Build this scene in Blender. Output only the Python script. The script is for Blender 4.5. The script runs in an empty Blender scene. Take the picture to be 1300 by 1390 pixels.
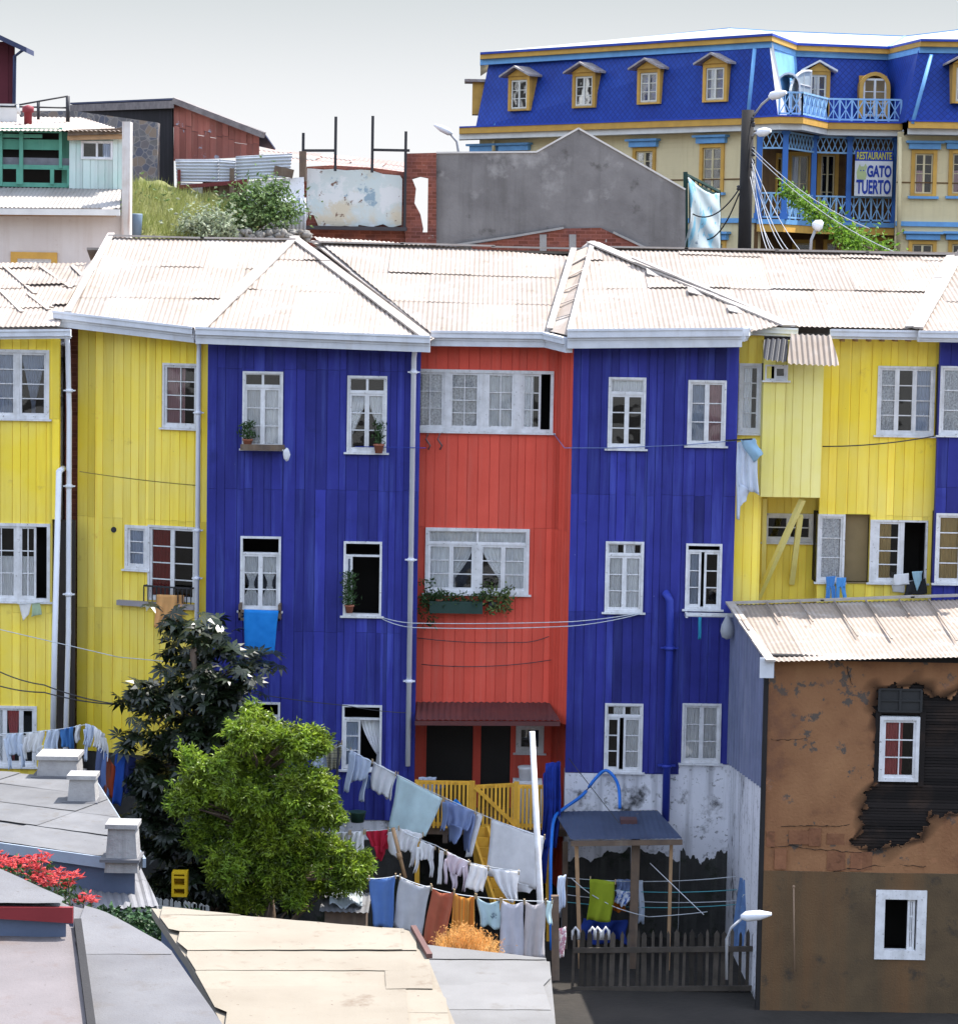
import bpy, math, random
from mathutils import Vector
R = random.Random(11)
D = bpy.data
SC = bpy.context.scene
COL = SC.collection
V = Vector
pi = math.pi

# ---------------------------------------------------------------- camera
CAM = V((0.0, -50.0, 12.5)); F = 3600.0
TH = math.atan(325/3600); RO = math.radians(1.0)
FW = V((0, math.cos(TH), -math.sin(TH)))
UP0 = V((0, math.sin(TH), math.cos(TH))); RT0 = V((1, 0, 0))
RT = RT0*math.cos(RO) + UP0*math.sin(RO)
UP = UP0*math.cos(RO) - RT0*math.sin(RO)
def ray(px, py): return FW + RT*((px-650)/F) + UP*((695-py)/F)
def P(px, py, Y):
    d = ray(px, py); return CAM + d*((Y-CAM.y)/d.y)
def PZ(px, py, z):
    d = ray(px, py); return CAM + d*((z-CAM.z)/d.z)
def PPL(px, py, o, n):
    d = ray(px, py); return CAM + d*((o-CAM).dot(n)/d.dot(n))
cam = D.objects.new('camera', D.cameras.new('camera')); COL.objects.link(cam)
from mathutils import Matrix
m = Matrix((RT, UP, -FW)).transposed().to_4x4(); m.translation = CAM
cam.matrix_world = m
cam.data.sensor_fit = 'HORIZONTAL'; cam.data.sensor_width = 36; cam.data.lens = 36*F/1300
cam.data.clip_end = 5000; cam.data.clip_start = .5
SC.camera = cam

# ---------------------------------------------------------------- mesh builder
BASE = {}
class MB:
    def __init__(s): s.v=[]; s.f=[]; s.t=[]; s.sm=[]; s.uv={}
    def add(s, vs, fs, tint=.5, smooth=False):
        b = len(s.v); s.v += [V(p) for p in vs]
        for f in fs: s.f.append(tuple(b+i for i in f)); s.t.append(tint); s.sm.append(smooth)
    def quad(s, a, b, c, d, tint=.5, uv=None):
        s.add([a,b,c,d], [(0,1,2,3)], tint)
        if uv: s.uv[len(s.f)-1] = uv
    def hexa(s, p, tint=.5):
        s.add(p, [(0,3,2,1),(4,5,6,7),(0,1,5,4),(1,2,6,5),(2,3,7,6),(3,0,4,7)], tint)
    def box(s, x0,x1,y0,y1,z0,z1, tint=.5):
        s.hexa([(x0,y0,z0),(x1,y0,z0),(x1,y1,z0),(x0,y1,z0),(x0,y0,z1),(x1,y0,z1),(x1,y1,z1),(x0,y1,z1)], tint)
    def prism(s, pts, vec, tint=.5):
        n = len(pts); vec = V(vec); a = [V(p) for p in pts]
        s.add(a+[p+vec for p in a], [tuple(range(n))[::-1], tuple(range(n,2*n))]+[(i,(i+1)%n,n+(i+1)%n,n+i) for i in range(n)], tint)
    def bar(s, a, b, w, h=None, up=(0,0,1), tint=.5):
        a=V(a); b=V(b); h = h or w; d=(b-a).normalized(); up=V(up)
        if abs(d.dot(up))>.98: up=V((0,1,0))
        x = d.cross(up).normalized()*w/2; y = x.cross(d).normalized()*h/2
        s.hexa([a-x-y,a+x-y,a+x+y,a-x+y,b-x-y,b+x-y,b+x+y,b-x+y], tint)
    def tube(s, path, r, n=8, tint=.5):
        path=[V(p) for p in path]; k=len(path); rr = r if isinstance(r,(list,tuple)) else [r]*k
        vs=[]; ref=V((.31,.2,.93))
        for i,p in enumerate(path):
            d=(path[min(i+1,k-1)]-path[max(i-1,0)]).normalized()
            if abs(d.dot(ref))>.95: ref=V((.9,.3,.1))
            x=d.cross(ref).normalized(); y=d.cross(x)
            vs += [p+(x*math.cos(2*pi*j/n)+y*math.sin(2*pi*j/n))*rr[i] for j in range(n)]
        fs=[(i*n+j,i*n+(j+1)%n,(i+1)*n+(j+1)%n,(i+1)*n+j) for i in range(k-1) for j in range(n)]
        s.add(vs, fs, tint, n>4)
        s.add([], [tuple(len(s.v)-len(vs)+j-len(s.v) for j in range(n))[::-1]] if 0 else [], tint)
        b=len(s.v)-len(vs)
        s.f.append(tuple(b+j for j in range(n))[::-1]); s.t.append(tint); s.sm.append(False)
        s.f.append(tuple(b+(k-1)*n+j for j in range(n))); s.t.append(tint); s.sm.append(False)
    def lathe(s, c, prof, n=14, tint=.5):
        c=V(c); vs=[]; k=len(prof)
        for r,z in prof: vs += [c+V((r*math.cos(2*pi*j/n), r*math.sin(2*pi*j/n), z)) for j in range(n)]
        s.add(vs, [(i*n+j,i*n+(j+1)%n,(i+1)*n+(j+1)%n,(i+1)*n+j) for i in range(k-1) for j in range(n)]+[tuple(range(n))[::-1], tuple((k-1)*n+j for j in range(n))], tint, True)
    def grid(s, fn, nx, ny, tint=.5, smooth=True):
        vs=[fn(i/nx, j/ny) for j in range(ny+1) for i in range(nx+1)]
        s.add(vs, [(j*(nx+1)+i, j*(nx+1)+i+1, (j+1)*(nx+1)+i+1, (j+1)*(nx+1)+i) for j in range(ny) for i in range(nx)], tint, smooth)
    def ball(s, c, rx, ry, rz, n=10, k=6, jit=0):
        c=V(c); vs=[]
        for i in range(k+1):
            a=-pi/2+pi*i/k
            for j in range(n):
                q=1+R.uniform(-jit,jit); b=2*pi*j/n
                vs.append(c+V((rx*math.cos(a)*math.cos(b)*q, ry*math.cos(a)*math.sin(b)*q, rz*math.sin(a)*q)))
        s.add(vs,[(i*n+j,i*n+(j+1)%n,(i+1)*n+(j+1)%n,(i+1)*n+j) for i in range(k) for j in range(n)],.5,True)
    def build(s, name, mat, parent=None, loc=None, solid=0):
        if not s.v: return None
        if parent is not None: base = BASE[parent.name]
        else:
            if loc is None:
                xs=[p.x for p in s.v]; ys=[p.y for p in s.v]; zs=[p.z for p in s.v]
                loc=V(((min(xs)+max(xs))/2,(min(ys)+max(ys))/2,min(zs)))
            base = V(loc)
        me = D.meshes.new(name)
        me.from_pydata([p-base for p in s.v], [], s.f)
        me.polygons.foreach_set('use_smooth', s.sm)
        at = me.attributes.new('tint','FLOAT','FACE'); at.data.foreach_set('value', s.t)
        if s.uv:
            ul = me.uv_layers.new(name='UVMap')
            for fi,uv in s.uv.items():
                for li,c in zip(me.polygons[fi].loop_indices, uv): ul.data[li].uv = c
        me.materials.append(mat); me.update()
        o = D.objects.new(name, me); COL.objects.link(o)
        if parent is not None: o.parent = parent; BASE[o.name]=base
        else: o.location = base; BASE[o.name]=base
        if solid:
            md=o.modifiers.new('solid','SOLIDIFY'); md.thickness=solid; md.offset=0
        return o
def thing(name, label, cat, loc, group=None):
    o = D.objects.new(name, None); COL.objects.link(o); o.location = loc; o.empty_display_size=.3
    BASE[o.name]=V(loc); return tag(o,label,cat,group)
def tag(o, label=None, cat=None, group=None, kind=None):
    if label: o['label']=label
    if cat: o['category']=cat
    if group: o['group']=group
    if kind: o['kind']=kind
    return o
def solo(mb, name, mat, label, cat, group=None, solid=0):
    return tag(mb.build(name, mat, solid=solid), label, cat, group)

# ---------------------------------------------------------------- materials
def mat(name, col, rough=.75, col2=None, ns=1.5, nc=(.35,.7), streak=None, sk=.5, sscale=7, spots=None, sp=(.7,.72), spscale=6, bump=.15, bs=40, tk=.12, metal=0, spec=.3, trans=0, uvpat=None, pat=None):
    M = D.materials.new(name); M.use_nodes=True; nt=M.node_tree; N=nt.nodes; L=nt.links
    bs_=N['Principled BSDF']; out=N['Material Output']
    tc=N.new('ShaderNodeTexCoord')
    geo=N.new('ShaderNodeNewGeometry')
    co=geo.outputs['Position']
    def noise(scale, det=6, vec=None, ro=.6):
        n=N.new('ShaderNodeTexNoise'); n.inputs['Scale'].default_value=scale; n.inputs['Detail'].default_value=det; n.inputs['Roughness'].default_value=ro
        L.new(vec or co, n.inputs['Vector']); return n.outputs['Fac']
    def ramp(f,a,b):
        r=N.new('ShaderNodeMapRange'); r.inputs['From Min'].default_value=a; r.inputs['From Max'].default_value=b; r.clamp=True
        L.new(f,r.inputs['Value']); return r.outputs['Result']
    def mix(f,a,b,mode='MIX'):
        n=N.new('ShaderNodeMix'); n.data_type='RGBA'; n.blend_type=mode
        if isinstance(f,float): n.inputs['Factor'].default_value=f
        else: L.new(f,n.inputs['Factor'])
        for k,x in ((6,a),(7,b)):
            if isinstance(x,tuple): n.inputs[k].default_value=(*x,1)
            else: L.new(x,n.inputs[k])
        return n.outputs[2]
    c = tuple(col)
    c2 = tuple(col2) if col2 else tuple(x*.78 for x in col)
    c = mix(ramp(noise(ns),*nc), c, c2)
    if streak:
        mp=N.new('ShaderNodeMapping'); mp.inputs['Scale'].default_value=(1,1,.07); L.new(co,mp.inputs['Vector'])
        f=ramp(noise(sscale,5,mp.outputs[0]), .5, .78)
        mm=N.new('ShaderNodeMath'); mm.operation='MULTIPLY'; mm.inputs[1].default_value=sk; L.new(f,mm.inputs[0])
        c = mix(mm.outputs[0], c, tuple(streak))
    if spots:
        for k,(scol,lo,hi,ssc) in enumerate(spots if isinstance(spots,list) else [(spots,sp[0],sp[1],spscale)]):
            c = mix(ramp(noise(ssc,7,None,.65), lo, hi), c, tuple(scol))
    if pat=='brick':
        b=N.new('ShaderNodeTexBrick'); mp=N.new('ShaderNodeMapping'); mp.inputs['Rotation'].default_value=(pi/2,0,0); L.new(co,mp.inputs['Vector'])
        sx=N.new('ShaderNodeSeparateXYZ'); L.new(co,sx.inputs[0]); cx=N.new('ShaderNodeCombineXYZ'); ad=N.new('ShaderNodeMath'); L.new(sx.outputs[0],ad.inputs[0]); L.new(sx.outputs[1],ad.inputs[1]); L.new(ad.outputs[0],cx.inputs[0]); L.new(sx.outputs[2],cx.inputs[1])
        L.new(cx.outputs[0],b.inputs['Vector']); b.inputs['Scale'].default_value=1; b.inputs['Brick Width'].default_value=.24; b.inputs['Row Height'].default_value=.085; b.inputs['Mortar Size'].default_value=.009
        b.inputs['Color1'].default_value=(1,1,1,1); b.inputs['Color2'].default_value=(.6,.55,.5,1); b.inputs['Mortar'].default_value=(1.1,1.2,1.3,1)
        c = mix(1.0, c, b.outputs['Color'], 'MULTIPLY')
    if pat=='stone':
        vo=N.new('ShaderNodeTexVoronoi'); vo.inputs['Scale'].default_value=6.5; L.new(co,vo.inputs['Vector'])
        ve=N.new('ShaderNodeTexVoronoi'); ve.feature='DISTANCE_TO_EDGE'; ve.inputs['Scale'].default_value=6.5; L.new(co,ve.inputs['Vector'])
        hs=N.new('ShaderNodeSeparateColor'); L.new(vo.outputs['Color'],hs.inputs[0])
        c = mix(ramp(hs.outputs[0],.1,.9), c, (.10,.105,.13)); c = mix(ramp(hs.outputs[1],.6,.9), c, (.22,.17,.13)); c = mix(ramp(ve.outputs['Distance'],.08,.0), c, (.24,.22,.20))
    if uvpat=='scale':
        uvn=N.new('ShaderNodeUVMap'); mp=N.new('ShaderNodeMapping'); mp.inputs['Rotation'].default_value=(0,0,pi/4); L.new(uvn.outputs[0],mp.inputs[0])
        b=N.new('ShaderNodeTexBrick'); b.offset=0; L.new(mp.outputs[0],b.inputs['Vector']); b.inputs['Scale'].default_value=1; b.inputs['Brick Width'].default_value=.16; b.inputs['Row Height'].default_value=.16; b.inputs['Mortar Size'].default_value=.018; b.inputs['Mortar Smooth'].default_value=.8
        b.inputs['Color1'].default_value=(1,1,1,1); b.inputs['Color2'].default_value=(.75,.78,.85,1); b.inputs['Mortar'].default_value=(.45,.45,.5,1)
        c = mix(1.0, c, b.outputs['Color'], 'MULTIPLY')
    if pat=='lines':   # horizontal thin boards
        sx=N.new('ShaderNodeSeparateXYZ'); L.new(co,sx.inputs[0]); w=N.new('ShaderNodeMath'); w.operation='MULTIPLY'; w.inputs[1].default_value=1/.16; L.new(sx.outputs[2],w.inputs[0])
        fr=N.new('ShaderNodeMath'); fr.operation='FRACT'; L.new(w.outputs[0],fr.inputs[0])
        lineh=fr.outputs[0]
    at=N.new('ShaderNodeAttribute'); at.attribute_name='tint'
    r=N.new('ShaderNodeMapRange'); r.clamp=False; r.inputs['To Min'].default_value=1-tk; r.inputs['To Max'].default_value=1+tk; L.new(at.outputs['Fac'],r.inputs['Value'])
    cb=N.new('ShaderNodeVectorMath'); cb.operation='SCALE'; L.new(c,cb.inputs[0]); L.new(r.outputs[0],cb.inputs['Scale'])
    c=cb.outputs[0]
    L.new(c,bs_.inputs['Base Color'])
    bs_.inputs['Roughness'].default_value=rough; bs_.inputs['Metallic'].default_value=metal
    bs_.inputs['Specular IOR Level'].default_value=spec
    if bump:
        bn=N.new('ShaderNodeBump'); bn.inputs['Strength'].default_value=bump; bn.inputs['Distance'].default_value=.02
        L.new(noise(bs,4),bn.inputs['Height'])
        if pat=='lines':
            b2=N.new('ShaderNodeBump'); b2.inputs['Strength'].default_value=.6; b2.inputs['Distance'].default_value=.02; L.new(lineh,b2.inputs['Height']); L.new(bn.outputs[0],b2.inputs['Normal']); bn=b2
        L.new(bn.outputs[0],bs_.inputs['Normal'])
    if trans:
        tr=N.new('ShaderNodeBsdfTranslucent'); L.new(c,tr.inputs['Color']); ms=N.new('ShaderNodeMixShader'); ms.inputs[0].default_value=trans
        L.new(bs_.outputs[0],ms.inputs[1]); L.new(tr.outputs[0],ms.inputs[2]); L.new(ms.outputs[0],out.inputs['Surface'])
    return M
def glassmat():
    M=D.materials.new('window_glass'); M.use_nodes=True; nt=M.node_tree; N=nt.nodes; L=nt.links
    N.remove(N['Principled BSDF']); out=N['Material Output']
    tr=N.new('ShaderNodeBsdfTransparent'); tr.inputs[0].default_value=(.97,.98,.98,1)
    gl=N.new('ShaderNodeBsdfGlossy'); gl.inputs['Roughness'].default_value=.02
    fr=N.new('ShaderNodeFresnel'); fr.inputs['IOR'].default_value=1.5
    nz=N.new('ShaderNodeTexNoise'); nz.inputs['Scale'].default_value=1.2; ge=N.new('ShaderNodeNewGeometry'); L.new(ge.outputs['Position'],nz.inputs['Vector'])
    bn=N.new('ShaderNodeBump'); bn.inputs['Strength'].default_value=.25; bn.inputs['Distance'].default_value=.05; L.new(nz.outputs['Fac'],bn.inputs['Height'])
    L.new(bn.outputs[0],gl.inputs['Normal'])
    mx=N.new('ShaderNodeMixShader'); L.new(fr.outputs[0],mx.inputs[0]); L.new(tr.outputs[0],mx.inputs[1]); L.new(gl.outputs[0],mx.inputs[2]); L.new(mx.outputs[0],out.inputs['Surface'])
    return M
GLASS=glassmat()
M_={}
def G(name,*a,**k):
    if name not in M_: M_[name]=mat(name,*a,**k)
    return M_[name]
yel=G('yellow_board_paint',(.95,.715,.055),.6,(.92,.74,.16),ns=.45,nc=(.38,.62),streak=(.66,.43,.04),sk=.5,spots=[((.55,.36,.08),.62,.8,2.3),((.3,.2,.08),.72,.76,10)],tk=.09)
yelpale=G('faded_yellow_paint',(.82,.73,.27),.65,(.80,.70,.16),ns=.6,nc=(.4,.62),streak=(.64,.50,.14),sk=.5,tk=.06)
blu=G('blue_board_paint',(.029,.034,.245),.65,(.019,.023,.18),ns=1.1,streak=(.06,.085,.36),sk=.8,spots=[((.42,.45,.60),.735,.75,9),((.014,.02,.13),.6,.78,1.7)],tk=.2,spec=.25)
red=G('red_board_paint',(.70,.098,.062),.6,(.60,.075,.046),ns=.8,streak=(.62,.14,.10),sk=.6,spots=[((.25,.03,.03),.72,.8,4)],tk=.09,spec=.25)
wht=G('chipped_white_paint',(.74,.74,.75),.65,(.56,.56,.56),ns=5,streak=(.40,.38,.35),sk=.45,sscale=12,spots=[((.20,.18,.16),.64,.67,20)],tk=.06)
whtmetal=G('white_gutter_metal',(.66,.68,.72),.55,(.54,.56,.60),ns=3,streak=(.4,.36,.32),sk=.3,spots=[((.3,.17,.1),.74,.77,16)])
roofm=G('whitewashed_corrugated_iron',(.315,.262,.222),.75,(.265,.215,.175),ns=.9,streak=(.40,.36,.33),sk=.5,sscale=5,spots=[((.40,.365,.335),.54,.70,1.1),((.19,.14,.11),.60,.74,2.1),((.17,.085,.055),.66,.74,6)],tk=.18,bump=.05)
roofg=G('grey_fibre_roofing',(.15,.15,.155),.9,(.11,.11,.115),ns=1.4,streak=(.12,.115,.11),sk=.4,spots=[((.11,.10,.09),.56,.72,3),((.07,.06,.05),.66,.70,13)],tk=.08)
roofc=G('cream_fibre_roofing',(.235,.205,.16),.9,(.20,.17,.13),ns=.9,spots=[((.14,.10,.07),.58,.74,2.6),((.09,.06,.045),.66,.70,14)],tk=.06)
flash=G('pale_ridge_flashing',(.40,.37,.34),.75,(.31,.27,.24),ns=4)
room=G('dim_room_plaster',(.02,.018,.016),.9,bump=0)  # near-black colour stands in for the darkness of unlit rooms
cur=G('white_curtain_cloth',(.90,.90,.91),.9,(.80,.80,.84),ns=5,trans=.12,bump=0,tk=.16)
curpink=G('pink_curtain_cloth',(.62,.36,.38),.9,trans=.3,bump=0)
curlace=G('lace_curtain_cloth',(.88,.88,.90),.9,(.50,.50,.54),ns=30,nc=(.42,.62),trans=.15,bump=0)
curred=G('dark_red_curtain_cloth',(.26,.03,.025),.9,trans=.2,bump=0)
curcoral=G('coral_curtain_cloth',(.75,.18,.17),.9,trans=.3,bump=0)
curblue=G('pale_blue_curtain_cloth',(.55,.62,.78),.9,trans=.3,bump=0)
brick=G('old_brick',(.26,.085,.055),.9,(.16,.06,.05),ns=3,spots=[((.35,.3,.27),.66,.72,5)],pat='brick',bump=.5,bs=25)
plas=G('stained_white_plaster',(.76,.76,.80),.9,(.62,.62,.66),ns=.9,streak=(.13,.13,.14),sk=.85,sscale=3.4,spots=[((.07,.07,.075),.56,.66,1.3),((.3,.3,.31),.6,.64,11)],bump=.4)
wood=G('weathered_wood',(.16,.11,.075),.85,(.10,.075,.06),ns=4,streak=(.25,.2,.15),sk=.6,tk=.25)
woodl=G('light_timber',(.42,.26,.14),.8,(.32,.2,.11),ns=4,tk=.2)
dkstone=G('dark_damp_stone',(.05,.048,.045),.95,(.03,.03,.028),ns=2.2,streak=(.09,.09,.08),sk=.5,spots=[((.02,.025,.015),.55,.65,3)],bump=1,bs=6)  # mouldy stone; the same dark colour also stands in for shade
blk=G('black_tarred_wood',(.022,.020,.020),.85,bump=.3)
blkm=G('black_iron',(.03,.03,.035),.55)
terra=G('terracotta',(.36,.13,.08),.85)
pvc=G('white_plastic_pipe',(.76,.78,.84),.45,(.70,.72,.78),ns=3)
green=G('pot_plant_leaf',(.05,.10,.03),.6,(.03,.06,.02),ns=6,trans=.25,tk=.4,bump=0)
rust=G('rusty_iron',(.36,.12,.09),.8,(.26,.10,.08),ns=1.3,streak=(.50,.24,.18),sk=.7,spots=[((.35,.36,.42),.62,.66,2.5)],tk=.25)

# ---------------------------------------------------------------- walls and openings
class Wall:
    def __init__(s, A, B):
        s.A=V((A[0],A[1],0)); B=V((B[0],B[1],0)); s.len=(B-s.A).length; s.u=(B-s.A)/s.len; s.n=V((-s.u.y,s.u.x,0)); s.holes=[]
    def pt(s,a,d,z): p=s.A+s.u*a+s.n*d; return V((p.x,p.y,z))
    def box(s,mb,a0,a1,d0,d1,z0,z1,tint=.5):
        q=s.pt; mb.hexa([q(a0,d0,z0),q(a1,d0,z0),q(a1,d1,z0),q(a0,d1,z0),q(a0,d0,z1),q(a1,d0,z1),q(a1,d1,z1),q(a0,d1,z1)],tint)
    def hit(s,px,py):
        p=PPL(px,py,s.A,s.n); return (p-s.A).dot(s.u), p.z
    def rect(s,x0,y0,x1,y1):
        cx,cy=(x0+x1)/2,(y0+y1)/2
        return s.hit(x0,cy)[0], s.hit(x1,cy)[0], s.hit(cx,y1)[1], s.hit(cx,y0)[1]
def pw(px0,py0,Y0,px1,py1,Y1):
    a=P(px0,py0,Y0); b=P(px1,py1,Y1); return Wall((a.x,a.y),(b.x,b.y))
def boards(mb, w, ztop, zbot, bw=.18, gap=.012, joints=(), a0=0, a1=None, th=.14, extra=(), jit=.3):
    a1 = w.len if a1 is None else a1
    zt = ztop if callable(ztop) else (lambda a: ztop)
    zb = zbot if callable(zbot) else (lambda a: zbot)
    holes = list(w.holes)+list(extra)
    a=a0
    while a<a1-1e-4:
        b=min(a+bw*(1+R.uniform(-jit,jit)), a1)
        if a1-b<bw*.3: b=a1
        js=[j+R.uniform(-.012,.012) for j in joints if R.random()<.8]
        e=b-gap if b<a1 else b
        def strip(c0,c1,d0,ts):
            cuts=sorted({c0,c1}|{h[k] for h in holes for k in (0,1) if c0<h[k]<c1})
            for p,q in zip(cuts,cuts[1:]):
                m=(p+q)/2; iv=[(zb(m),zt(m))]
                for h in holes:
                    if h[0]<m<h[1]:
                        nv=[]
                        for lo,hi in iv:
                            if h[3]<=lo or h[2]>=hi: nv.append((lo,hi)); continue
                            if h[2]>lo: nv.append((lo,h[2]))
                            if h[3]<hi: nv.append((h[3],hi))
                        iv=nv
                for lo,hi in iv:
                    if ts:
                        zz=[lo]+[j for j in sorted(js) if lo+.05<j<hi-.05]+[hi]
                        for k,(l,h2) in enumerate(zip(zz,zz[1:])):
                            w.box(mb,p,q,d0+R.uniform(-.002,.002),th,l+(.004 if k else 0),h2,R.random() if R.random()>.07 else R.choice((-.5,1.4)))
                    else: w.box(mb,p,q,d0,th,lo,hi,.3)
        strip(a,e,0,True)
        if e<b: strip(e,b,.016,False)
        a=b
def curtain(mb, w, a0,a1,z0,z1, d, kind='full', n=None):
    W=a1-a0; H=z1-z0
    folds=max(3,int(W/.07)); ph=R.uniform(0,6); sd=R.uniform(-1,1)
    def lr(t):   # t=0 top,1 bottom -> left,right fraction
        if kind=='hour': k=.5-.36*math.exp(-((t-.55)/.2)**2); return .5-k,.5+k
        if kind=='tl': return 0, 1-.85*min(1,(t/.75))**1.5 if t<.75 else .15+.2*(t-.75)
        if kind=='tr': q=1-.85*min(1,(t/.75))**1.5 if t<.75 else .15+.2*(t-.75); return 1-q,1
        if kind=='l': return 0,.62
        if kind=='r': return .38,1
        if kind=='vee': k=.5-.42*min(1,t/.8); return .5-k,.5+k
        return 0,1
    if kind=='half': z1=z0+H*.58; H=z1-z0; kind='full'
    def fn(u,t):
        l,r=lr(t); a=a0+W*(l+(r-l)*u)
        return w.pt(a, d+.022*math.sin(u*folds*2*pi+ph+sd*t*1.5)*(.5+.5*t), z1-H*t)
    mb.grid(fn, folds*6, 12, tint=R.random())
def sashes(w, rc, spec, tr=None, fw=.05, FR=None, GL=None, CU=None, proud=.03, sw=.042, mw=.02, barew=False):
    """rc=(s0,s1,z0,z1); spec=list of dict(f=(x0,x1),c=cols,r=rows,k=kind,m=curtain material,open=bool)"""
    s0,s1,z0,z1=rc; W=s1-s0
    w.box(FR,s0,s0+fw,-proud,.09,z0,z1); w.box(FR,s1-fw,s1,-proud,.09,z0,z1)
    w.box(FR,s0+fw,s1-fw,-proud+.002,.09,z0,z0+fw); w.box(FR,s0+fw,s1-fw,-proud+.002,.09,z1-fw,z1)
    i0,i1,b0,b1=s0+fw,s1-fw,z0+fw,z1-fw
    def lights(a0,a1,c0,c1,c,r,kind,cm,sw=sw):
        w.box(FR,a0,a0+sw,.0,.045,c0,c1,R.random()); w.box(FR,a1-sw,a1,.0,.045,c0,c1,R.random())
        w.box(FR,a0+sw,a1-sw,.002,.045,c0,c0+sw*1.2); w.box(FR,a0+sw,a1-sw,.002,.045,c1-sw,c1)
        for k in range(1,c): x=a0+sw+(a1-a0-2*sw)*k/c; w.box(FR,x-mw/2,x+mw/2,.008,.04,c0+sw,c1-sw)
        for k in range(1,r): z=c0+sw*1.2+(c1-c0-2.2*sw)*k/r; w.box(FR,a0+sw,a1-sw,.01,.038,z-mw/2,z+mw/2)
        w.box(GL,a0+sw*.6,a1-sw*.6,.022,.026,c0+sw*.6,c1-sw*.6)
        if kind: curtain(CU.setdefault(cm,MB()),w,a0+.01,a1-.01,c0+.01,c1-.005,.055,kind)
    if tr:
        zt=b1-(b1-b0)*tr['h']
        w.box(FR,i0,i1,-.01,.085,zt-.035,zt)
        if tr.get('g',True):
            n=tr.get('n',2)
            for k in range(n): lights(i0+(i1-i0)*k/n,i0+(i1-i0)*(k+1)/n,zt,b1,1,1,tr.get('k'),tr.get('m',cur),sw=.022)
        elif tr.get('k'): curtain(CU.setdefault(cur,MB()),w,i0,i1,zt,b1,.1,tr['k'])
        b1=zt-.035
    for sp in spec:
        a0=i0+(i1-i0)*sp['f'][0]; a1=i0+(i1-i0)*sp['f'][1]
        if sp.get('post'): w.box(FR,a0,a1,-.015,.08,b0,b1); continue
        if sp.get('gone'):
            if sp.get('k'): curtain(CU.setdefault(sp.get('m',cur),MB()),w,a0,a1,b0,b1,.14,sp['k'])
            continue
        lights(a0,a1,b0,b1,sp.get('c',1),sp.get('r',3),sp.get('k'),sp.get('m',cur))
        if sp.get('ajar'):
            pass
def window(house, w, px, spec, tr=None, fw=.042, fm=None, sill=True, name='window', rmat=None, depth=.9, sillp=.07, hole=True, proud=.03):
    rc=w.rect(*px) if len(px)==4 and px[0]>-900 else px
    if hole: w.holes.append(rc)
    FR,GL,CU=MB(),MB(),{}
    sashes(w,rc,spec,tr,fw,FR,GL,CU,proud)
    o=FR.build(name, fm or wht, house)
    if GL.v: GL.build('pane',GLASS,o)
    for m_,mb in CU.items(): mb.build('curtain',m_,o)
    s0,s1,z0,z1=rc
    rm=MB(); e=.02; q=w.pt
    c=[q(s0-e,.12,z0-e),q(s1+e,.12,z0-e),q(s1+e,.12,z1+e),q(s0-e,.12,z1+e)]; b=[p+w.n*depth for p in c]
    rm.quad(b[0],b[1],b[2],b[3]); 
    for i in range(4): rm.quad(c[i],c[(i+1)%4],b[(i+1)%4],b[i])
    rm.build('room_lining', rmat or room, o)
    if sill:
        sb=MB(); w.box(sb,s0-.05,s1+.05,-sillp,.02,z0-.035,z0-.002); sb.build('sill',fm or wht,o)
    return o
S2=[dict(f=(0,.5)),dict(f=(.5,1))]
def two(k1='full',k2='full',r=3,m1=None,m2=None,c=1): return [dict(f=(0,.5),r=r,c=c,k=k1,m=m1 or cur),dict(f=(.5,1),r=r,c=c,k=k2,m=m2 or cur)]

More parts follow.
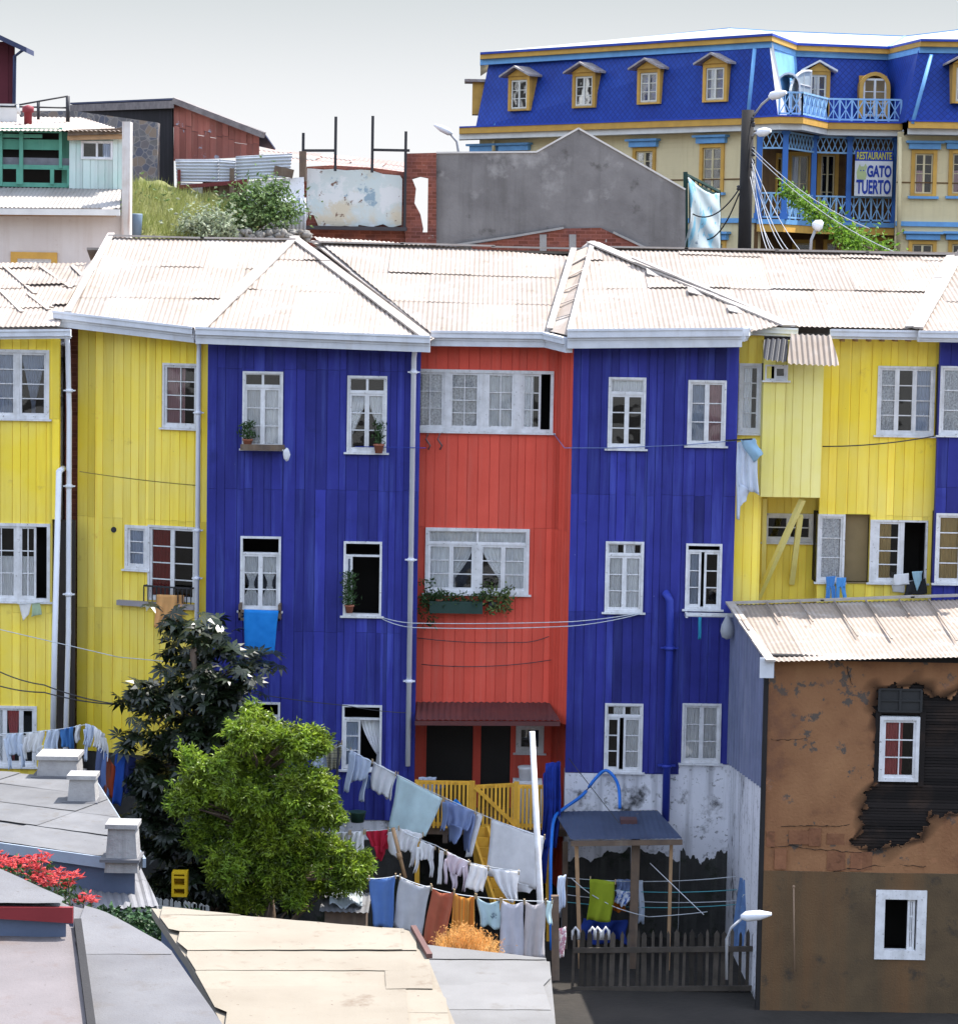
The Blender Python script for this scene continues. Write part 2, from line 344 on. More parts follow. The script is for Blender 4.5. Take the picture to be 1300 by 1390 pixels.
# ---------------------------------------------------------------- corrugated sheets
def corr(mb, pts, laps=1.7, pitch=.095, amp=.0095, sheetw=.82, lift=.03, plane=None, smooth=True, seg=6, jl=.03, first=None):
    pts=[V(p) for p in pts]
    s=(pts[1]-pts[0]).normalized()
    n=s.cross((plane or pts[-1])-pts[0]).normalized()
    if n.z<0: n=-n
    if abs(n.z)<.15 and n.y>0: n=-n
    t=n.cross(s).normalized()
    if t.z<0: t=-t
    poly=[((p-pts[0]).dot(s),(p-pts[0]).dot(t)) for p in pts]
    smin=min(p[0] for p in poly); smax=max(p[0] for p in poly); tmin=min(p[1] for p in poly); tmax=max(p[1] for p in poly)
    def rng(x):
        ys=[]
        for (x0,y0),(x1,y1) in zip(poly,poly[1:]+poly[:1]):
            if (x0<=x<=x1 or x1<=x<=x0) and abs(x1-x0)>1e-6: ys.append(y0+(y1-y0)*(x-x0)/(x1-x0))
        return (min(ys),max(ys)) if len(ys)>1 else None
    rows=[tmin]; T=tmin+(first or laps)
    while T<tmax-.25: rows.append(T); T+=laps*R.uniform(.92,1.05)
    rows.append(tmax)
    x=smin; st=pitch/seg
    while x<smax-1e-4:
        xe=min(x+sheetw,smax); m=max(1,int(round((xe-x+pitch*.4)/st)))
        for ri in range(len(rows)-1):
            tj=R.uniform(-jl,jl) if ri else 0; tint=R.random(); lf=lift*R.choice((.12,.3,.5,1.0)) if ri else lift*.3; tilt=R.uniform(-.008,.008)
            cols=[]
            for i in range(m+1):
                sx=min(x+(xe+pitch*.4-x)*i/m,smax-1e-4); g=rng(max(sx,smin+1e-4))
                if not g: cols.append(None); continue
                lo=max(g[0],rows[ri]+tj); hi=min(g[1],rows[ri+1]+.12)
                if hi-lo<.01: cols.append(None); continue
                w_=amp*math.sin(2*pi*sx/pitch)
                def pt(tt):
                    fr=(tt-rows[ri])/(rows[ri+1]-rows[ri]+.12)
                    return pts[0]+s*sx+t*tt+n*(w_+lf*(1-fr)+tilt*(sx-x))
                cols.append((pt(lo),pt((lo+hi)/2),pt(hi)))
            for c0,c1 in zip(cols,cols[1:]):
                if c0 and c1:
                    mb.add([c0[0],c1[0],c1[1],c0[1],c1[2],c0[2]],[(0,1,2,3),(3,2,4,5)],tint,smooth)
        x=xe
    return n
def ridge(mb,a,b,w=.16,r=.05):
    a=V(a);b=V(b); L_=(b-a).length; k=max(1,int(L_/1.6)); d=(b-a)/k
    for i in range(k):
        o=V((0,0,.03+R.uniform(0,.02))); mb.bar(a+d*i+o,a+d*(i+1.04)+o+V((0,0,R.uniform(-.01,.02))),w,.035,tint=R.random())
# ================================================================ the terrace of painted houses
YB=-.6   # front plane of the projecting blue houses
def loc_at(px,Y,z=0): p=P(px,800,Y); return V((p.x,Y,z))
def roofplane(p0,p1,p2):
    n=(p1-p0).cross(p2-p0).normalized(); return p0,n
def cornice(mb, a, b, w1=.16, h1=.15, h2=.19, out=.12, back=.08):
    """gutter over a fascia board along a->b (b/w world points at the gutter's top edge)"""
    a=V(a);b=V(b); d=(b-a).normalized(); n=V((d.y,-d.x,0)).normalized()
    def pr(o0,o1,z0,z1,t,e=0): 
        A=a-d*e;B=b+d*e
        mb.hexa([A+n*o1+V((0,0,z0)),B+n*o1+V((0,0,z0)),B+n*o0+V((0,0,z0)),A+n*o0+V((0,0,z0)),A+n*o1+V((0,0,z1)),B+n*o1+V((0,0,z1)),B+n*o0+V((0,0,z1)),A+n*o0+V((0,0,z1))],t)
    pr(0,.13,-h1,0,.6); pr(.128,.15,-.03,.012,.8); pr(-.1,.055,-h1-h2,-h1-.004,.4); pr(.055,.075,-h1-.05,-h1-.004,.7)
def pipe(name,path,r,parent,m=None,clips=()):
    mb=MB(); mb.tube(path,r,10)
    for c in clips: mb.tube([V(c)-V((0,0,.03)),V(c)+V((0,0,.03))],r*1.35,10); mb.box(c[0]-r*2.2,c[0]+r*2.2,c[1]-.01,c[1]+r*1.5,c[2]-.012,c[2]+.012)
    return mb.build(name,m or pvc,parent)

# shared ridge / planes
yr=4.5
plB=roofplane(P(268,452,-.35),P(400,328,yr),P(150,322,yr))
plD=roofplane(P(585,461,-.35),P(750,455,-.35),P(600,336,yr))
plF=roofplane(P(1065,446,-.35),P(1300,452,-.35),P(1000,341,yr))
def on(pl,px,py): return PPL(px,py,*pl)
GRP='terraced houses of the painted row'

# ---------- house B (yellow, left of the tree)
hB=thing('terraced_house','Yellow boarded house left of the left blue house, its ground floor behind the dark tree','house',loc_at(190,0),GRP)
wB=pw(105,750,.9,282,750,-.1)
zB=P(150,1030,0).z
yB0=P(105,440,0).z; yB1=P(268,462,0).z
window(hB,wB,(221,493,269,581),[dict(f=(0,1),c=2,r=4,k='l',m=curpink)])
window(hB,wB,(170,713,201,773),[dict(f=(0,1),r=3,k='full',m=curblue)],fw=.06)
o=window(hB,wB,(201,714,267,816),[dict(f=(0,.5),r=4,k='full',m=curred),dict(f=(.5,1),r=4)],sill=False)
mb=MB(); r_=wB.rect(162,818,267,824); wB.box(mb,r_[0],r_[1],-.12,.02,r_[2],r_[3]+.01); mb.build('sill',G('grey_sill',(.35,.32,.33)),o)
mb=MB(); r_=wB.rect(200,795,264,817)
for z in (r_[3],): wB.box(mb,r_[0],r_[1],-.16,-.13,z-.03,z)
for k in range(12): a=r_[0]+(r_[1]-r_[0])*k/11; wB.box(mb,a-.008,a+.008,-.155,-.135,r_[2],r_[3]-.03)
wB.box(mb,r_[0],r_[0]+.02,-.16,.03,r_[3]-.03,r_[3]); wB.box(mb,r_[1]-.02,r_[1],-.16,.03,r_[3]-.03,r_[3]); mb.build('window_railing',blkm,hB)
mb=MB(); boards(mb,wB,lambda a: yB0+(yB1-yB0)*a/wB.len+.04, zB, joints=(P(150,707,0).z,P(150,832,0).z),a1=wB.len); mb.build('wall',yel,hB)
s,z=wB.hit(155,719); c=wB.pt(s,-.02,z); mb=MB(); mb.tube([c,c+V((0,.12,0))],.055,14); mb.build('vent_hole',blkm,hB)
mb=MB(); wB.box(mb,0,wB.len,.02,.5,0,zB-.01); mb.build('foundation',dkstone,hB)
mb=MB(); corr(mb,[P(268,452,-.35),P(268,452,-.35)-V((.001,0,0)),on(plB,92,425),P(150,322,yr),P(397,328,yr),on(plB,385,340)],laps=1.75,plane=P(150,322,yr)); 
mb.add([P(78,443,.9),on(plB,92,425),P(150,322,yr),P(112,368,3.2)],[(0,1,2,3)],.2)
rB=mb.build('roof',roofm,hB)
mb=MB(); ridge(mb,P(148,322,yr),P(397,328,yr),.2); ridge(mb,on(plB,92,425),P(150,322,yr),.14); mb.build('ridge_flashing',flash,rB)
mb=MB(); cornice(mb,on(plB,76,422),P(265,444,-.38),h1=.13,h2=.16); mb.build('gutter',whtmetal,hB)
mb=MB(); p0=P(90,455,1.0); p1=P(106,455,1.0); mb.box(p0.x-.05,p1.x+.1,1.2,8.5,0,P(98,425,1).z); mb.build('party_wall',brick,hB)
a=P(265,450,-.5); b=P(268,480,-.22); c=P(262,1000,-.22)
pipe('drainpipe',[P(262,447,-.42),P(262,456,-.42),P(270,468,-.22),V((P(270,480,-.22).x,-.22,P(270,480,-.22).z)),V((P(270,480,-.22).x,-.22,zB))],.045,hB,clips=[V((P(270,480,-.22).x,-.22,P(265,y,-.22).z)) for y in (560,720,785,950)])

# ---------- house A (yellow, far left)
hA=thing('terraced_house','Yellow boarded house cut off at the left edge, with a low patched roof','house',loc_at(10,.3),GRP)
wA=pw(-110,750,.3,80,750,.3)
zA=P(20,1125,.3).z
window(hA,wA,(-46,474,67,568),[dict(f=(0,.25),r=4,k='tr'),dict(f=(.25,.6),r=4,k='full',m=curblue),dict(f=(.6,.655),post=1),dict(f=(.655,1),r=4,k='vee',m=curblue)],fw=.06)
oA=window(hA,wA,(-46,710,68,816),[dict(f=(0,.22),r=3,k='half'),dict(f=(.22,.6),c=2,r=3,k='half'),dict(f=(.6,.65),post=1),dict(f=(.65,.86),c=2,r=3,k='half'),dict(f=(.86,1),gone=1)],fw=.06)
window(hA,wA,(-46,958,50,1040),[dict(f=(0,.55),r=2,k='full'),dict(f=(.55,.8),r=2,k='vee',m=curcoral),dict(f=(.8,1),r=2)],fw=.05)
zs=P(75,705,.3).z; aL=wA.hit(70,900)[0]
wA.holes.append((aL,99,-9,zs))
mb=MB(); boards(mb,wA,P(20,452,.3).z,zA,joints=(P(40,569,0.3).z,P(40,832,0.3).z)); mb.build('wall',yelpale if 0 else yel,hA)
plA=roofplane(P(0,446,0.05),P(80,444,.05),P(0,358,4.2))
mb=MB(); corr(mb,[P(-110,447,.05),P(80,443,.05),on(plA,118,357),on(plA,-110,357)],laps=1.3,sheetw=.8,plane=on(plA,0,358),lift=.05,jl=.12)
for (x0,y0,x1,y1) in ((6,363,48,400),(0,395,30,425),(55,363,96,392),(38,400,66,422),(98,362,112,376)): mb.bar(on(plA,x0,y0)+V((0,0,.03)),on(plA,x1,y1)+V((0,0,.03)),.09,.02,tint=1)
mb.build('roof',roofm,hA)
mb=MB(); cornice(mb,P(-110,449,.0),P(97,447,.0),h1=.12,h2=.02); mb.build('gutter',whtmetal,hA)
mb=MB(); mb.box(P(-110,500,1).x,P(80,500,1).x,1.5,8,0,P(0,470,1).z); mb.build('rear_wall',plas,hA)
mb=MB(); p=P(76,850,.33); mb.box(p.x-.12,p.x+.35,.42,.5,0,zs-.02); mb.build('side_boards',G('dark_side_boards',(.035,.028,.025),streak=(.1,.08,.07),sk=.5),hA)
pipe('drainpipe',[P(90,452,-.1),P(92,470,.12),V((P(94,560,.12).x,.12,P(94,560,.12).z)),V((P(94,560,.12).x,.12,P(94,560,.12).z-4.2)),V((P(94,560,.12).x-.1,.12,1.0))],.05,hA,clips=[V((P(94,560,.12).x,.12,P(94,y,.12).z)) for y in (530,660,807)])
mb=MB(); mb.tube([P(80,640,-.2),P(74,880,-.25),P(72,1000,-.3)],.055,10); mb.tube([P(80,640,-.2),P(80,640,-.2)+V((0,.5,.02))],.055,10); mb.build('vent_pipe',pvc,hA)

# ---------- house C (left blue)
hC=thing('terraced_house','Left of the two large blue houses, with a bright blue towel on its balcony rack','house',loc_at(425,YB),GRP)
wC=pw(280,750,YB,567,750,YB)
zC=P(480,1113,YB).z
window(hC,wC,(329,504,384,609),two(),tr=dict(h=.17,n=2))
window(hC,wC,(471,510,525,614),two('tl','tr'),tr=dict(h=.19,n=2))
window(hC,wC,(326,728,381,829),two('hour','hour'),tr=dict(h=.2,g=False))
window(hC,wC,(466,735,518,836),[dict(f=(0,.2),r=2,k='full',m=curblue),dict(f=(.2,1),gone=1)],tr=dict(h=.16,g=False))
window(hC,wC,(326,953,380,1045),two(),tr=dict(h=.17,g=False))
window(hC,wC,(464,957,518,1045),[dict(f=(0,.46),r=3,k='full',m=curblue),dict(f=(.46,1),gone=1,k='tr')],tr=dict(h=.18,g=False))
mb=MB(); boards(mb,wC,P(425,458,YB).z,zC,joints=(P(425,502,YB).z,P(425,665,YB).z,P(425,858,YB).z)); 
mb.box(wC.A.x-.0,wC.A.x+.04,YB+.005,.2,zC,P(280,458,YB).z,.4); mb.build('wall',blu,hC)
mb=MB(); zc_=P(480,1140,YB).z; wC.box(mb,0,wC.len,.02,.5,zc_,zC-.01); mb.build('foundation',plas,hC); mb=MB(); wC.box(mb,0,wC.len,-.04,.5,0,zc_-.01); mb.build('damp_base',dkstone,hC)  # dark base: yard shade put into the stone colour
plC=roofplane(P(268,452,-1.0),P(582,463,-1.0),P(400,325,4.6))
ap=P(400,325,4.6)
mb=MB(); corr(mb,[P(268,452,-1.0),P(582,463,-1.0),ap],laps=1.9,plane=ap,first=2.6)
mb.add([P(260,440,-.3),P(268,452,-1.0),ap,on(plB,377,338)+V((0,0,.05))],[(0,1,2,3)],.9)
mb.add([P(582,463,-1.0),P(594,457,-.3),on(plD,425,338)+V((0,0,.05)),ap],[(0,1,2,3)],.6)
rC=mb.build('roof',roofm,hC)
mb=MB(); ridge(mb,P(270,452,-1.0),ap,.17); ridge(mb,P(580,462,-1.0),ap,.2); ridge(mb,P(592,458,-.3),on(plD,430,336)+V((0,0,.06)),.2)
mb.lathe(ap-V((0,0,.12)),[(.3,0),(.16,.12),(.05,.2)],8); mb.build('ridge_flashing',flash,rC)
mb=MB(); cornice(mb,P(266,444,-1.0),P(584,456,-1.0),h1=.13,h2=.17); mb.build('gutter',whtmetal,hC)
X=P(560,600,-.75).x
pipe('drainpipe',[P(563,464,-1.0),P(563,474,-.95),V((X,-.72,P(560,485,-.72).z)),V((X,-.72,P(556,1040,-.72).z))],.05,hC,clips=[V((X,-.72,P(560,y,-.72).z)) for y in (505,760,925)])
mb=MB(); r_=wC.rect(328,602,388,610); wC.box(mb,r_[0],r_[1],-.28,.0,r_[2],r_[2]+.04); wC.box(mb,r_[0],r_[1],-.28,-.26,r_[2]+.04,r_[2]+.11); mb.build('window_shelf',wood,hC)
mb=MB(); r_=wC.rect(326,825,382,838); 
for z in (r_[3],r_[2]+.03): wC.box(mb,r_[0],r_[1],-.36,-.32,z-.05,z)
for a in (r_[0],r_[1]-.04): wC.box(mb,a,a+.04,-.36,0,r_[2]-.02,r_[3]+.1)
for k in range(9): a=r_[0]+.05+(r_[1]-r_[0]-.1)*k/8; wC.box(mb,a-.01,a+.01,-.31,0,r_[2]+.04,r_[2]+.06)
mb.build('balcony_rack',wood,hC)

# ---------- house D (red)
hD=thing('terraced_house','Red boarded house between the two blue houses, with dark canopy over its ground-floor veranda','house',loc_at(660,0),GRP)
wD=pw(563,750,0,748,750,0); wD2=pw(748,750,0,773,750,YB+.03)
zD=P(650,975,0).z
window(hD,wD,(560,502,751,586),[dict(f=(0,.21),c=2,r=3,k='full',m=curpink if 0 else curlace),dict(f=(.21,.255),post=1),dict(f=(.255,.47),c=2,r=4,k='full',m=curlace),dict(f=(.47,.53),post=1),dict(f=(.53,.73),c=2,r=3,k='full'),dict(f=(.73,.79),post=1),dict(f=(.79,.93),c=2,r=3,k='l'),dict(f=(.93,1),gone=1)],fw=.06)
window(hD,wD,(577,717,718,806),[dict(f=(0,.235),r=3,k='tl' if 0 else 'full'),dict(f=(.235,.465),r=3,k='tl'),dict(f=(.465,.535),post=1),dict(f=(.535,.765),r=3,k='tr'),dict(f=(.765,1),r=3,k='full')],tr=dict(h=.2,n=2,k='full'),fw=.06)
mb=MB(); boards(mb,wD,P(650,463,0).z,zD,joints=(P(650,716,0).z,),bw=.175)
boards(mb,wD2,P(762,463,-.3).z,zD+.0,joints=(P(650,716,0).z,),bw=.12); mb.build('wall',red,hD)
# ground floor of the red house
wD3=pw(560,1040,1.1,780,1040,1.1)
zf=P(650,1112,0).z
ho=[wD3.rect(*q) for q in ((578,985,641,1110),(652,985,692,1110))]
wD3.holes+=ho
wn=window(hD,wD3,(700,984,738,1022),[dict(f=(0,1),r=1,c=1)],fw=.06,rmat=room)
mb=MB(); boards(mb,wD3,zD+.1,zf,bw=.3); 
wD2b=Wall((wD2.A.x+.1,1.1),(P(774,1040,YB).x,YB+.03)); boards(mb,wD2b,zD+.05,zf-1.4,bw=.14); mb.build('veranda_back_wall',red,hD)
for h in ho:
    mb=MB(); wD3.box(mb,h[0],h[1],.05,.1,h[2],h[3]); mb.build('door',G('dark_door_wood',(.02,.017,.015),.6),hD)
mb=MB(); x0=P(562,1000,0).x; x1=P(770,1000,0).x; mb.box(x0,x1,-.9,1.15,zf-.12,zf,.5)
for k in range(6): x=x0+(x1-x0)*(k+.3)/6; mb.box(x-.05,x+.05,-.92,1.1,zf-.28,zf-.122)
mb.build('veranda_floor',wood,hD)
a,b,c,d=P(563,978,-1.0),P(760,979,-1.0),P(745,951,.0),P(566,953,.0)
mb=MB(); corr(mb,[a,b,c,d],laps=3,pitch=.11,plane=d); 
mb.bar(a-V((0,0,.05)),b-V((0,0,.05)),.06,.08); o=mb.build('canopy',G('dark_red_canopy_iron',(.12,.035,.03),.7,(.08,.03,.03),ns=3),hD)
yw=G('ochre_yellow_timber',(.72,.40,.045),.65,(.60,.31,.03),ns=5,streak=(.4,.2,.04),sk=.4,tk=.2)
def railing(mb,a,b,h,n,w=.045,gate=False):
    a=V(a);b=V(b)
    for z in (h,.09): mb.bar(a+V((0,0,z)),b+V((0,0,z)),.05,.07,tint=R.random())
    for k in range(n+1): p=a+(b-a)*k/n; mb.bar(p+V((0,-.03,.02)),p+V((0,-.03,h+.02)),w,.03,up=(0,1,0),tint=R.random())
    if gate: mb.bar(a+V((0,-.06,h)),b+V((0,-.06,.1)),.03,.07)
mb=MB(); hr=.88; Yv=-.95
q=[P(x,1112,Yv) for x in (566,640,700,742)]
for p in q: p.z=zf
railing(mb,q[0],q[1],hr,13); railing(mb,q[1]+V((.06,0,-.05)),q[2],hr-.02,10,gate=True); railing(mb,q[2]+V((.05,0,0)),q[3],hr-.05,7)
for p in (q[0],q[1],q[2]): mb.box(p.x-.05,p.x+.05,Yv-.04,Yv+.04,zf-.2,zf+hr+.04)
mb.build('balustrade',yw,hD)
mb=MB()
for (x0,y0,x1,y1) in ((640,1112,650,1200),(700,1112,712,1190),(655,1122,700,1125),(566,1125,566,1230),(742,1112,745,1290)):
    mb=MB(); mb.bar(P(x0,y0,Yv),P(x1,y1,Yv-.1),.09,.09,tint=R.random()); mb.build('veranda_post',yw,hD)
mb=MB()
for k in range(8): a=P(640+k*5,1130+k*14,Yv-.3-k*.16); mb.bar(a,a+V((.32,0,0)),.04,.2,tint=R.random())
mb.bar(P(637,1125,Yv-.3),P(676,1245,Yv-1.6),.05,.17); mb.bar(P(660,1125,Yv-.3),P(699,1245,Yv-1.6),.05,.17); mb.build('veranda_stair',yw,hD)
mb=MB(); mb.box(P(560,500,0).x,P(775,500,0).x,1.25,8,0,P(650,470,1).z); mb.build('rear_wall',dkstone,hD)  # dark stone colour holds the shade below the veranda floor
mb=MB(); corr(mb,[P(585,452,-.35),P(752,457,-.35),on(plD,778,338),on(plD,425,331)],laps=1.75,plane=on(plD,600,336)); rD=mb.build('roof',roofm,hD)
mb=MB(); ridge(mb,P(420,330,yr),P(790,340,yr),.2); mb.build('ridge_flashing',flash,rD)
mb=MB(); cornice(mb,P(585,449,-.35),P(742,451,-.35),h1=.12,h2=.16); cornice(mb,P(742,451,-.35),P(771,458,-.98),h1=.12,h2=.16); mb.build('gutter',whtmetal,hD)

# ---------- house E (right blue)
hE=thing('terraced_house','Right of the two large blue houses, with blue waste pipe and stained white footing','house',loc_at(885,YB),GRP)
wE=pw(773,750,YB,996,750,YB)
window(hE,wE,(825,512,876,609),two(None,None),tr=dict(h=.2,n=1,k='full'))
window(hE,wE,(933,516,985,605),two('full','full',m1=curblue,m2=curpink))
window(hE,wE,(821,735,873,831),two(),tr=dict(h=.16,n=2,k='l'))
window(hE,wE,(930,738,979,827),[dict(f=(0,.42),r=3,k='full',m=curblue),dict(f=(.42,.52),gone=1),dict(f=(.52,1),r=3)],tr=dict(h=.07,g=False))
window(hE,wE,(820,955,872,1048),[dict(f=(0,.38),r=3),dict(f=(.38,.5),gone=1),dict(f=(.5,1),r=3,k='full')],tr=dict(h=.16,n=2,k='r'))
window(hE,wE,(925,955,978,1036),two())
zE=P(850,1050,YB).z; zE2=P(950,1037,YB).z; s1=wE.hit(921,1040)[0]
mb=MB(); boards(mb,wE,P(890,458,YB).z,lambda a: zE if a<s1 else zE2,joints=(P(885,672,YB).z,P(885,832,YB).z)); mb.build('wall',blu,hE)
mb=MB(); wE.box(mb,0,s1,.0,.6,0,zE-.01); wE.box(mb,s1,wE.len+1.0,-.02,.6,0,zE2-.01); mb.build('foundation',plas,hE)
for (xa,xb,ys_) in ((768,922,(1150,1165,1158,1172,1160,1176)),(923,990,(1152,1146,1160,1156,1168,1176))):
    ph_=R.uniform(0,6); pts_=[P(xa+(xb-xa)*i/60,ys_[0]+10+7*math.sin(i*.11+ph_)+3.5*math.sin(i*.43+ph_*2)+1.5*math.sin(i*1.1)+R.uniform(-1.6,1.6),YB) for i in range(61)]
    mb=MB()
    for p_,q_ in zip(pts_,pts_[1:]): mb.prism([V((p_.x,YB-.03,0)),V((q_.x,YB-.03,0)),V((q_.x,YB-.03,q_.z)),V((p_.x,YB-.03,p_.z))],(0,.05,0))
    mb.build('damp_base',dkstone,hE)  # mould on the footing, with the awning's shade put into its colour
mb=MB(); mb.box(wE.A.x,wE.pt(wE.len,0,0).x,YB+1.4,8,0,P(890,470,1).z); mb.build('rear_wall',plas,hE)
apE=P(804,332,4.6)
mb=MB(); corr(mb,[P(771,455,-1.0),P(1004,453,-1.0),P(1066,444,-.5),apE],laps=2.0,plane=apE,first=2.8)
mb.add([P(745,449,-.3),P(771,455,-1.0),apE,on(plD,778,342)],[(0,1,2,3)],.1)
for k in range(5): f=.12+k*.17; a=P(745,449,-.3).lerp(on(plD,778,342),f); b=P(771,455,-1.0).lerp(apE,f*.98+.09); mb.bar(a+V((0,0,.03)),b+V((0,0,.03)),.05,.015,tint=.9)
rE=mb.build('roof',roofm,hE)
mb=MB(); ridge(mb,P(773,452,-1.0),apE,.1); ridge(mb,apE,P(1066,445,-.5),.3); ridge(mb,P(860,352,3.2),P(1073,443,-.3),.14); ridge(mb,P(746,448,-.3),on(plD,778,342),.12)
mb.lathe(apE-V((0,0,.12)),[(.3,0),(.16,.12),(.05,.2)],8)
# warped flashing sheets on the crooked right hip
for (x,y,w_,a_) in ((905,371,.8,.35),(965,396,.9,.38),(1020,421,.9,.35)):
    p=PPL(x,y,apE+V((0,0,.05)),(P(1066,444,-.5)-apE).cross(P(1004,453,-1.0)-apE)); mb.hexa([p+V((-w_/2,-.16,-.02)),p+V((w_/2,-.2,-.13-a_*.3)),p+V((w_/2,.12,-.02-a_*.3)),p+V((-w_/2,.16,.08)),p+V((-w_/2,-.16,.0)),p+V((w_/2,-.2,-.11-a_*.3)),p+V((w_/2,.12,.0-a_*.3)),p+V((-w_/2,.16,.1))],R.random())
mb.build('ridge_flashing',flash,rE)
mb=MB(); cornice(mb,P(770,447,-1.0),P(1007,445,-1.0),h1=.15,h2=.2); cornice(mb,P(1007,445,-1.0),P(1012,443,-.5),h1=.15,h2=.1); mb.build('gutter',whtmetal,hE)
bp=G('blue_painted_pipe',(.03,.05,.36),.5)
Xp=P(908,900,-.72).x
pipe('waste_pipe',[P(903,808,-.45),P(904,806,-.7),V((Xp-.02,-.74,P(908,815,-.74).z)),V((Xp,-.74,P(910,850,-.74).z)),V((Xp,-.76,P(918,1115,-.76).z))],.075,hE,bp,clips=[V((Xp,-.74,P(910,y,-.74).z)) for y in (880,1040)])
mb=MB(); r_=wE.rect(929,824,1003,838); wE.box(mb,r_[0],r_[1],-.34,-.3,r_[2]+.06,r_[2]+.12); wE.box(mb,r_[0],r_[0]+.04,-.32,0,r_[2]+.02,r_[2]+.1); wE.box(mb,r_[1]-.04,r_[1],-.32,0,r_[2]+.02,r_[2]+.1)
for d in (.1,.2): wE.box(mb,r_[0]+.04,r_[1]-.04,-d-.02,-d,r_[2]+.03,r_[2]+.05)
mb.build('drying_rack',wht,hE)

# ---------- house F (yellow right)
hF=thing('terraced_house','Yellow boarded house on the right with a jettied box resting on diagonal struts','house',loc_at(1130,0),GRP)
wF0=pw(996,750,-.35,1029,750,-.35); wF=pw(1027,750,.55,1116,750,.55); wF2=pw(1110,750,0,1267,750,0)
zF=P(1100,1000,0).z
window(hF,wF0,(1002,493,1033,588),[dict(f=(0,1),r=4,k='l')],fw=.05)
mb=MB(); boards(mb,wF0,P(1015,455,-.35).z,0,bw=.15)
mb.box(wF0.pt(wF0.len,0,0).x-.01,wF0.pt(wF0.len,0,0).x+.03,-.34,.6,0,P(1015,462,-.35).z)
window(hF,wF,(1036,697,1104,736),[dict(f=(0,.5),r=2),dict(f=(.5,1),r=2)],fw=.05)
boards(mb,wF,P(1070,660,.5).z,zF)
window(hF,wF2,(1190,497,1268,591),[dict(f=(0,.33),r=4,k='full',m=curlace),dict(f=(.33,.66),r=4),dict(f=(.66,1),r=4,k='full',m=curblue)])
window(hF,wF2,(1109,698,1146,790),[dict(f=(0,1),r=3,k='full',m=curlace)])
wF2.holes.append(wF2.rect(1146,698,1180,790)); 
window(hF,wF2,(1180,706,1258,791),[dict(f=(0,.1),post=1),dict(f=(.1,.53),r=4,k='l',m=G('ochre_curtain',(.5,.36,.16),.9)),dict(f=(.53,.6),post=1),dict(f=(.6,1),gone=1)],fw=.035)
r_=wF2.rect(1146,698,1180,790); o=MB(); wF2.box(o,r_[0],r_[1],.16,.2,r_[2],r_[3]); wF2.box(o,r_[0],r_[1],-.02,.16,r_[2]-.03,r_[2]); o.build('brown_panel',G('brown_hardboard',(.23,.17,.085),.8),hF)
boards(mb,wF2,P(1190,457,0).z,zF,joints=(P(1190,700,0).z,))
mb.build('wall',yel,hF)
wFb=pw(1034,600,-.75,1115,600,-.75)
zb=P(1075,675,-.75).z; zt=P(1075,462,-.75).z
o=window(hF,wFb,(1038,495,1069,516),[dict(f=(0,.4),gone=1),dict(f=(.4,1),r=1)],fw=.03,depth=.5)
mb=MB(); boards(mb,wFb,zt,zb); L=wFb.len; A=wFb.A
wl=Wall((A.x,.55),(A.x,-.75)); boards(mb,wl,zt,zb); wr=Wall((A.x+L,-.745),(A.x+L,.1)); boards(mb,wr,zt,zb)
mb.box(A.x+.03,A.x+L-.03,-.6,.5,zb+.02,zb+.07); mb.build('jettied_box',yelpale,hF)
mb=MB()
for (a,b) in (((1089,678,-.6),(1028,812,.45)),((1086,700,-.3),(1074,792,.5))): mb.bar(P(*a),P(*b),.1,.09,tint=R.random())
mb.bar(P(1038,676,.1),P(1036,790,.45),.08,.08); mb.build('strut',yelpale,hF)
mb=MB(); corr(mb,[P(1066,443,-.35),P(1250,447,-.35),on(plF,1292,347),on(plF,812,338),on(plF,830,345)],laps=2.4,plane=on(plF,1100,343)); rF=mb.build('roof',roofm,hF)
mb=MB(); ridge(mb,P(806,337,yr),P(1296,347,yr),.2); mb.build('ridge_flashing',flash,rF)
mb=MB(); cornice(mb,P(1007,443,-.42),P(1082,446,-.42),h1=.1,h2=.05); cornice(mb,P(1126,447,-.42),P(1250,449,-.42),h1=.12,h2=.05); mb.build('gutter',whtmetal,hF)
mb=MB()
for k in range(9): p=P(1090+k*18,462,-.3); mb.box(p.x-.03,p.x+.03,-.33,.3,p.z-.02,p.z+.07)
mb.build('rafter_ends',woodl,hF)
a=P(1068,494,-1.5);b=P(1139,497,-1.5);c=P(1128,455,-.85);d=P(1073,453,-.85)
mb=MB(); corr(mb,[a,b,c,d],laps=3,pitch=.1,plane=d,amp=.018); pt=mb.build('patch_roof',roofm,hF)
mb=MB(); a=P(1036,488,-1.3);b=P(1068,492,-1.35);c=P(1070,456,-.8);d=P(1036,460,-.8); corr(mb,[a,b,c,d],laps=3,plane=d,amp=.018); mb.build('dark_patch_sheet',G('black_iron_sheet',(.03,.03,.035),.6),hF)
mb=MB(); mb.box(P(1030,500,1).x,P(1267,500,1).x,1.6,8,0,P(1150,470,1).z); mb.build('rear_wall',plas,hF)

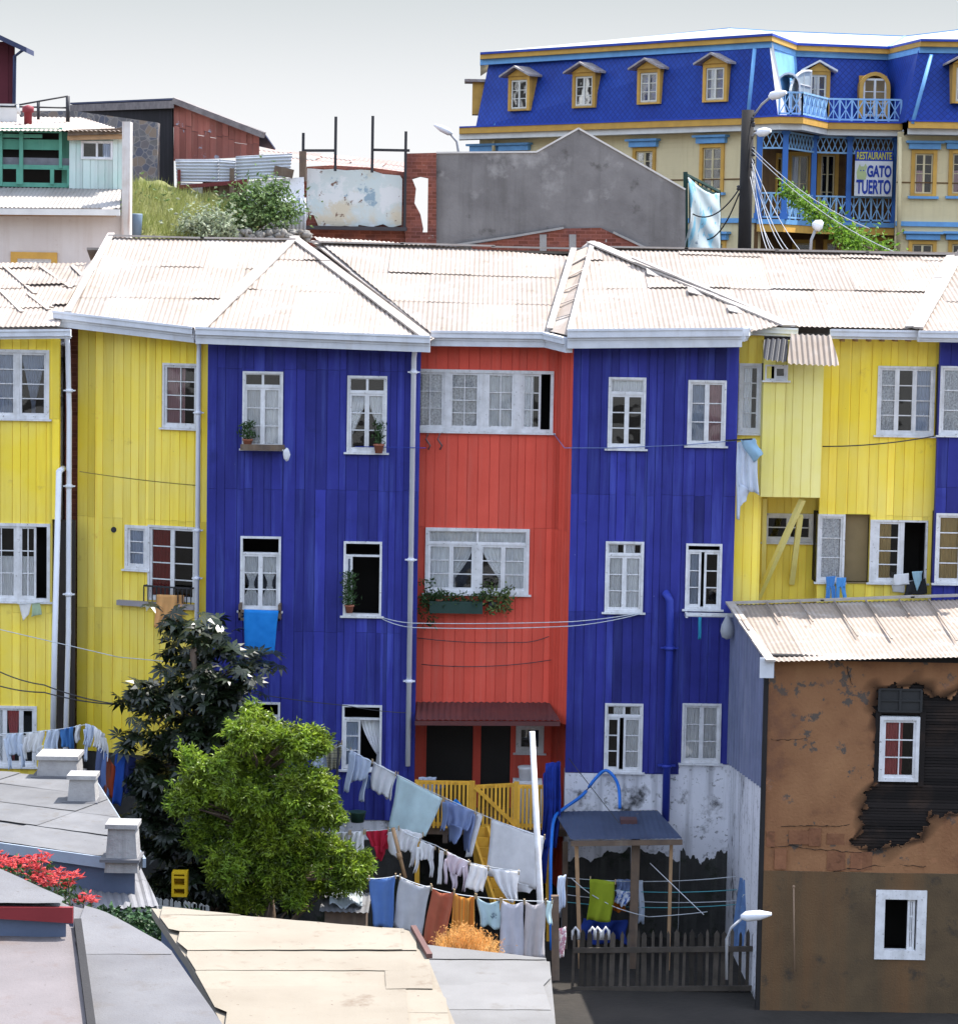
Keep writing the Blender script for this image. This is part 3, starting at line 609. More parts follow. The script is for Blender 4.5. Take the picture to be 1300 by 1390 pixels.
# ---------- house G (blue, right edge)
hG=thing('terraced_house','Blue boarded house cut off at the right edge, only a narrow strip in view','house',loc_at(1330,-.6),GRP)
wG=pw(1267,750,-.3,1430,750,-.3)
window(hG,wG,(1275,497,1340,591),[dict(f=(0,.5),r=3,k='full',m=curlace),dict(f=(.5,1),r=3,k='full')])
window(hG,wG,(1269,697,1338,792),[dict(f=(0,.5),r=4,k='full',m=G('ochre_curtain',(.5,.36,.16),.9)),dict(f=(.5,1),r=4)])
mb=MB(); boards(mb,wG,P(1300,460,-.3).z,0,joints=(P(1300,662,-.3).z,)); mb.build('wall',blu,hG)
mb=MB(); mb.box(wG.A.x,wG.A.x+2.2,1.2,8,0,P(1300,470,1).z); mb.build('rear_wall',plas,hG)
apG=P(1302,348,4.6)
mb=MB(); corr(mb,[P(1246,449,-.7),P(1440,453,-.7),P(1360,350,4.6),apG],laps=2,plane=apG); rG=mb.build('roof',roofm,hG)
mb=MB(); ridge(mb,P(1246,448,-.7),apG,.18); ridge(mb,P(1234,446,-.35),on(plF,1290,350),.16); ridge(mb,apG,P(1440,352,4.6),.2); mb.build('ridge_flashing',flash,rG)
mb=MB(); cornice(mb,P(1246,449,-.7),P(1440,452,-.7),h1=.12,h2=.08); mb.build('gutter',whtmetal,hG)
# rear slopes of the terrace roofs (one per house)
for (h,x0,x1) in ((hA,-110,118),(hB,118,390),(hC,390,420),(hD,420,790),(hE,790,812),(hF,812,1300),(hG,1300,1440)):
    mb=MB(); a=P(x0,345,yr+.05); b=P(x1,345,yr+.05); za=P((x0+x1)/2,334 if x0>100 else 358,yr).z-.06
    mb.hexa([(a.x,yr+.02,za-.05),(b.x,yr+.02,za-.05),(b.x,9,za-1.8),(a.x,9,za-1.8),(a.x,yr+.02,za),(b.x,yr+.02,za),(b.x,9,za-1.74),(a.x,9,za-1.74)]); mb.build('rear_roof_slope',roofm,h)

# ---------- brown plastered house, right
hH=thing('adobe_house','Brown plastered house at lower right with a big dark patch of fallen plaster','house',loc_at(1170,-5.5),None)
YH=-5.5
wH=pw(1041,1000,YH,1400,1000,YH)
ztH=P(1170,893,YH).z
window(hH,wH,(1193,973,1247,1061),[dict(f=(0,1),c=2,r=3,k='l',m=curcoral)],fw=.06,sill=False)
o=window(hH,wH,(1187,1208,1256,1302),[dict(f=(0,.72),gone=1),dict(f=(.72,.95),c=2,r=3)],fw=.16,sill=False,proud=.06)
adobe=G('brown_adobe_plaster',(.31,.155,.072),.95,(.215,.098,.046),ns=.9,streak=(.19,.075,.035),sk=.6,sscale=2,tk=.8,spots=[((.10,.08,.065),.59,.62,2.6),((.17,.08,.045),.56,.68,.9),((.38,.17,.08),.64,.7,1.3)],bump=.7,bs=18)
olive=G('drab_cement_render',(.115,.078,.042),.95,(.085,.058,.033),ns=2.2,streak=(.19,.09,.035),sk=.8,sscale=1.2,tk=.01,spots=[((.05,.04,.03),.6,.72,2.4)],bump=.5,bs=30)
lath=G('burnt_black_lath',(.014,.011,.010),.95,(.05,.03,.02),ns=1.6,nc=(.5,.8),tk=.5)
# outline of the fallen plaster, as a hole polygon rasterised into cells
import bisect
poly=[(1190,935),(1245,930),(1262,938),(1270,952),(1275,950),(1300,936),(1360,930),(1420,960),(1420,1100),(1300,1108),(1272,1106),(1258,1112),(1250,1140),(1225,1146),(1200,1153),(1165,1154),(1155,1142),(1172,1120),(1168,1100),(1176,1085),(1180,1070),(1188,1060),(1190,1000),(1187,960)]
pp=[wH.hit(*q) for q in poly]
def inside(x,y,pl):
    c=False; n=len(pl)
    for i in range(n):
        x0,y0=pl[i];x1,y1=pl[(i+1)%n]
        if (y0>y)!=(y1>y) and x<(x1-x0)*(y-y0)/(y1-y0)+x0: c=not c
    return c
mb=MB(); cs=.02; zlow=wH.hit(1100,1184)[1]
nx=int(wH.len/cs); nz=int((ztH-zlow)/cs)+1
occ={}
for i in range(nx+1):
    for j in range(nz+1):
        a=i*cs; z=zlow+j*cs
        jx=.05*math.sin(a*9+z*13)+R.uniform(-.015,.015); jz=.05*math.sin(a*15-z*7)+R.uniform(-.015,.015)
        ins=inside(a+jx+.03*math.sin(z*41+a*17),z+jz+.03*math.sin(a*37-z*23),pp)
        for h in wH.holes:
            if h[0]-.0<=a+cs/2<=h[1] and h[2]<=z+cs/2<=h[3]: ins=True
        occ[i,j]=not ins
def segd(x,y,a,b):
    dx,dy=b[0]-a[0],b[1]-a[1]; t=max(0,min(1,((x-a[0])*dx+(y-a[1])*dy)/(dx*dx+dy*dy))); return math.hypot(x-a[0]-t*dx,y-a[1]-t*dy)
def soot(x,y):
    d=min(segd(x,y,a,b) for a,b in zip(pp,pp[1:]+pp[:1])); q=.16+.10*math.sin(x*6+y*3)+.07*math.sin(x*13-y*17)
    return .5 if d>q else .5-.55*(1-max(0,d)/q)**1.3
def dz(i,j): a=i*cs; z=j*cs; return .012*math.sin(a*2.3+z*1.1)+.008*math.sin(a*5.1-z*4.3)
for i in range(nx):
    for j in range(nz):
        if occ[i,j] and j*cs+zlow<ztH:
            q=[(i,j),(i+1,j),(i+1,j+1),(i,j+1)]
            f=[wH.pt(x*cs,dz(x,y),zlow+y*cs) for x,y in q]
            mb.add(f,[(0,1,2,3)],soot(i*cs,zlow+j*cs))
            for (di,dj,e0,e1) in ((-1,0,3,0),(1,0,1,2),(0,-1,0,1),(0,1,2,3)):
                if not occ.get((i+di,j+dj),True):
                    mb.add([f[e0],f[e1],f[e1]+wH.n*.03,f[e0]+wH.n*.03],[(0,1,2,3)],.4)
mb.build('plaster_wall',adobe,hH)
mb=MB(); z=zlow-.02; hs=[h for h in wH.holes]
while z<ztH:
    cuts=[(0.0,wH.len)]
    for h in hs:
        if h[2]<z+.03 and h[3]>z: cuts=[c for a,b in cuts for c in ((a,min(b,h[0])),(max(a,h[1]),b)) if c[1]>c[0]]
    for a,b in cuts: wH.box(mb,a,b,.035+R.uniform(0,.012),.14,z,z+R.uniform(.038,.05),R.random())
    z+=.052
mb.build('exposed_lath',lath,hH)
mb=MB(); wl_=Wall((wH.A.x,YH-.03),(wH.A.x+wH.len,YH-.03)); wl_.holes=[wH.holes[-1]]; boards(mb,wl_,zlow+.01,0,bw=2,gap=0.0); mb.build('lower_render',olive,hH)
mb=MB(); r_=wH.rect(1193,936,1250,966); wH.box(mb,r_[0],r_[1],.0,.06,r_[2],r_[3]);
for k in range(3): a=r_[0]+(r_[1]-r_[0])*k/2; wH.box(mb,a-.02,a+.02,-.03,.0,r_[2],r_[3])
for z in (r_[2],(r_[2]+r_[3])/2,r_[3]): wH.box(mb,r_[0],r_[1],-.025,.0,z-.015,z+.015)
mb.build('shutter_box',G('charred_shutter',(.035,.035,.035),.8),hH)
mb=MB(); r_=wH.rect(1170,966,1195,1060); wH.box(mb,r_[1]-.1,r_[1],-.0,.05,r_[2]-.1,r_[3]); mb.build('window_jamb',lath,hH); mb=MB(); r_=wH.rect(1247,966,1252,1060); wH.box(mb,r_[0],r_[0]+.1,0,.05,r_[2]-.1,r_[3]); mb.build('window_jamb',lath,hH)
# broken blocks along the ledge
mb=MB(); x=1046
while x<1260:
    w_=R.uniform(18,34); y0=R.uniform(1122,1128); 
    for (ya,yb) in ((y0,1150),(1152,1183)):
        if (x<1150 or ya>1140) and x<1205 and R.random()<.8:
            sh_=R.uniform(-9,6); r_=wH.rect(x+sh_+R.uniform(0,4),ya+R.uniform(-1,6),x+sh_+w_-R.uniform(0,7),yb-R.uniform(0,4)); wH.box(mb,r_[0],r_[1],-.004-R.uniform(0,.014),.02,r_[2],r_[3],R.random())
    x+=w_
mb.build('adobe_blocks',G('adobe_block',(.25,.112,.055),.95,(.18,.075,.04),ns=3,spots=[((.13,.06,.03),.58,.66,3)],bump=1,bs=9,tk=.15),hH)
mb=MB()
for (x,y,n_,dx,dy) in ((1046,1003,16,3.5,.2),(1150,905,9,.6,3),(1046,1150,30,4.2,.3),(1060,1122,22,4.6,.1),(1130,1184,30,4.4,0)):
    p_=[]
    for k in range(n_): s_,z_=wH.hit(x,y); p_.append(wH.pt(s_,-.012,z_)); x+=dx+R.uniform(-1.2,1.2); y+=dy+R.uniform(-1.6,1.6)
    mb.tube(p_,[.002+.006*R.random() for _ in p_],5)
mb.build('plaster_crack',lath,hH)
# left side wall (corrugated above, plaster below), set square to the front
a=P(993,830,-.65); xs=P(1041,1000,YH).x
wS=Wall((P(993,930,-.65).x,-.62),(xs,YH+.02))
mb=MB(); zt0=P(993,822,-.6).z; zt1=P(1040,900,YH).z-.02
zb0=P(993,1036,-.6).z; zb1=P(1036,1072,YH).z
k=0; n=int(wS.len/.1)*6; f_=[]; bk=[]
mb.grid(lambda u,v: wS.pt(u*wS.len,-.02-.045*math.sin(u*wS.len/.37*2*pi),(zb0+(zb1-zb0)*u)*(1-v)+v*(zt0+(zt1-zt0)*u)),n,1)
mb.build('corrugated_side',G('blue_grey_iron',(.17,.19,.30),.55,(.12,.14,.22),ns=2,streak=(.3,.32,.4),sk=.5),hH)
mb=MB(); mb.hexa([wS.pt(0,.0,0),wS.pt(wS.len,.0,0),wS.pt(wS.len,.15,0),wS.pt(0,.15,0),wS.pt(0,.0,zb0+.1),wS.pt(wS.len,.0,zb1+.1),wS.pt(wS.len,.15,zb1+.1),wS.pt(0,.15,zb0+.1)])
mb.hexa([wS.pt(0,.03,zb0),wS.pt(wS.len,.03,zb1),wS.pt(wS.len,.15,zb1),wS.pt(0,.15,zb0),wS.pt(0,.03,zt0),wS.pt(wS.len,.03,zt1),wS.pt(wS.len,.15,zt1),wS.pt(0,.15,zt0)]); mb.build('side_wall',plas,hH)
mb=MB(); mb.box(xs-.07,xs+.0,YH-.02,YH+.15,0,zt1); mb.build('corner_post',blk,hH)
a=P(1045,899,YH-.35);b=P(1480,889,YH-.35);c=P(1480,806,-.9);d=P(990,821,-.9)
mb=MB(); corr(mb,[a,b,c,d],laps=9,pitch=.085,amp=.008,plane=d,lift=.04)
for x in () if 0 else (1012,1060,1105,1152,1195,1240,1280): 
    e=P(x-25,822,-1.0)
    f=R.uniform(.3,.9); u_=P(x-20,820-0.02*(x-1000),-1.0); v_=P(x+28,893-.025*(x-1000),YH-.3); mb.bar(u_+V((0,0,.015)),u_.lerp(v_,f)+V((0,0,.02)),.03,.02,tint=0)
rH=mb.build('roof',roofm,hH)
mb=MB(); ridge(mb,d,c,.18); ridge(mb,d,a,.16); mb.build('ridge_flashing',flash,rH)
mb=MB(); wH.box(mb,-.02,wH.len,-.0,.3,ztH-.0,P(1170,897,YH-.3).z+.0,.1) if 0 else None
wH.box(mb,0,wH.len,-.02,.2,ztH-.06,ztH+.02); mb.build('eave_board',blk,hH)
mb=MB(); q=P(1041,895,YH-.3); mb.box(q.x-.12,q.x+.12,YH-.3,YH-.27,q.z-.32,q.z+.02); mb.build('fascia_end',whtmetal,hH)
mb=MB(); mb.box(xs+.2,xs+6.2,YH+1.2,-.8,0,ztH-.1); mb.build('core_wall',plas,hH)
# ================================================================ hotel on the hill
hy=G('cream_yellow_clapboard',(.74,.62,.36),.75,(.64,.53,.32),ns=.5,streak=(.5,.4,.22),sk=.4,tk=.01,pat='lines',bump=.2)
och=G('ochre_trim_paint',(.60,.34,.07),.7,(.48,.27,.06),ns=3,tk=.2)
cy=G('sky_blue_trim_paint',(.16,.38,.66),.6,(.13,.30,.55),ns=3,tk=.2)
mans=G('royal_blue_slate_shingle',(.012,.060,.36),.6,(.009,.04,.27),ns=.6,uvpat='scale',bump=.3)
hwht=G('white_trim_paint',(.70,.69,.66),.7)
hroof=G('white_roof_sheet',(.34,.34,.34),.8,(.28,.28,.28),ns=1,tk=.08)
hdark=G('shaded_brown_timber',(.16,.085,.03),.8,(.10,.05,.02),ns=3)  # one dark brown for porch walls, ceiling, balcony floor and battens
hp=thing('corner_hotel','Large cream yellow building on the hill with royal blue mansard roof, dormers and balconies','building',V((9.5,45,12.8)))
def HX(px,py,Y): return P(px,py,Y).x
zA1,zA2=17.86,20.45
def band(mb,pts,z0,z1,o0,o1,tint=None):
    for (x0,y0),(x1,y1) in zip(pts,pts[1:]):
        mb.hexa([(x0,y0-o1,z0),(x1,y1-o1,z0),(x1,y1-o0,z0),(x0,y0-o0,z0),(x0,y0-o1,z1),(x1,y1-o1,z1),(x1,y1-o0,z1),(x0,y0-o0,z1)],R.random() if tint is None else tint)
mb_=[(645,182,50),(1057,160,40.1),(1086,170,43.6),(1205,172,44.4),(1227,172,41.1),(1500,172,40.8)]
mt_=[(664,88,50.5),(1044,66,40.7),(1080,75,44.2),(1204,80,45.0),(1247,72,41.8),(1500,72,41.5)]
bot=[(HX(*q),q[2]) for q in mb_]; top=[(HX(*q),q[2]) for q in mt_]
mb=MB()
for i in range(5):
    a=V((*bot[i],zA1));b=V((*bot[i+1],zA1));c=V((*top[i+1],zA2));d=V((*top[i],zA2)); u=(b-a).normalized(); h=(d-a).length
    if i==1: continue
    mb.quad(a,b,c,d,.5,[(0,0),((b-a).length,0),((c-a).dot(u),h),((d-a).dot(u),h)])
a=V((*bot[0],zA1)); d=V((*top[0],zA2)); mb.quad(a+V((.3,9,0)),a,d,d+V((0,8.5,0)),.5,[(0,0),(9,0),(9,2.8),(0,2.8)])
mb.build('mansard_roof',mans,hp)
mb=MB(); a=V((*bot[1],zA1));b=V((*bot[2],zA1));c=V((*top[2],zA2));d=V((*top[1],zA2)); mb.quad(a,b,c,d); mb.build('mansard_return',cy,hp)
mb=MB(); mb.prism([a+V((-.02,-.02,0)),a+V((.32,.25,0)),d+V((.1,.0,0)),d+V((-.02,-.02,0))],(0,.06,0)); mb.build('hip_board',hwht,hp)
# cornices
ct=[(top[0][0]-.35,top[0][1]),(top[1][0]+.05,top[1][1]),top[2],top[3],top[4],top[5]]
mb=MB(); band(mb,ct,zA2-.2,zA2+.0,-.1,.12); mb.build('upper_frieze',cy,hp)
mb=MB(); band(mb,ct,zA2+.0,zA2+.17,-.2,.32); mb.build('upper_cornice',och,hp)
mb=MB(); band(mb,ct,zA2+.17,zA2+.25,-.2,.4); mb.build('upper_gutter',G('deep_blue_gutter',(.02,.06,.4),.5),hp)
bal=[(1057,160,39.6),(1088,160,39.6),(1122,172,42.5),(1222,172,42.4)]
cb=[(bot[0][0]-.6,bot[0][1]),(HX(1030,160,40.3),40.3)]+[(HX(*q),q[2]) for q in bal]+[(HX(1230,172,41.1),41.1),bot[5]]
cb2=cb[:2]+[(x,y+.1) for x,y in cb[2:6]]+cb[6:]
mb=MB(); band(mb,cb,zA1-.22,zA1,-.9,.42); mb.build('lower_cornice',och,hp)
mb=MB(); band(mb,cb,zA1-.42,zA1-.22,-.6,.25); mb.build('lower_frieze',hwht,hp)
mb=MB(); band(mb,cb,zA1,zA1+.05,-.9,.46); mb.build('cornice_flashing',G('deep_blue_gutter',(.02,.06,.4),.5),hp)
# roof top
rg=[(705,68,57),(990,38,47),(1050,42,48),(1228,49,48.5),(1320,38,48),(1500,36,48)]
rz=[P(*q) for q in rg]; 
base_=[V((x,y-.3,zA2+.25)) for x,y in ct]
mb=MB()
def sheetpoly(p,t): mb.add(p,[tuple(range(len(p)))],t)
sheetpoly([base_[0],base_[1],rz[1],rz[0]],.5); sheetpoly([base_[1],base_[2],rz[2],rz[1]],.8); sheetpoly([base_[2],base_[3],rz[3],rz[2]],.3); sheetpoly([base_[3],base_[4],rz[4],rz[3]],.7); sheetpoly([base_[4],base_[5],rz[5],rz[4]],.4)
sheetpoly([base_[0],rz[0],base_[0]+V((0,12,0))],.4)
mb.build('top_roof',hroof,hp)
mb=MB(); 
for a,b in zip(rz,rz[1:]): mb.bar(a,b,.12,.05)
mb.bar(base_[3],rz[3],.1,.05); mb.build('roof_ridge',cy,hp)
# walls
wl=Wall((HX(650,230,50),50),(HX(1031,230,40.5),40.5)); wr=Wall((HX(1217,230,41.6),41.6),(HX(1500,230,41.3),41.3))
wp=Wall((HX(1040,230,43.9),43.9),(HX(1217,230,44.6),44.6)); wp0=Wall((HX(1031,230,40.5),40.5),(HX(1063,230,44),44))
ztop=zA1-.3
def hwin(w,px,c=2,r=4,head=True,k=None,parent=hp,fw=.13,m=None,sill=True,hm=None):
    rc=w.rect(*px); w.holes.append(rc); FR,GL,CU,MU=MB(),MB(),{},MB(); s0,s1,z0,z1=rc
    for (a0,a1,b0,b1) in ((s0,s0+fw,z0,z1),(s1-fw,s1,z0,z1),(s0+fw,s1-fw,z1-fw,z1),(s0+fw,s1-fw,z0,z0+fw*.6)): w.box(FR,a0,a1,-.06,.1,b0,b1,R.random())
    sashes(w,(s0+fw,s1-fw,z0+fw*.6,z1-fw),[dict(f=(i/c,(i+1)/c),r=r,k=k if i==0 else None,m=m or cur) for i in range(c)],None,.02,MU,GL,CU,proud=-.02,sw=.035,mw=.025)
    o=FR.build('window',och,parent); MU.build('sash',G('cream_sash_paint',(.66,.56,.34),.7),o); GL.build('pane',GLASS,o)
    for m_,mm in CU.items(): mm.build('curtain',m_,o)
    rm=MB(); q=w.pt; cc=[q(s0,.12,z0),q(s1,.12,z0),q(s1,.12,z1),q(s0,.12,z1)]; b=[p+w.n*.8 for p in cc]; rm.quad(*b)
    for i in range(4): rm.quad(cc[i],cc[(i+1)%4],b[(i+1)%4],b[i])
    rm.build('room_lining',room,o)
    if head:
        hb=MB(); w.box(hb,s0-.1,s1+.1,-.16,.0,z1+.02,z1+.22); w.box(hb,s0-.2,s1+.2,-.26,.0,z1+.22,z1+.30); hb.build('window_head',cy,o)
    if sill: sb=MB(); w.box(sb,s0-.08,s1+.08,-.14,.0,z0-.09,z0-.004); sb.build('sill',cy,o)
    return o
for px in ((643,206,673,262),(682,205,717,262),(859,200,890,258),(950,195,983,261)): hwin(wl,px)
for px in ((1236,203,1271,266),(1287,203,1322,266)): hwin(wr,px,k='half',m=curpink)
for px in ((1232,326,1270,384),(1286,326,1322,384)): hwin(wr,px)
for px in ((955,326,985,384),(885,326,920,384)): hwin(wl,px)
for px in ((1108,205,1137,290),): hwin(wp,px,r=3,head=False,sill=False)
hwin(wp,(1068,206,1101,290),c=2,r=2,head=False,sill=False,k='full',m=curblue)
hwin(wp0,(1052,208,1062,290),c=1,r=4,head=False,sill=False)
hwin(wp,(1074,325,1105,400),c=1,r=1,head=False,sill=False); hwin(wp,(1116,325,1140,400),c=1,r=2,head=False,sill=False); hwin(wp,(1176,322,1210,400),c=2,r=1,head=False,sill=False)
for w in (wl,wr): mb=MB(); boards(mb,w,ztop,12.9,bw=3,gap=0,jit=0); mb.build('wall',hy,hp)
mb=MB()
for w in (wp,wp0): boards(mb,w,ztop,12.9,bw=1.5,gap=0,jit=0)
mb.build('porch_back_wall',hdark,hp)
z2=14.45
for w in (wl,wr):
    mb=MB(); w.box(mb,0,w.len,-.1,.0,z2-.1,z2+.06); mb.build('string_course',cy,hp)
    mb=MB(); w.box(mb,0,w.len,-.03,.0,z2+1.37,z2+1.41); mb.build('batten',hdark,hp)
# porch
pc=[(1030,230,40.2),(1065,230,39.9),(1104,230,42.6),(1152,230,42.9),(1215,230,42.9)]
cp=[V((HX(*q),q[2],0)) for q in pc]; zp=z2+.02; 
mb=MB(); pl=[(p.x,p.y) for p in cp]; band(mb,pl,zp-.16,zp,-2.2,.16); mb.build('porch_floor',cy,hp)
mb=MB(); band(mb,pl,zp-.42,zp-.16,-.3,.1); mb.build('porch_fascia',och,hp)
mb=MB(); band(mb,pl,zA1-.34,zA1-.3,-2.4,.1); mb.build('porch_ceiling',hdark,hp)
def xrail(mb,a,b,h,n):
    a=V(a);b=V(b); mb.bar(a+V((0,0,h)),b+V((0,0,h)),.07,.06); mb.bar(a+V((0,0,.08)),b+V((0,0,.08)),.06,.06)
    for k in range(n+1): p=a+(b-a)*k/n; mb.bar(p,p+V((0,0,h)),.06,.06,up=(0,1,0))
    for k in range(n):
        p=a+(b-a)*(k+.06)/n; q=a+(b-a)*(k+.94)/n
        mb.bar(p+V((0,0,.1)),q+V((0,0,h-.04)),.04,.035); mb.bar(p+V((0,0,h-.04)),q+V((0,0,.1)),.042,.033)
        mid=(p+q)/2; mb.bar(mid+V((0,-.01,.1)),mid+V((0,-.01,h)),.03,.03,up=(0,1,0))
rc=G('pale_blue_railing_paint',(.30,.50,.70),.6,(.20,.38,.6),ns=5,tk=.25)
mb=MB()
for i,n in ((0,2),(1,5),(2,3),(3,4)): xrail(mb,cp[i]+V((0,0,zp)),cp[i+1]+V((0,0,zp)),.88,n)
mb.build('porch_railing',rc,hp)
mb=MB(); zc=zA1-.42
for i,n in ((0,4),(1,9),(2,6),(3,9)):
    a=cp[i];b=cp[i+1]; 
    for z in (zc-.05,zc-.58): mb.bar(a+V((0,0,z)),b+V((0,0,z)),.06,.06)
    for k in range(n):
        p=a+(b-a)*k/n;q=a+(b-a)*(k+1)/n; mb.bar(p+V((0,0,zc-.56)),q+V((0,0,zc-.06)),.03,.03); mb.bar(p+V((0,0,zc-.06)),q+V((0,0,zc-.56)),.032,.028)
mb.build('porch_lattice_frieze',rc,hp)
cb3=G('blue_column_paint',(.05,.17,.5),.6)
for p in cp:
    mb=MB(); mb.box(p.x-.09,p.x+.09,p.y-.09,p.y+.09,zp,zc); mb.box(p.x-.14,p.x+.14,p.y-.14,p.y+.14,zc-.12,zc-.02); mb.box(p.x-.13,p.x+.13,p.y-.13,p.y+.13,zp,zp+.2); mb.build('porch_column',cb3,hp)
mb=MB(); q=[V((HX(*q),q[2],zA1+.05)) for q in bal]
for i,n in ((0,2),(1,6),(2,6)): xrail(mb,q[i],q[i+1],.78,n)
mb.build('balcony_railing',rc,hp)
mb=MB(); mb.prism([V((p.x,p.y,zA1-.05)) for p in q]+[V((q[3].x,44.6,zA1-.05)),V((q[0].x,44.0,zA1-.05))],(0,0,.09)); mb.build('balcony_floor',hdark,hp)
# dormers
def dormer(px0,y0,px1,y1,Y,peak,round_=False,c=2,roofm=hwht):
    w=Wall((HX(px0-5,y1,Y)-.3,Y),(HX(px1,y1,Y)+.3,Y))
    if px0<1000:
        A_=V((*bot[0],0)); u_=(V((*bot[1],0))-A_).normalized(); n_=V((u_.y,-u_.x,0)); A_=A_+n_*.02; B_=A_+u_*14; w=Wall((A_.x,A_.y),(B_.x,B_.y))
    rc=w.rect(px0,y0,px1,y1); s0,s1,z0,z1=rc
    zk=z1-(s1-s0)/2 if round_ else z1; mb=MB(); w.box(mb,s0,s0+.05,.1,1.6,z0,zk,.3); w.box(mb,s1-.05,s1,.1,1.6,z0,zk,.3); w.box(mb,s0+.05,s1-.05,.5,.6,z0,z1-.1,0)
    fw=.13
    if not round_:
        for (a0,a1,b0,b1) in ((s0,s0+fw,z0,z1),(s1-fw,s1,z0,z1),(s0+fw,s1-fw,z1-fw,z1),(s0+fw,s1-fw,z0,z0+.06)): w.box(mb,a0,a1,-.03,.12,b0,b1,R.random())
    else:
        m_=(s0+s1)/2; r_=(s1-s0)/2; zc_=z1-r_
        for (a0,a1) in ((s0,s0+fw),(s1-fw,s1)): w.box(mb,a0,a1,-.03,.12,z0,zc_)
        for k in range(10):
            a=pi*k/10;b=pi*(k+1)/10
            q=[w.pt(m_+math.cos(t)*rr,-.03,zc_+math.sin(t)*rr) for t,rr in ((a,r_-fw),(a,r_),(b,r_),(b,r_-fw))]
            mb.hexa([q[0],q[3],q[2],q[1]]+[x+w.n*.9 for x in (q[0],q[3],q[2],q[1])])
    o=mb.build('dormer',och,hp)
    FR,GL,CU=MB(),MB(),{}
    sashes(w,(s0+fw,s1-fw,z0+.06,(z1-fw) if not round_ else z1-fw-.1),[dict(f=(i/c,(i+1)/c),r=3,k='r' if R.random()<.5 and i==0 else None) for i in range(c)],None,.03,FR,GL,CU,proud=-.02,sw=.04,mw=.028)
    FR.build('sash',G('white_sash_paint',(.72,.69,.60),.7),o); GL.build('pane',GLASS,o)
    for m_2,mm in CU.items(): mm.build('curtain',m_2,o)
    if not round_:
        mb=MB(); m_=(s0+s1)/2; e=.22; pz=z1+peak
        for sg in (-1,1):
            A=w.pt(m_+sg*((s1-s0)/2+e),-.3,z1-.04);B=w.pt(m_,-.3,pz)
            mb.hexa([A,B,B+w.n*2.0,A+w.n*2.0]+[x+V((0,0,.07)) for x in (A,B,B+w.n*2.0,A+w.n*2.0)] if sg<0 else [B,A,A+w.n*2.0,B+w.n*2.0]+[x+V((0,0,.07)) for x in (B,A,A+w.n*2.0,B+w.n*2.0)])
        mb.build('dormer_roof',roofm,o)
        mb=MB(); mb.prism([w.pt(s0,-.08,z1),w.pt(s1,-.08,z1),w.pt(m_,-.08,pz-.02)],w.n*.1); mb.build('gable_board',och,o)
    return o
rm_=G('weathered_dormer_sheet',(.40,.38,.37),.7,(.25,.18,.15),ns=6)
def Yw(px): return 50-(px-650)/(1050-650)*10
for (a,b,c,d,e) in ((690,103,719,150,690),(777,98,808,146,777),(865,93,896,141,865),(954,86,987,138,954)): dormer(a,b,c,d,Yw(a)+.02,.3,roofm=rm_)
dormer(640,105,655,150,50.3,.2) if 0 else None
dormer(1292,86,1325,140,40.9,.3,roofm=rm_)
dormer(1094,96,1126,160,43.8,.3,roofm=hwht)
dormer(1166,97,1208,160,43.9,0,round_=True)
# side dormer in profile on the far left slope
mb=MB(); p=P(650,128,50.8); mb.box(p.x-.25,p.x+.5,50.6,51.4,p.z-.75,p.z+.45); o=mb.build('dormer',och,hp)
mb=MB(); mb.box(p.x-.55,p.x+.5,50.4,51.6,p.z+.45,p.z+.55); mb.build('dormer_roof',rm_,o)
# glazed arched leaf standing open at the balcony door, and rounded hood left of it
w=Wall((HX(1072,130,41.0),41.0),(HX(1100,130,43.2),43.2)); mb=MB(); rc_=w.rect(1072,92,1100,150); s0,s1,z0,z1=rc_
arc=[w.pt(s1-math.cos(pi/2*k/10)*(s1-s0),0,z1-1.0+math.sin(pi/2*k/10)*1.0) for k in range(11)]
for p_,q_ in zip(arc,arc[1:]): mb.bar(p_,q_,.07,.06)
mb.bar(w.pt(s0,0,z0),arc[0],.07,.06); mb.bar(w.pt(s1,0,z0),w.pt(s1,0,z1),.07,.06); mb.bar(w.pt(s0,0,z0+.03),w.pt(s1,0,z0+.03),.06,.06)
for k in (1,2): z=z0+(z1-z0)*k/3.2; mb.bar(w.pt(s0+.02,0,z),w.pt(s1,0,z),.03,.03)
for k in (1,2): a_=s0+(s1-s0)*k/3; mb.bar(w.pt(a_,0,z0),w.pt(a_,0,z1-.5+.15*k),.03,.03)
o=mb.build('open_glazed_leaf',hwht,hp); mb=MB(); mb.prism([w.pt(s0,.01,z0),w.pt(s1,.01,z0)]+[x+w.n*.01 for x in arc[::-1]],w.n*.01); mb.build('pane',G('milky_glass',(.5,.58,.62),.2,trans=.3,bump=0),o)
mb=MB(); p=P(1068,118,41.6); rr=.42
for k in range(8):
    a=pi*k/8;b=pi*(k+1)/8; q=[V((p.x+math.cos(t)*r_,41.2,p.z+math.sin(t)*r_*1.15)) for t,r_ in ((a,rr-.06),(a,rr),(b,rr),(b,rr-.06))]; mb.hexa(q[::-1]+[x+V((0.1,1.4,0)) for x in q[::-1]])
mb.box(p.x-rr,p.x-rr+.06,41.2,42.6,p.z-1.1,p.z); mb.box(p.x+rr-.06,p.x+rr,41.2,42.6,p.z-1.1,p.z); mb.build('rounded_hood',hwht,hp)
# downpipes
for (x0,y0,Ya,x1,y1,Yb,mm) in ((682,86,50.1,672,176,49.3,cy),(1024,66,40.7,1015,158,40.4,cy),(1264,74,41.3,1238,168,40.7,cy),(1222,186,41.3,1219,345,41.3,hy),(670,190,49.2,670,205,49.2,hy)):
    mb=MB(); mb.tube([P(x0,y0,Ya),P(x1,y1,Yb)],.07,8); mb.build('downpipe',mm,hp)
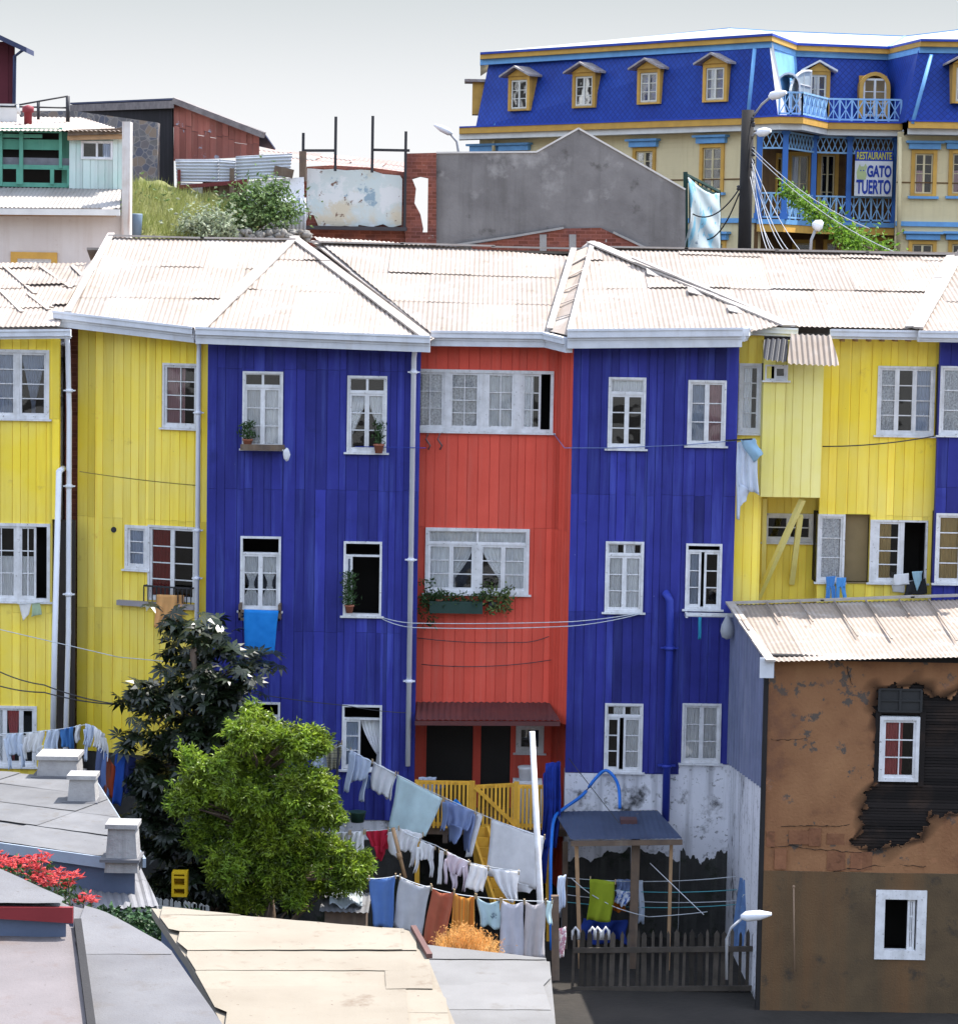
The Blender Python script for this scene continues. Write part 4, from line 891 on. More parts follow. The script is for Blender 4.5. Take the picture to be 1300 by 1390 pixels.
# body behind
mb=MB(); mb.box(wl.A.x+.3,30,53,60,12.9,zA2); mb.box(wr.A.x-6,30,46.5,55,12.9,zA2); mb.build('body',hy,hp)
# restaurant sign
sg=thing('hanging_sign','White restaurant banner with blue and yellow lettering hung inside the blue porch','sign',P(1185,266,42.4),None)
ws=Wall((HX(1160,235,42.5),42.5),(HX(1213,235,42.5),42.5)); s0,s1,z0,z1=ws.rect(1160,204,1211,266)
mb=MB(); ws.box(mb,s0,s1,0,.04,z0,z1-.36); mb.build('panel',G('sign_white',(.80,.80,.80),.7),sg)
bl=G('sign_blue',(.02,.06,.42),.6)
mb=MB(); ws.box(mb,s0,s1,-.001,.04,z1-.36,z1); mb.build('header',bl,sg)
def text(body,w,s0,s1,z0,z1,mm,parent,name='lettering',off=.012):
    cu=D.curves.new(name,'FONT'); cu.body=body; cu.extrude=.012; cu.offset=off; cu.align_x='LEFT'
    ob=D.objects.new(name,cu); COL.objects.link(ob); bpy.context.view_layer.update()
    me=D.meshes.new_from_object(ob.evaluated_get(bpy.context.evaluated_depsgraph_get())); D.objects.remove(ob)
    xs=[v.co.x for v in me.vertices]; ys=[v.co.y for v in me.vertices]; x0,x1,y0,y1=min(xs),max(xs),min(ys),max(ys)
    base=BASE[parent.name]
    for v in me.vertices:
        v.co=w.pt(s0+(v.co.x-x0)/(x1-x0)*(s1-s0),-.012-v.co.z*.8,z0+(v.co.y-y0)/(y1-y0)*(z1-z0))-base
    me.materials.append(mm); o=D.objects.new(name,me); COL.objects.link(o); o.parent=parent; BASE[o.name]=base; return o
yl=G('sign_yellow',(.75,.68,.10),.6)
text('RESTAURANTE',ws,s0+.05,s1-.04,z1-.31,z1-.05,yl,sg,off=.02)
H=z1-.36-z0; text('GATO',ws,s0+.42,s1-.04,z0+H*.54,z0+H*.88,bl,sg,off=.035); text('TUERTO',ws,s0+.06,s1-.05,z0+H*.06,z0+H*.47,bl,sg,off=.03)
mb=MB(); cx,cz=s0+.26,z0+H*.66
pts=[(-.18,-.2),(-.02,-.27),(.12,-.22),(.15,-.05),(.10,.06),(.16,.2),(.10,.32),(.04,.22),(-.06,.22),(-.1,.3),(-.15,.18),(-.2,.02)]
mb.prism([ws.pt(cx+x,-.012,cz+z) for x,z in pts],ws.n*.011); mb.build('cat_emblem',G('sign_pale_green',(.55,.62,.30),.7),sg)
mb=MB()
for dx in (-.06,.04): mb.prism([ws.pt(cx+dx+.025*math.cos(t*pi/3),-.02,cz+.08+.025*math.sin(t*pi/3)) for t in range(6)],ws.n*.006)
mb.build('cat_eye',bl,sg)

# ================================================================ things between terrace and hotel
# gable wall
render=G('grey_cement_render',(.205,.195,.19),.95,(.14,.132,.13),ns=1.3,streak=(.09,.085,.08),sk=.75,sscale=2.2,spots=[((.29,.28,.27),.56,.70,1.2),((.07,.065,.06),.60,.74,1.9)],bump=.5,bs=14)
Yg=12
gw=thing('gable_wall','Bare grey rendered gable wall standing behind the terrace roofs, right of the broken brick pier','wall',P(760,340,Yg))
pts=[P(*q,Yg) for q in ((590,350),(592,208),(728,207),(785,175),(930,258),(930,350))]
mb=MB(); mb.prism(pts,(0,.3,0)); mb.build('wall',render,gw)
mb=MB()
for a,b in zip(pts[1:4],pts[2:5]): mb.bar(a+V((0,.15,.02)),b+V((0,.15,.02)),.36,.04)
mb.build('coping',G('pale_coping',(.6,.58,.55),.9),gw)
mb=MB(); mb.prism([P(*q,Yg-.02) for q in ((640,332),(700,322),(762,310),(815,309),(872,336),(872,352),(640,352))],(0,-.06,0)); mb.build('exposed_brick',brick,gw)
mb=MB()
for a,b in (((620,332),(700,320)),((700,320),(765,309)),((832,315),(880,338))): mb.bar(P(*a,Yg-.1),P(*b,Yg-.1),.07,.05)
for x in (737,777): mb.bar(P(x,318,Yg-.08),P(x,350,Yg-.08),.16,.03,up=(0,1,0))
mb.build('mortar_ledge',G('pale_mortar',(.33,.32,.31),.95,bump=.6),gw)
# brick pier with hole
bp_=thing('brick_pier','Broken brick pier with a ragged opening, left of the grey gable wall','wall',P(570,340,Yg-.2))
Yp=Yg-.1
mb=MB()
mb.prism([P(*q,Yp) for q in ((550,242),(550,208),(592,207),(592,242),(580,241),(570,239),(560,242))],(0,.4,0))
mb.prism([P(*q,Yp) for q in ((550,315),(550,242),(559,242),(564,255),(562,275),(570,290),(574,310),(573,315))],(0,.4,0))
mb.prism([P(*q,Yp) for q in ((580,315),(581,241),(592,242),(592,315))],(0,.4,0))
mb.prism([P(*q,Yp) for q in ((550,350),(550,315),(592,315),(592,350))],(0,.4,0)); mb.build('brickwork',brick,bp_)
# pale blue ruined wall
rw=thing('ruined_wall','Light blue plastered remnant of a wall with flaking edges on a low brick base','wall',P(480,340,Yg-.1))
pb=G('flaking_pale_blue_plaster',(.50,.58,.58),.9,(.54,.56,.53),ns=.9,spots=[((.56,.50,.38),.50,.60,.8),((.62,.63,.62),.52,.58,2),((.25,.34,.40),.64,.68,1.7),((.17,.10,.075),.60,.63,3.6)],bump=.4)
top_=[(417,228),(440,230),(452,229),(470,231),(490,230),(504,231),(520,236),(543,238),(546,243)]
bt=[(545,305),(530,309),(520,304),(505,308),(487,305),(485,309),(468,306),(450,309),(432,306),(426,292),(419,291),(416,300)]
mb=MB(); mb.prism([P(*q,Yg-.02) for q in top_+bt],(0,-.05,0)); mb.build('blue_plaster',pb,rw)
mb=MB(); mb.prism([P(*q,Yg) for q in ((412,352),(413,226),(450,224),(503,227),(548,233),(550,352))],(0,.35,0)); mb.build('brickwork',brick,rw)
mb=MB(); mb.box(P(410,300,11.7).x,P(552,300,11.7).x,11.65,12.1,P(480,312,11.7).z,P(480,307,11.7).z); mb.build('dark_ledge',G('dark_concrete',(.06,.055,.06),.9),rw)
for (x,y0,y1) in ((411,180,250),(455,158,232),(505,157,234),(549,178,310)):
    mb=MB(); a=P(x,y1,Yg-.25); b=P(x,y0,Yg-.25); mb.box(a.x-.032,a.x+.032,Yg-.3,Yg-.24,a.z,b.z); mb.build('steel_post',blkm,rw)
mb=MB(); mb.bar(P(411,204,Yg-.25),P(455,204,Yg-.25),.05,.06); mb.build('cross_bar',blkm,rw)
mb=MB(); mb.bar(P(505,203,Yg-.25),P(556,204,Yg-.25),.05,.06); mb.build('cross_bar',blkm,rw)
mb=MB(); mb.bar(P(411,205,Yg-.3),P(411,246,Yg-.3),.16,.14,up=(0,1,0)); mb.build('rotten_post',wood,rw)
# pinkish roof behind
mb=MB(); corr(mb,[P(352,215,14),P(560,238,14),P(560,213,19),P(440,205,19),P(395,192,18),P(352,180,18)],laps=1.6,plane=P(440,208,19),pitch=.12,jl=.1,lift=.06)
solo(mb,'corrugated_roof',G('pink_rusty_iron',(.30,.20,.175),.8,(.24,.15,.125),ns=1.2,spots=[((.35,.18,.14),.62,.72,2)],tk=.2),'Faded pink corrugated roof seen behind the light blue ruined wall','roof')
# fence: corrugated + white
fc=thing('patchwork_fence','Patchwork fence of light corrugated sheets over white boards with a brown door','fence',P(320,330,10.8))
gi=G('galvanised_sheet',(.50,.53,.57),.6,(.42,.44,.48),ns=3,tk=.2)
Yf=11.4
for i,q in enumerate((((238,216),(297,216),(297,247),(240,246)),((297,216),(320,218),(320,246),(297,247)),((320,212),(397,208),(393,240),(320,244)))):
    pz=[P(*p,Yf-.04*i) for p in q]; mb=MB(); a,b,c,d=pz
    mb.grid(lambda u,v: a.lerp(b,u).lerp(d.lerp(c,u),v)+V((0,.025*math.sin(v*2*pi*7),0)),6,42); mb.build('corrugated_sheet',gi,fc,solid=.01)
for q in (((240,247),(275,249),(275,300),(243,296)),((335,246),(412,240),(414,320),(335,320))):
    mb=MB(); mb.prism([P(*p,Yf+.05) for p in q],(0,.05,0)); mb.build('white_boarding',plas,fc)
mb=MB(); mb.prism([P(*p,Yf+.02) for p in ((275,235),(297,236),(297,300),(275,300))],(0,.06,0)); mb.build('brown_door',G('brown_door_paint',(.10,.045,.03),.8,streak=(.16,.08,.05)),fc)
mb=MB(); mb.prism([P(*p,Yf+.03) for p in ((297,246),(335,246),(335,318),(297,310))],(0,.06,0)); mb.build('plank_panel',wood,fc)
mb=MB(); mb.bar(P(240,254,Yf-.12),P(336,246,Yf-.12),.09,.09); mb.bar(P(243,230,Yf-.1),P(243,300,Yf-.1),.07,.07,up=(0,1,0)); mb.build('red_rail',G('dark_red_rail',(.15,.03,.03),.7),fc)
mb=MB(); mb.bar(P(315,228,Yf-.1),P(314,300,Yf-.1),.1,.08,up=(0,1,0)); mb.bar(P(372,230,Yf-.1),P(398,236,Yf-.1),.05,.2); mb.build('post',wood,fc)
mb=MB(); a,b,c,d=[P(*q,Yf-.2) for q in ((372,268),(415,268),(415,322),(372,322))]; mb.grid(lambda u,v: a.lerp(b,u).lerp(d.lerp(c,u),v)+V((0,.02*math.sin(u*2*pi*8),0)),48,1); mb.build('corrugated_sheet',gi,fc,solid=.01)
# rusty shed
rs=thing('rusty_shed','Rust-red iron shed with a black open side, behind the rubble stone wall on the left','shed',P(260,300,16))
Yr=14
a,b,c,d=[P(*q) for q in ((236,138,14.2),(352,183,13.2),(352,212,13.2),(236,218,14.2))]
mb=MB(); n=14
for k in range(n):
    u0=k/n;u1=(k+.97)/n; m=.55+R.uniform(-.1,.1)
    for lo,hi in ((0,m),(m+.01,1)):
        q=[d.lerp(c,u0).lerp(a.lerp(b,u0),lo),d.lerp(c,u1).lerp(a.lerp(b,u1),lo),d.lerp(c,u1).lerp(a.lerp(b,u1),hi),d.lerp(c,u0).lerp(a.lerp(b,u0),hi)]
        y=R.uniform(0,.03); mb.prism([p+V((0,-y,0)) for p in q],(0,.05,0),R.random())
mb.build('rust_wall',rust,rs)
mb=MB(); mb.prism([P(*q) for q in ((100,150,20),(234,142,14.3),(236,345,14.3),(100,345,20))],(0,.2,0)); mb.build('dark_side',G('dark_shed_side',(.02,.018,.02),.9,streak=(.05,.04,.05)),rs)  # near-black colour holds the shade on this side of the shed
mb=MB(); a=P(95,142,20.2);b=P(236,136,13.9);c=P(358,183,12.9)
mb.prism([a,b,b+V((0,0,-.18)),a+V((0,0,-.18))],(0,.12,0)); mb.bar(b,c,.14,.14); mb.build('roof_edge',G('weathered_fascia',(.24,.21,.20),.9,(.14,.12,.12),ns=5),rs)
mb=MB(); mb.prism([a+V((0,0,.02)),b+V((0,0,.02)),c+V((0,0,.04)),c+V((.2,1,-.3)),a+V((.3,1,.0))],(0,0,.04)); mb.build('roof',G('navy_roof_edge',(.05,.06,.12),.6),rs)
# stone wall
mb=MB(); mb.prism([P(*q,13.2) for q in ((20,150),(100,150),(214,166),(213,262),(214,345),(20,345))],(0,.5,0))
solo(mb,'stone_wall',G('rubble_stone',(.17,.16,.155),.95,(.12,.11,.10),ns=3,pat='stone',bump=1.0,bs=6),'Rubble stone wall with a pale mortared top, between the shack and the rusty shed','wall')
# dark red house, far top left
dr=thing('red_house','Dark red boarded house corner with a navy roof edge at the top left corner','house',P(0,160,24))
w=pw(-60,120,24,19,120,24); mb=MB(); boards(mb,w,P(0,56,24).z,12.8,bw=.22); mb.build('wall',G('dark_red_boards',(.11,.02,.03),.8,tk=.2),dr)
mb=MB(); a=P(-40,28,23.2);b=P(36,64,23.2); mb.prism([a,b,b+V((0,0,-.14)),a+V((0,0,-.14))],(0,1.2,0)); mb.build('roof',G('navy_roof_edge',(.05,.06,.12),.6),dr)
mb=MB(); mb.tube([P(33,66,23.6),P(20,76,23.9),P(19,155,23.9)],.05,8); mb.build('downpipe',G('blue_grey_pipe',(.1,.13,.25),.6),dr)
# shack
sh=thing('hillside_shack','Pale plastered shack on the left with green glassless veranda and a small whitewashed cabin','shack',P(80,360,7))
Ys=7.0
pale=G('pale_plaster',(.60,.55,.52),.9,(.52,.46,.43),ns=.9,spots=[((.4,.3,.25),.62,.78,3)],tk=.01,streak=(.42,.33,.27),sk=.4,bump=.2)
wS1=pw(-80,330,Ys,165,330,Ys); 
wS1.holes.append(wS1.rect(24,351,70,375))
mb=MB(); boards(mb,wS1,P(80,291,Ys).z,9.5,bw=5,gap=0,jit=0); mb.build('lower_wall',pale,sh)
mb=MB(); x=wS1.rect(15,342,78,380); y=wS1.rect(24,351,70,380)
wS1.box(mb,x[0],x[1],-.06,.0,y[3],x[3]); wS1.box(mb,x[0],y[0],-.06,.0,x[2],y[3]); wS1.box(mb,y[1],x[1],-.06,0,x[2],y[3]); o=mb.build('window',och,sh)
FR,GL,CU=MB(),MB(),{}; sashes(wS1,y,[dict(f=(0,.5),r=2,k='full'),dict(f=(.5,1),r=2,k='full')],None,.03,FR,GL,CU); FR.build('sash',wht,o); GL.build('pane',GLASS,o)
for mm,b_ in CU.items(): b_.build('curtain',mm,o)
mb=MB(); p0=P(166,330,Ys);p1=P(177,330,Ys); mb.box(p0.x,p1.x,Ys-.12,Ys+.25,9,P(170,165,Ys).z); mb.build('corner_wall',G('peeling_white_rust',(.62,.60,.58),.85,(.5,.46,.42),ns=3,streak=(.38,.2,.13),sk=.8,sscale=9),sh)
a,b,c,d=P(-80,281,Ys-.5),P(163,283,Ys-.5),P(165,255,Ys+1.3),P(-80,253,Ys+1.3)
mb=MB(); corr(mb,[a,b,c,d],laps=5,plane=d,pitch=.09); o=mb.build('lean_to_roof',G('white_corrugated_iron',(.34,.32,.30),.7,(.28,.25,.22),ns=2),sh)
mb=MB(); mb.bar(a-V((0,0,.08)),b-V((0,0,.08)),.04,.13); mb.build('fascia',hwht,sh)
mb=MB(); mb.bar(P(-80,290,Ys-.05),P(158,291,Ys-.05),.06,.08); mb.build('bare_batten',woodl,sh)
# cabin
wc=pw(94,220,Ys+1.2,167,220,Ys+1.2); rc_=wc.rect(110,191,153,216); wc.holes.append(rc_)
mb=MB(); boards(mb,wc,P(130,180,Ys+1.2).z,P(130,256,Ys+1.2).z,bw=.16,jit=.3); mb.build('cabin_wall',G('whitewashed_boards',(.58,.63,.60),.85,(.42,.60,.54),ns=.9,streak=(.3,.33,.33),sk=.6),sh)
FR,GL,CU=MB(),MB(),{}; sashes(wc,rc_,[dict(f=(0,.5),r=1),dict(f=(.5,1),r=1,k='r',m=curblue)],None,.03,FR,GL,CU,sw=.022); o=FR.build('window',wht,sh); GL.build('pane',GLASS,o)
for mm,b_ in CU.items(): b_.build('curtain',mm,o)
mb=MB(); wc.box(mb,rc_[0]-.1,rc_[1]+.1,.6,.7,rc_[2]-.1,rc_[3]+.1); mb.build('room_lining',room,o)
mb=MB(); mb.bar(P(92,187,Ys+1.1),P(170,185,Ys+1.1),.12,.1); mb.build('bare_beam',woodl,sh)
mb=MB(); mb.bar(P(92,180,Ys+1.0),P(172,177,Ys+1.0),.06,.12); mb.build('cabin_fascia',wood,sh)
mb=MB(); a,b,c,d=P(-80,177,Ys+.9),P(170,178,Ys+.9),P(110,161,Ys+4.2),P(-80,158,Ys+4.2); corr(mb,[a,b,c,d],laps=4,plane=d,pitch=.1); mb.build('upper_roof',roofm,sh)
gr=G('sea_green_paint',(.11,.33,.24),.8,(.08,.26,.19),ns=3,streak=(.2,.42,.33),sk=.5)
mb=MB(); Yv=Ys+1.25
def hb(x0,y0,x1,y1,dy=0,t=.5): 
    p=P(x0,(y0+y1)/2,Yv+dy);q=P(x1,(y0+y1)/2,Yv+dy); c=P((x0+x1)/2,y1,Yv).z; e=P((x0+x1)/2,y0,Yv).z; mb.box(p.x,q.x,Yv+dy,Yv+dy+.06,c,e,t)
for q in ((-60,173,84,179),(-60,181,57,186),(-60,223,96,229),(-60,247,96,253)): hb(*q)
for q in ((-3,178,3,252),(26,173,31,250),(80,173,84,228),(22,228,26,250),(68,229,73,250),(91,229,96,252)): hb(*q,dy=-.04)
mb.build('veranda_frame',gr,sh)
mb=MB(); hb(-60,188,80,202,.08); hb(84,178,95,252,.3); mb.build('green_boarding',gr,sh)
mb=MB(); hb(-60,213,94,223,.1,.8); hb(-60,181,40,187,.2,.2); mb.build('grey_boarding',G('greyed_boards',(.22,.23,.25),.9,(.15,.15,.17),ns=4),sh)
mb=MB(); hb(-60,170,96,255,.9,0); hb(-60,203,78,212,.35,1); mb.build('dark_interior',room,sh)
mb=MB(); p=P(38,168,Ys+2.5); mb.lathe(p-V((0,0,.3)),[(.09,0),(.09,.55),(.13,.56),(.13,.68),(.02,.72)],12); mb.build('red_flue',G('dark_red_flue',(.22,.03,.04),.6),sh)
mb=MB(); p=P(11,168,Ys+3); mb.box(p.x-.2,p.x+.2,p.y,p.y+.3,p.z,p.z+.45); mb.tube([P(26,155,Ys+3),P(24,142,Ys+3)],.04,8); mb.build('roof_box',hwht,sh)
mb=MB(); mb.box(p0.x-5,p0.x-.75,Ys+2.2,Ys+4,9,P(80,178,Ys+2).z); mb.build('core_wall',pale,sh)
mb=MB(); mb.tube([P(52,162,Ys+3),P(52,138,Ys+3)],.035,6); mb.tube([P(92,165,Ys+3),P(92,130,Ys+3)],.045,6); mb.tube([P(20,143,Ys+3),P(92,130,Ys+3)],.02,6); mb.tube([P(0,144,Ys+3),P(92,146,Ys+3)],.02,6)
solo(mb,'antenna_frame',blkm,'Thin black metal pole frame on the roof of the pale shack','aerial')
mb=MB(); p=P(183,312,8.6); mb.lathe(P(183,322,8.6),[(.14,0),(.17,.5),(.16,.52),(.12,.5)],12); solo(mb,'bucket',G('blue_bucket_plastic',(.14,.2,.27),.5),'Small blue bucket at the edge of the grassy slope beside the shack corner','bucket')
# fence banner
bf=thing('banner_fence','Loose pale blue banner tied to a dark green metal frame, left of the utility pole','banner',P(950,345,16))
dg=G('dark_green_steel',(.015,.05,.04),.6)
mb=MB(); Ybf=15
mb.bar(P(931,350,Ybf),P(930,233,Ybf),.1,.1,up=(0,1,0)); mb.bar(P(976,350,Ybf+3),P(975,258,Ybf+3),.1,.1,up=(0,1,0)); mb.bar(P(930,236,Ybf),P(976,260,Ybf+3),.06,.06); mb.bar(P(930,244,Ybf),P(976,266,Ybf+3),.05,.05)
for k in range(9): f=k/8; mb.bar(P(930+46*f,234+25*f,Ybf+3*f),P(930+46*f,300+25*f,Ybf+3*f),.035,.035,up=(0,1,0))
mb.build('frame',dg,bf)
bm=G('printed_banner_cloth',(.40,.50,.53),.8,(.52,.56,.57),ns=1.2,spots=[((.20,.45,.58),.54,.56,1.6),((.15,.2,.26),.64,.66,2.6)],trans=.3,bump=0)
mb=MB(); a,b,c,d=P(934,240,Ybf-.1),P(976,262,Ybf+2.8),P(977,345,Ybf+2.8),P(935,345,Ybf-.1)
mb.grid(lambda u,v: a.lerp(b,u).lerp(d.lerp(c,u),v)+V((.12*math.sin(v*5)*(1-u)*v,-.15*math.sin(u*7+v*3)-.07*math.sin(v*13-u*9),-.12*math.sin(u*pi)*(1-v))),20,24); mb.build('banner_cloth',bm,bf,solid=.01)

# utility pole, lamps and wires
up=thing('utility_pole','Black tarred utility pole with two street lamp arms in front of the cream yellow building','pole',P(1008,360,14))
Yu=14
mb=MB(); a=P(1008,420,Yu);b=P(1015,149,Yu); mb.tube([a,b],[.17,.15],12); mb.build('pole',blk,up)
for k,(x0,y0,x1,y1,x2,y2) in enumerate(((1020,160,1047,130,1067,125),(1019,188,1030,180,1046,177))):
    mb=MB(); p=P(x0,y0,Yu);q=P(x1,y1,Yu-.6);r_=P(x2,y2,Yu-.8); mb.tube([p,p.lerp(q,.5)+V((0,0,.06)),q],.03,8)
    o=mb.build('lamp_arm',G('grey_steel',(.35,.36,.38),.5),up)
    mb=MB(); d=(r_-q); mb.tube([q-d*.2,q,q+d*.5,r_],[.03,.1,.11,.04],10); mb.build('lamp_head',G('white_enamel',(.72,.74,.78),.4),o)
mb=MB(); 
for (x,y) in ((1021,165),(1022,172),(1022,205),(1022,212),(1022,222),(1020,228),(1021,245),(1002,258)): p=P(x,y,Yu-.2); mb.lathe(p,[(.03,0),(.055,.03),(.03,.06),(.05,.09),(.02,.12)],8)
mb.build('insulator',blkm,up)
wire=G('pale_overhead_cable',(.30,.31,.33),.6); wired=G('black_overhead_cable',(.03,.03,.035),.6)
def sag(a,b,s,n=14): return [V(a).lerp(V(b),k/n)-V((0,0,s*4*(k/n)*(1-k/n))) for k in range(n+1)]
k=0
for (x0,y0,x1,y1,s,Y2) in ((1020,200,1180,310,.2,6),(1020,215,1090,345,.2,7),(1020,220,1075,345,.3,7),(1020,222,1068,345,.3,7),(1021,226,1050,345,.35,7),(1020,232,1044,345,.3,7),(1018,240,1056,345,.3,7),(1020,205,1240,352,.3,6.5)):
    mb=MB(); mb.tube(sag(P(x0,y0,Yu-.2),P(x1,y1,Y2),s),.010,5)
    solo(mb,'overhead_cable',wire,['Straight pale cable from the utility pole towards the leafy vine','Outermost of the pale cables fanning steeply down from the utility pole','Second from outside of the pale cables fanning down from the utility pole','Middle one of the pale cables fanning down from the utility pole','Inner pale cable with the deepest sag below the utility pole','Innermost pale cable running steepest down the utility pole','Pale cable starting lowest on the utility pole and crossing the others','Long pale cable crossing over the blue porch to the right edge'][k],'cable','cables hanging from the utility pole'); k+=1
k=0
for (x0,y0,x1,y1,s) in ((1003,256,940,290,.3),(1003,262,960,325,.25)):
    mb=MB(); mb.tube(sag(P(x0,y0,Yu),P(x1,y1,Yu+1),s),.018,5); solo(mb,'overhead_cable',wired,['Upper black cable slung from the utility pole to the banner frame','Lower black cable slung from the utility pole to the banner frame'][k],'cable'); k+=1
def lamp(pts,head,label,r=.035,hr=.12,Y=13,globe=False):
    t=thing('street_lamp',label,'street lamp',P(*pts[0],Y))
    mb=MB(); mb.tube([P(*p,Y) for p in pts],r,8); mb.build('pole',G('grey_steel',(.35,.36,.38),.5),t)
    a,b=[P(*p,Y) for p in head]; mb=MB(); d=b-a
    mb.tube([a-d*.05,a+d*.15,a+d*.6,b],[hr*.4,hr,hr*.95,hr*.3],12); mb.build('lamp_head',G('white_enamel',(.72,.74,.78),.4),t); return t
lamp([(622,240),(622,205),(620,192),(611,181)],[(613,181),(589,169)],'Slender street lamp against the sky, left of the cream yellow building',Y=18,hr=.09)
mb=MB(); 
lamp([(1099,350),(1101,325),(1108,308)],[(1105,310),(1116,300)],'Small street lamp with round white head in front of the blue porch',Y=10,hr=.13)
mb=MB(); p=P(622,215,17.9); 
# vine along a cable
vn=thing('climbing_vine','Bright green leafy vine growing along a cable down across the blue porch','vine',P(1185,345,9))
vp=[P(1066,252,13),P(1078,266,12.5),P(1095,278,12),P(1115,292,11.5),P(1135,306,11),P(1155,322,10.4),P(1170,333,10),P(1196,342,9.5),P(1200,352,9.5)]
mb=MB(); mb.tube(vp,.03,6); mb.build('stem',wood,vn)
lg=G('bright_leaf',(.16,.28,.03),.5,(.09,.19,.02),ns=5,trans=.45,tk=.45,bump=0)
def leaf(mb,p,l,w,dirv=None,tint=None):
    d=dirv or V((R.gauss(0,1),R.gauss(0,1),R.gauss(-.3,.8))); d=d.normalized(); s=d.cross(V((R.gauss(0,1),R.gauss(0,1),R.gauss(0,1)))).normalized()*w/2
    n=d.cross(s).normalized()*l*.12; t=R.random() if tint is None else tint
    mb.add([p,p+d*l*.45+s,p+d*l-n*1.5,p+d*l*.45-s,p+d*l*.5+n],[(0,1,4),(1,2,4),(2,3,4),(3,0,4)],t)
mb=MB()
for i in range(1400):
    f=R.random()*(len(vp)-1.01); k=int(f); p=vp[k].lerp(vp[k+1],f-k); r=.12+.16*(f/(len(vp)-1))+(.25 if 6<f<7.2 else 0)*R.random()
    p=p+V((R.gauss(0,r*.7),R.gauss(0,r*.7),R.gauss(0,r*.6))); leaf(mb,p,R.uniform(.1,.2),.07)
mb.build('foliage',lg,vn)
# hillside grass and shrubs
gpal=G('straw_green_grass',(.26,.30,.08),.8,(.34,.34,.14),ns=1,trans=.3,tk=.3,bump=0)
mb=MB()
for i in range(5200):
    px=R.uniform(176,345); y=R.uniform(9.3,11.2); g=9.1+ (y-9.3)*1.9
    p=P(px,300,y); z=13.25+(y-9.3)*.62-(px-176)*.0035+R.uniform(-.1,.05); p.z=z
    h=R.uniform(.12,.35); mb.add([p,p+V((R.uniform(.01,.02),0,0)),p+V((R.uniform(-.1,.1),R.uniform(-.1,.1),h))],[(0,1,2)],R.random())
tag(mb.build('grass',gpal),'Tall yellow-green grass on the slope above the terrace roof','grass',kind='stuff')
mb=MB(); a=P(172,330,9.2);b=P(345,330,9.2)
mb.grid(lambda u,v: V((a.x+(b.x-a.x)*u,9.0+v*2.4,13.1+v*1.45-u*.6+.05*math.sin(u*30+v*9))),20,6); tag(mb.build('slope',G('grassy_earth',(.20,.20,.08),.95,(.12,.13,.05),ns=3)),kind='structure')
def shrub(pts,n,label,name,m_,ll=.13,lw=.06,cat='shrub',stem=True):
    t=thing(name,label,cat,V((pts[0][0].x,pts[0][0].y,min(p.z-r for p,r in pts))))
    mb=MB()
    for i in range(n):
        p,r=R.choices(pts,[q[1]**2 for q in pts])[0]; v=V((R.gauss(0,.62),R.gauss(0,.5),R.gauss(0,.5)))*r*R.choice((.7,1,1.35))
        leaf(mb,p+v,R.uniform(.6,1.2)*ll,lw)
    mb.build('foliage',m_,t)
    mb=MB(); b0=V((pts[0][0].x,pts[0][0].y,min(p.z-r for p,r in pts)-.1))
    for p,r in pts: mb.tube([b0,b0.lerp(p,.5)+V((R.uniform(-.05,.05),0,0)),p],[.03,.02,.008],5)
    mb.build('branches',wood,t)
sgm=G('silvery_shrub_leaf',(.22,.28,.16),.7,(.40,.42,.32),ns=4,trans=.3,tk=.4,bump=0)
shrub([(P(270,305,9.6),.35),(P(290,300,9.7),.4),(P(305,310,9.6),.35),(P(285,315,9.4),.3),(P(255,308,9.6),.25)],1500,'Low silvery green shrub on the slope right of the long grass','shrub',sgm)
shrub([(P(195,285,11),.4),(P(215,292,10.8),.35),(P(228,282,11),.25),(P(186,278,11),.25)],1200,'Low green shrub at the foot of the rubble stone wall','shrub',G('mid_green_leaf',(.10,.18,.05),.6,(.18,.24,.1),ns=3,trans=.3,tk=.4,bump=0))
shrub([(P(322,275,10.4),.3),(P(350,262,10.4),.4),(P(368,275,10.3),.35),(P(352,292,10.3),.45),(P(378,292,10.2),.4),(P(395,285,10.3),.2),(P(330,300,10.2),.3),(P(380,255,10.4),.2)],2200,'Straggly young tree in front of the patchwork fence','tree',G('mid_green_leaf',(.10,.18,.05)),.15,.06,'tree')
mb=MB()
for i in range(160): p=P(R.uniform(310,418),R.uniform(314,326),9.7+R.random()*.4); mb.ball(p,R.uniform(.05,.13),.1,R.uniform(.04,.1),6,4,.2)
tag(mb.build('rubble',G('loose_stone',(.25,.24,.22),.95,(.12,.11,.1),ns=9)),'Loose pale rubble along the top of the slope below the straggly tree','rubble',kind='stuff')
# ================================================================ yard, laundry, trees, foreground roofs
def cmat(n,c,c2=None,tr=.38,**k): return G(n,c,.9,c2 or tuple(x*.88 for x in c),ns=5,trans=tr,bump=.1,bs=60,**k)
cw=cmat('white_cotton',(.93,.93,.94)); cwb=cmat('bluish_white_cotton',(.76,.83,.94)); caq=cmat('pale_aqua_cotton',(.76,.92,.94)); cbl=cmat('denim_blue_cloth',(.16,.24,.50),tr=.2)
csh=cmat('blue_grey_shirt_cloth',(.30,.38,.62),tr=.3); cgr=cmat('light_grey_cloth',(.62,.61,.60)); crd=cmat('crimson_cloth',(.62,.03,.07)); crs=cmat('rust_brown_cloth',(.50,.16,.09)); cpe=cmat('peach_towel_cloth',(.78,.42,.16),tr=.2)
cto=cmat('bright_blue_towel_cloth',(.02,.26,.72),(.01,.2,.62),tr=.2); clg=cmat('lime_towel_cloth',(.36,.44,.03)); cnav=cmat('navy_cloth',(.02,.03,.12),tr=.05); cbr=cmat('brown_cloth',(.22,.06,.03),tr=.05); cblk=cmat('black_cloth',(.02,.02,.022),tr=0)
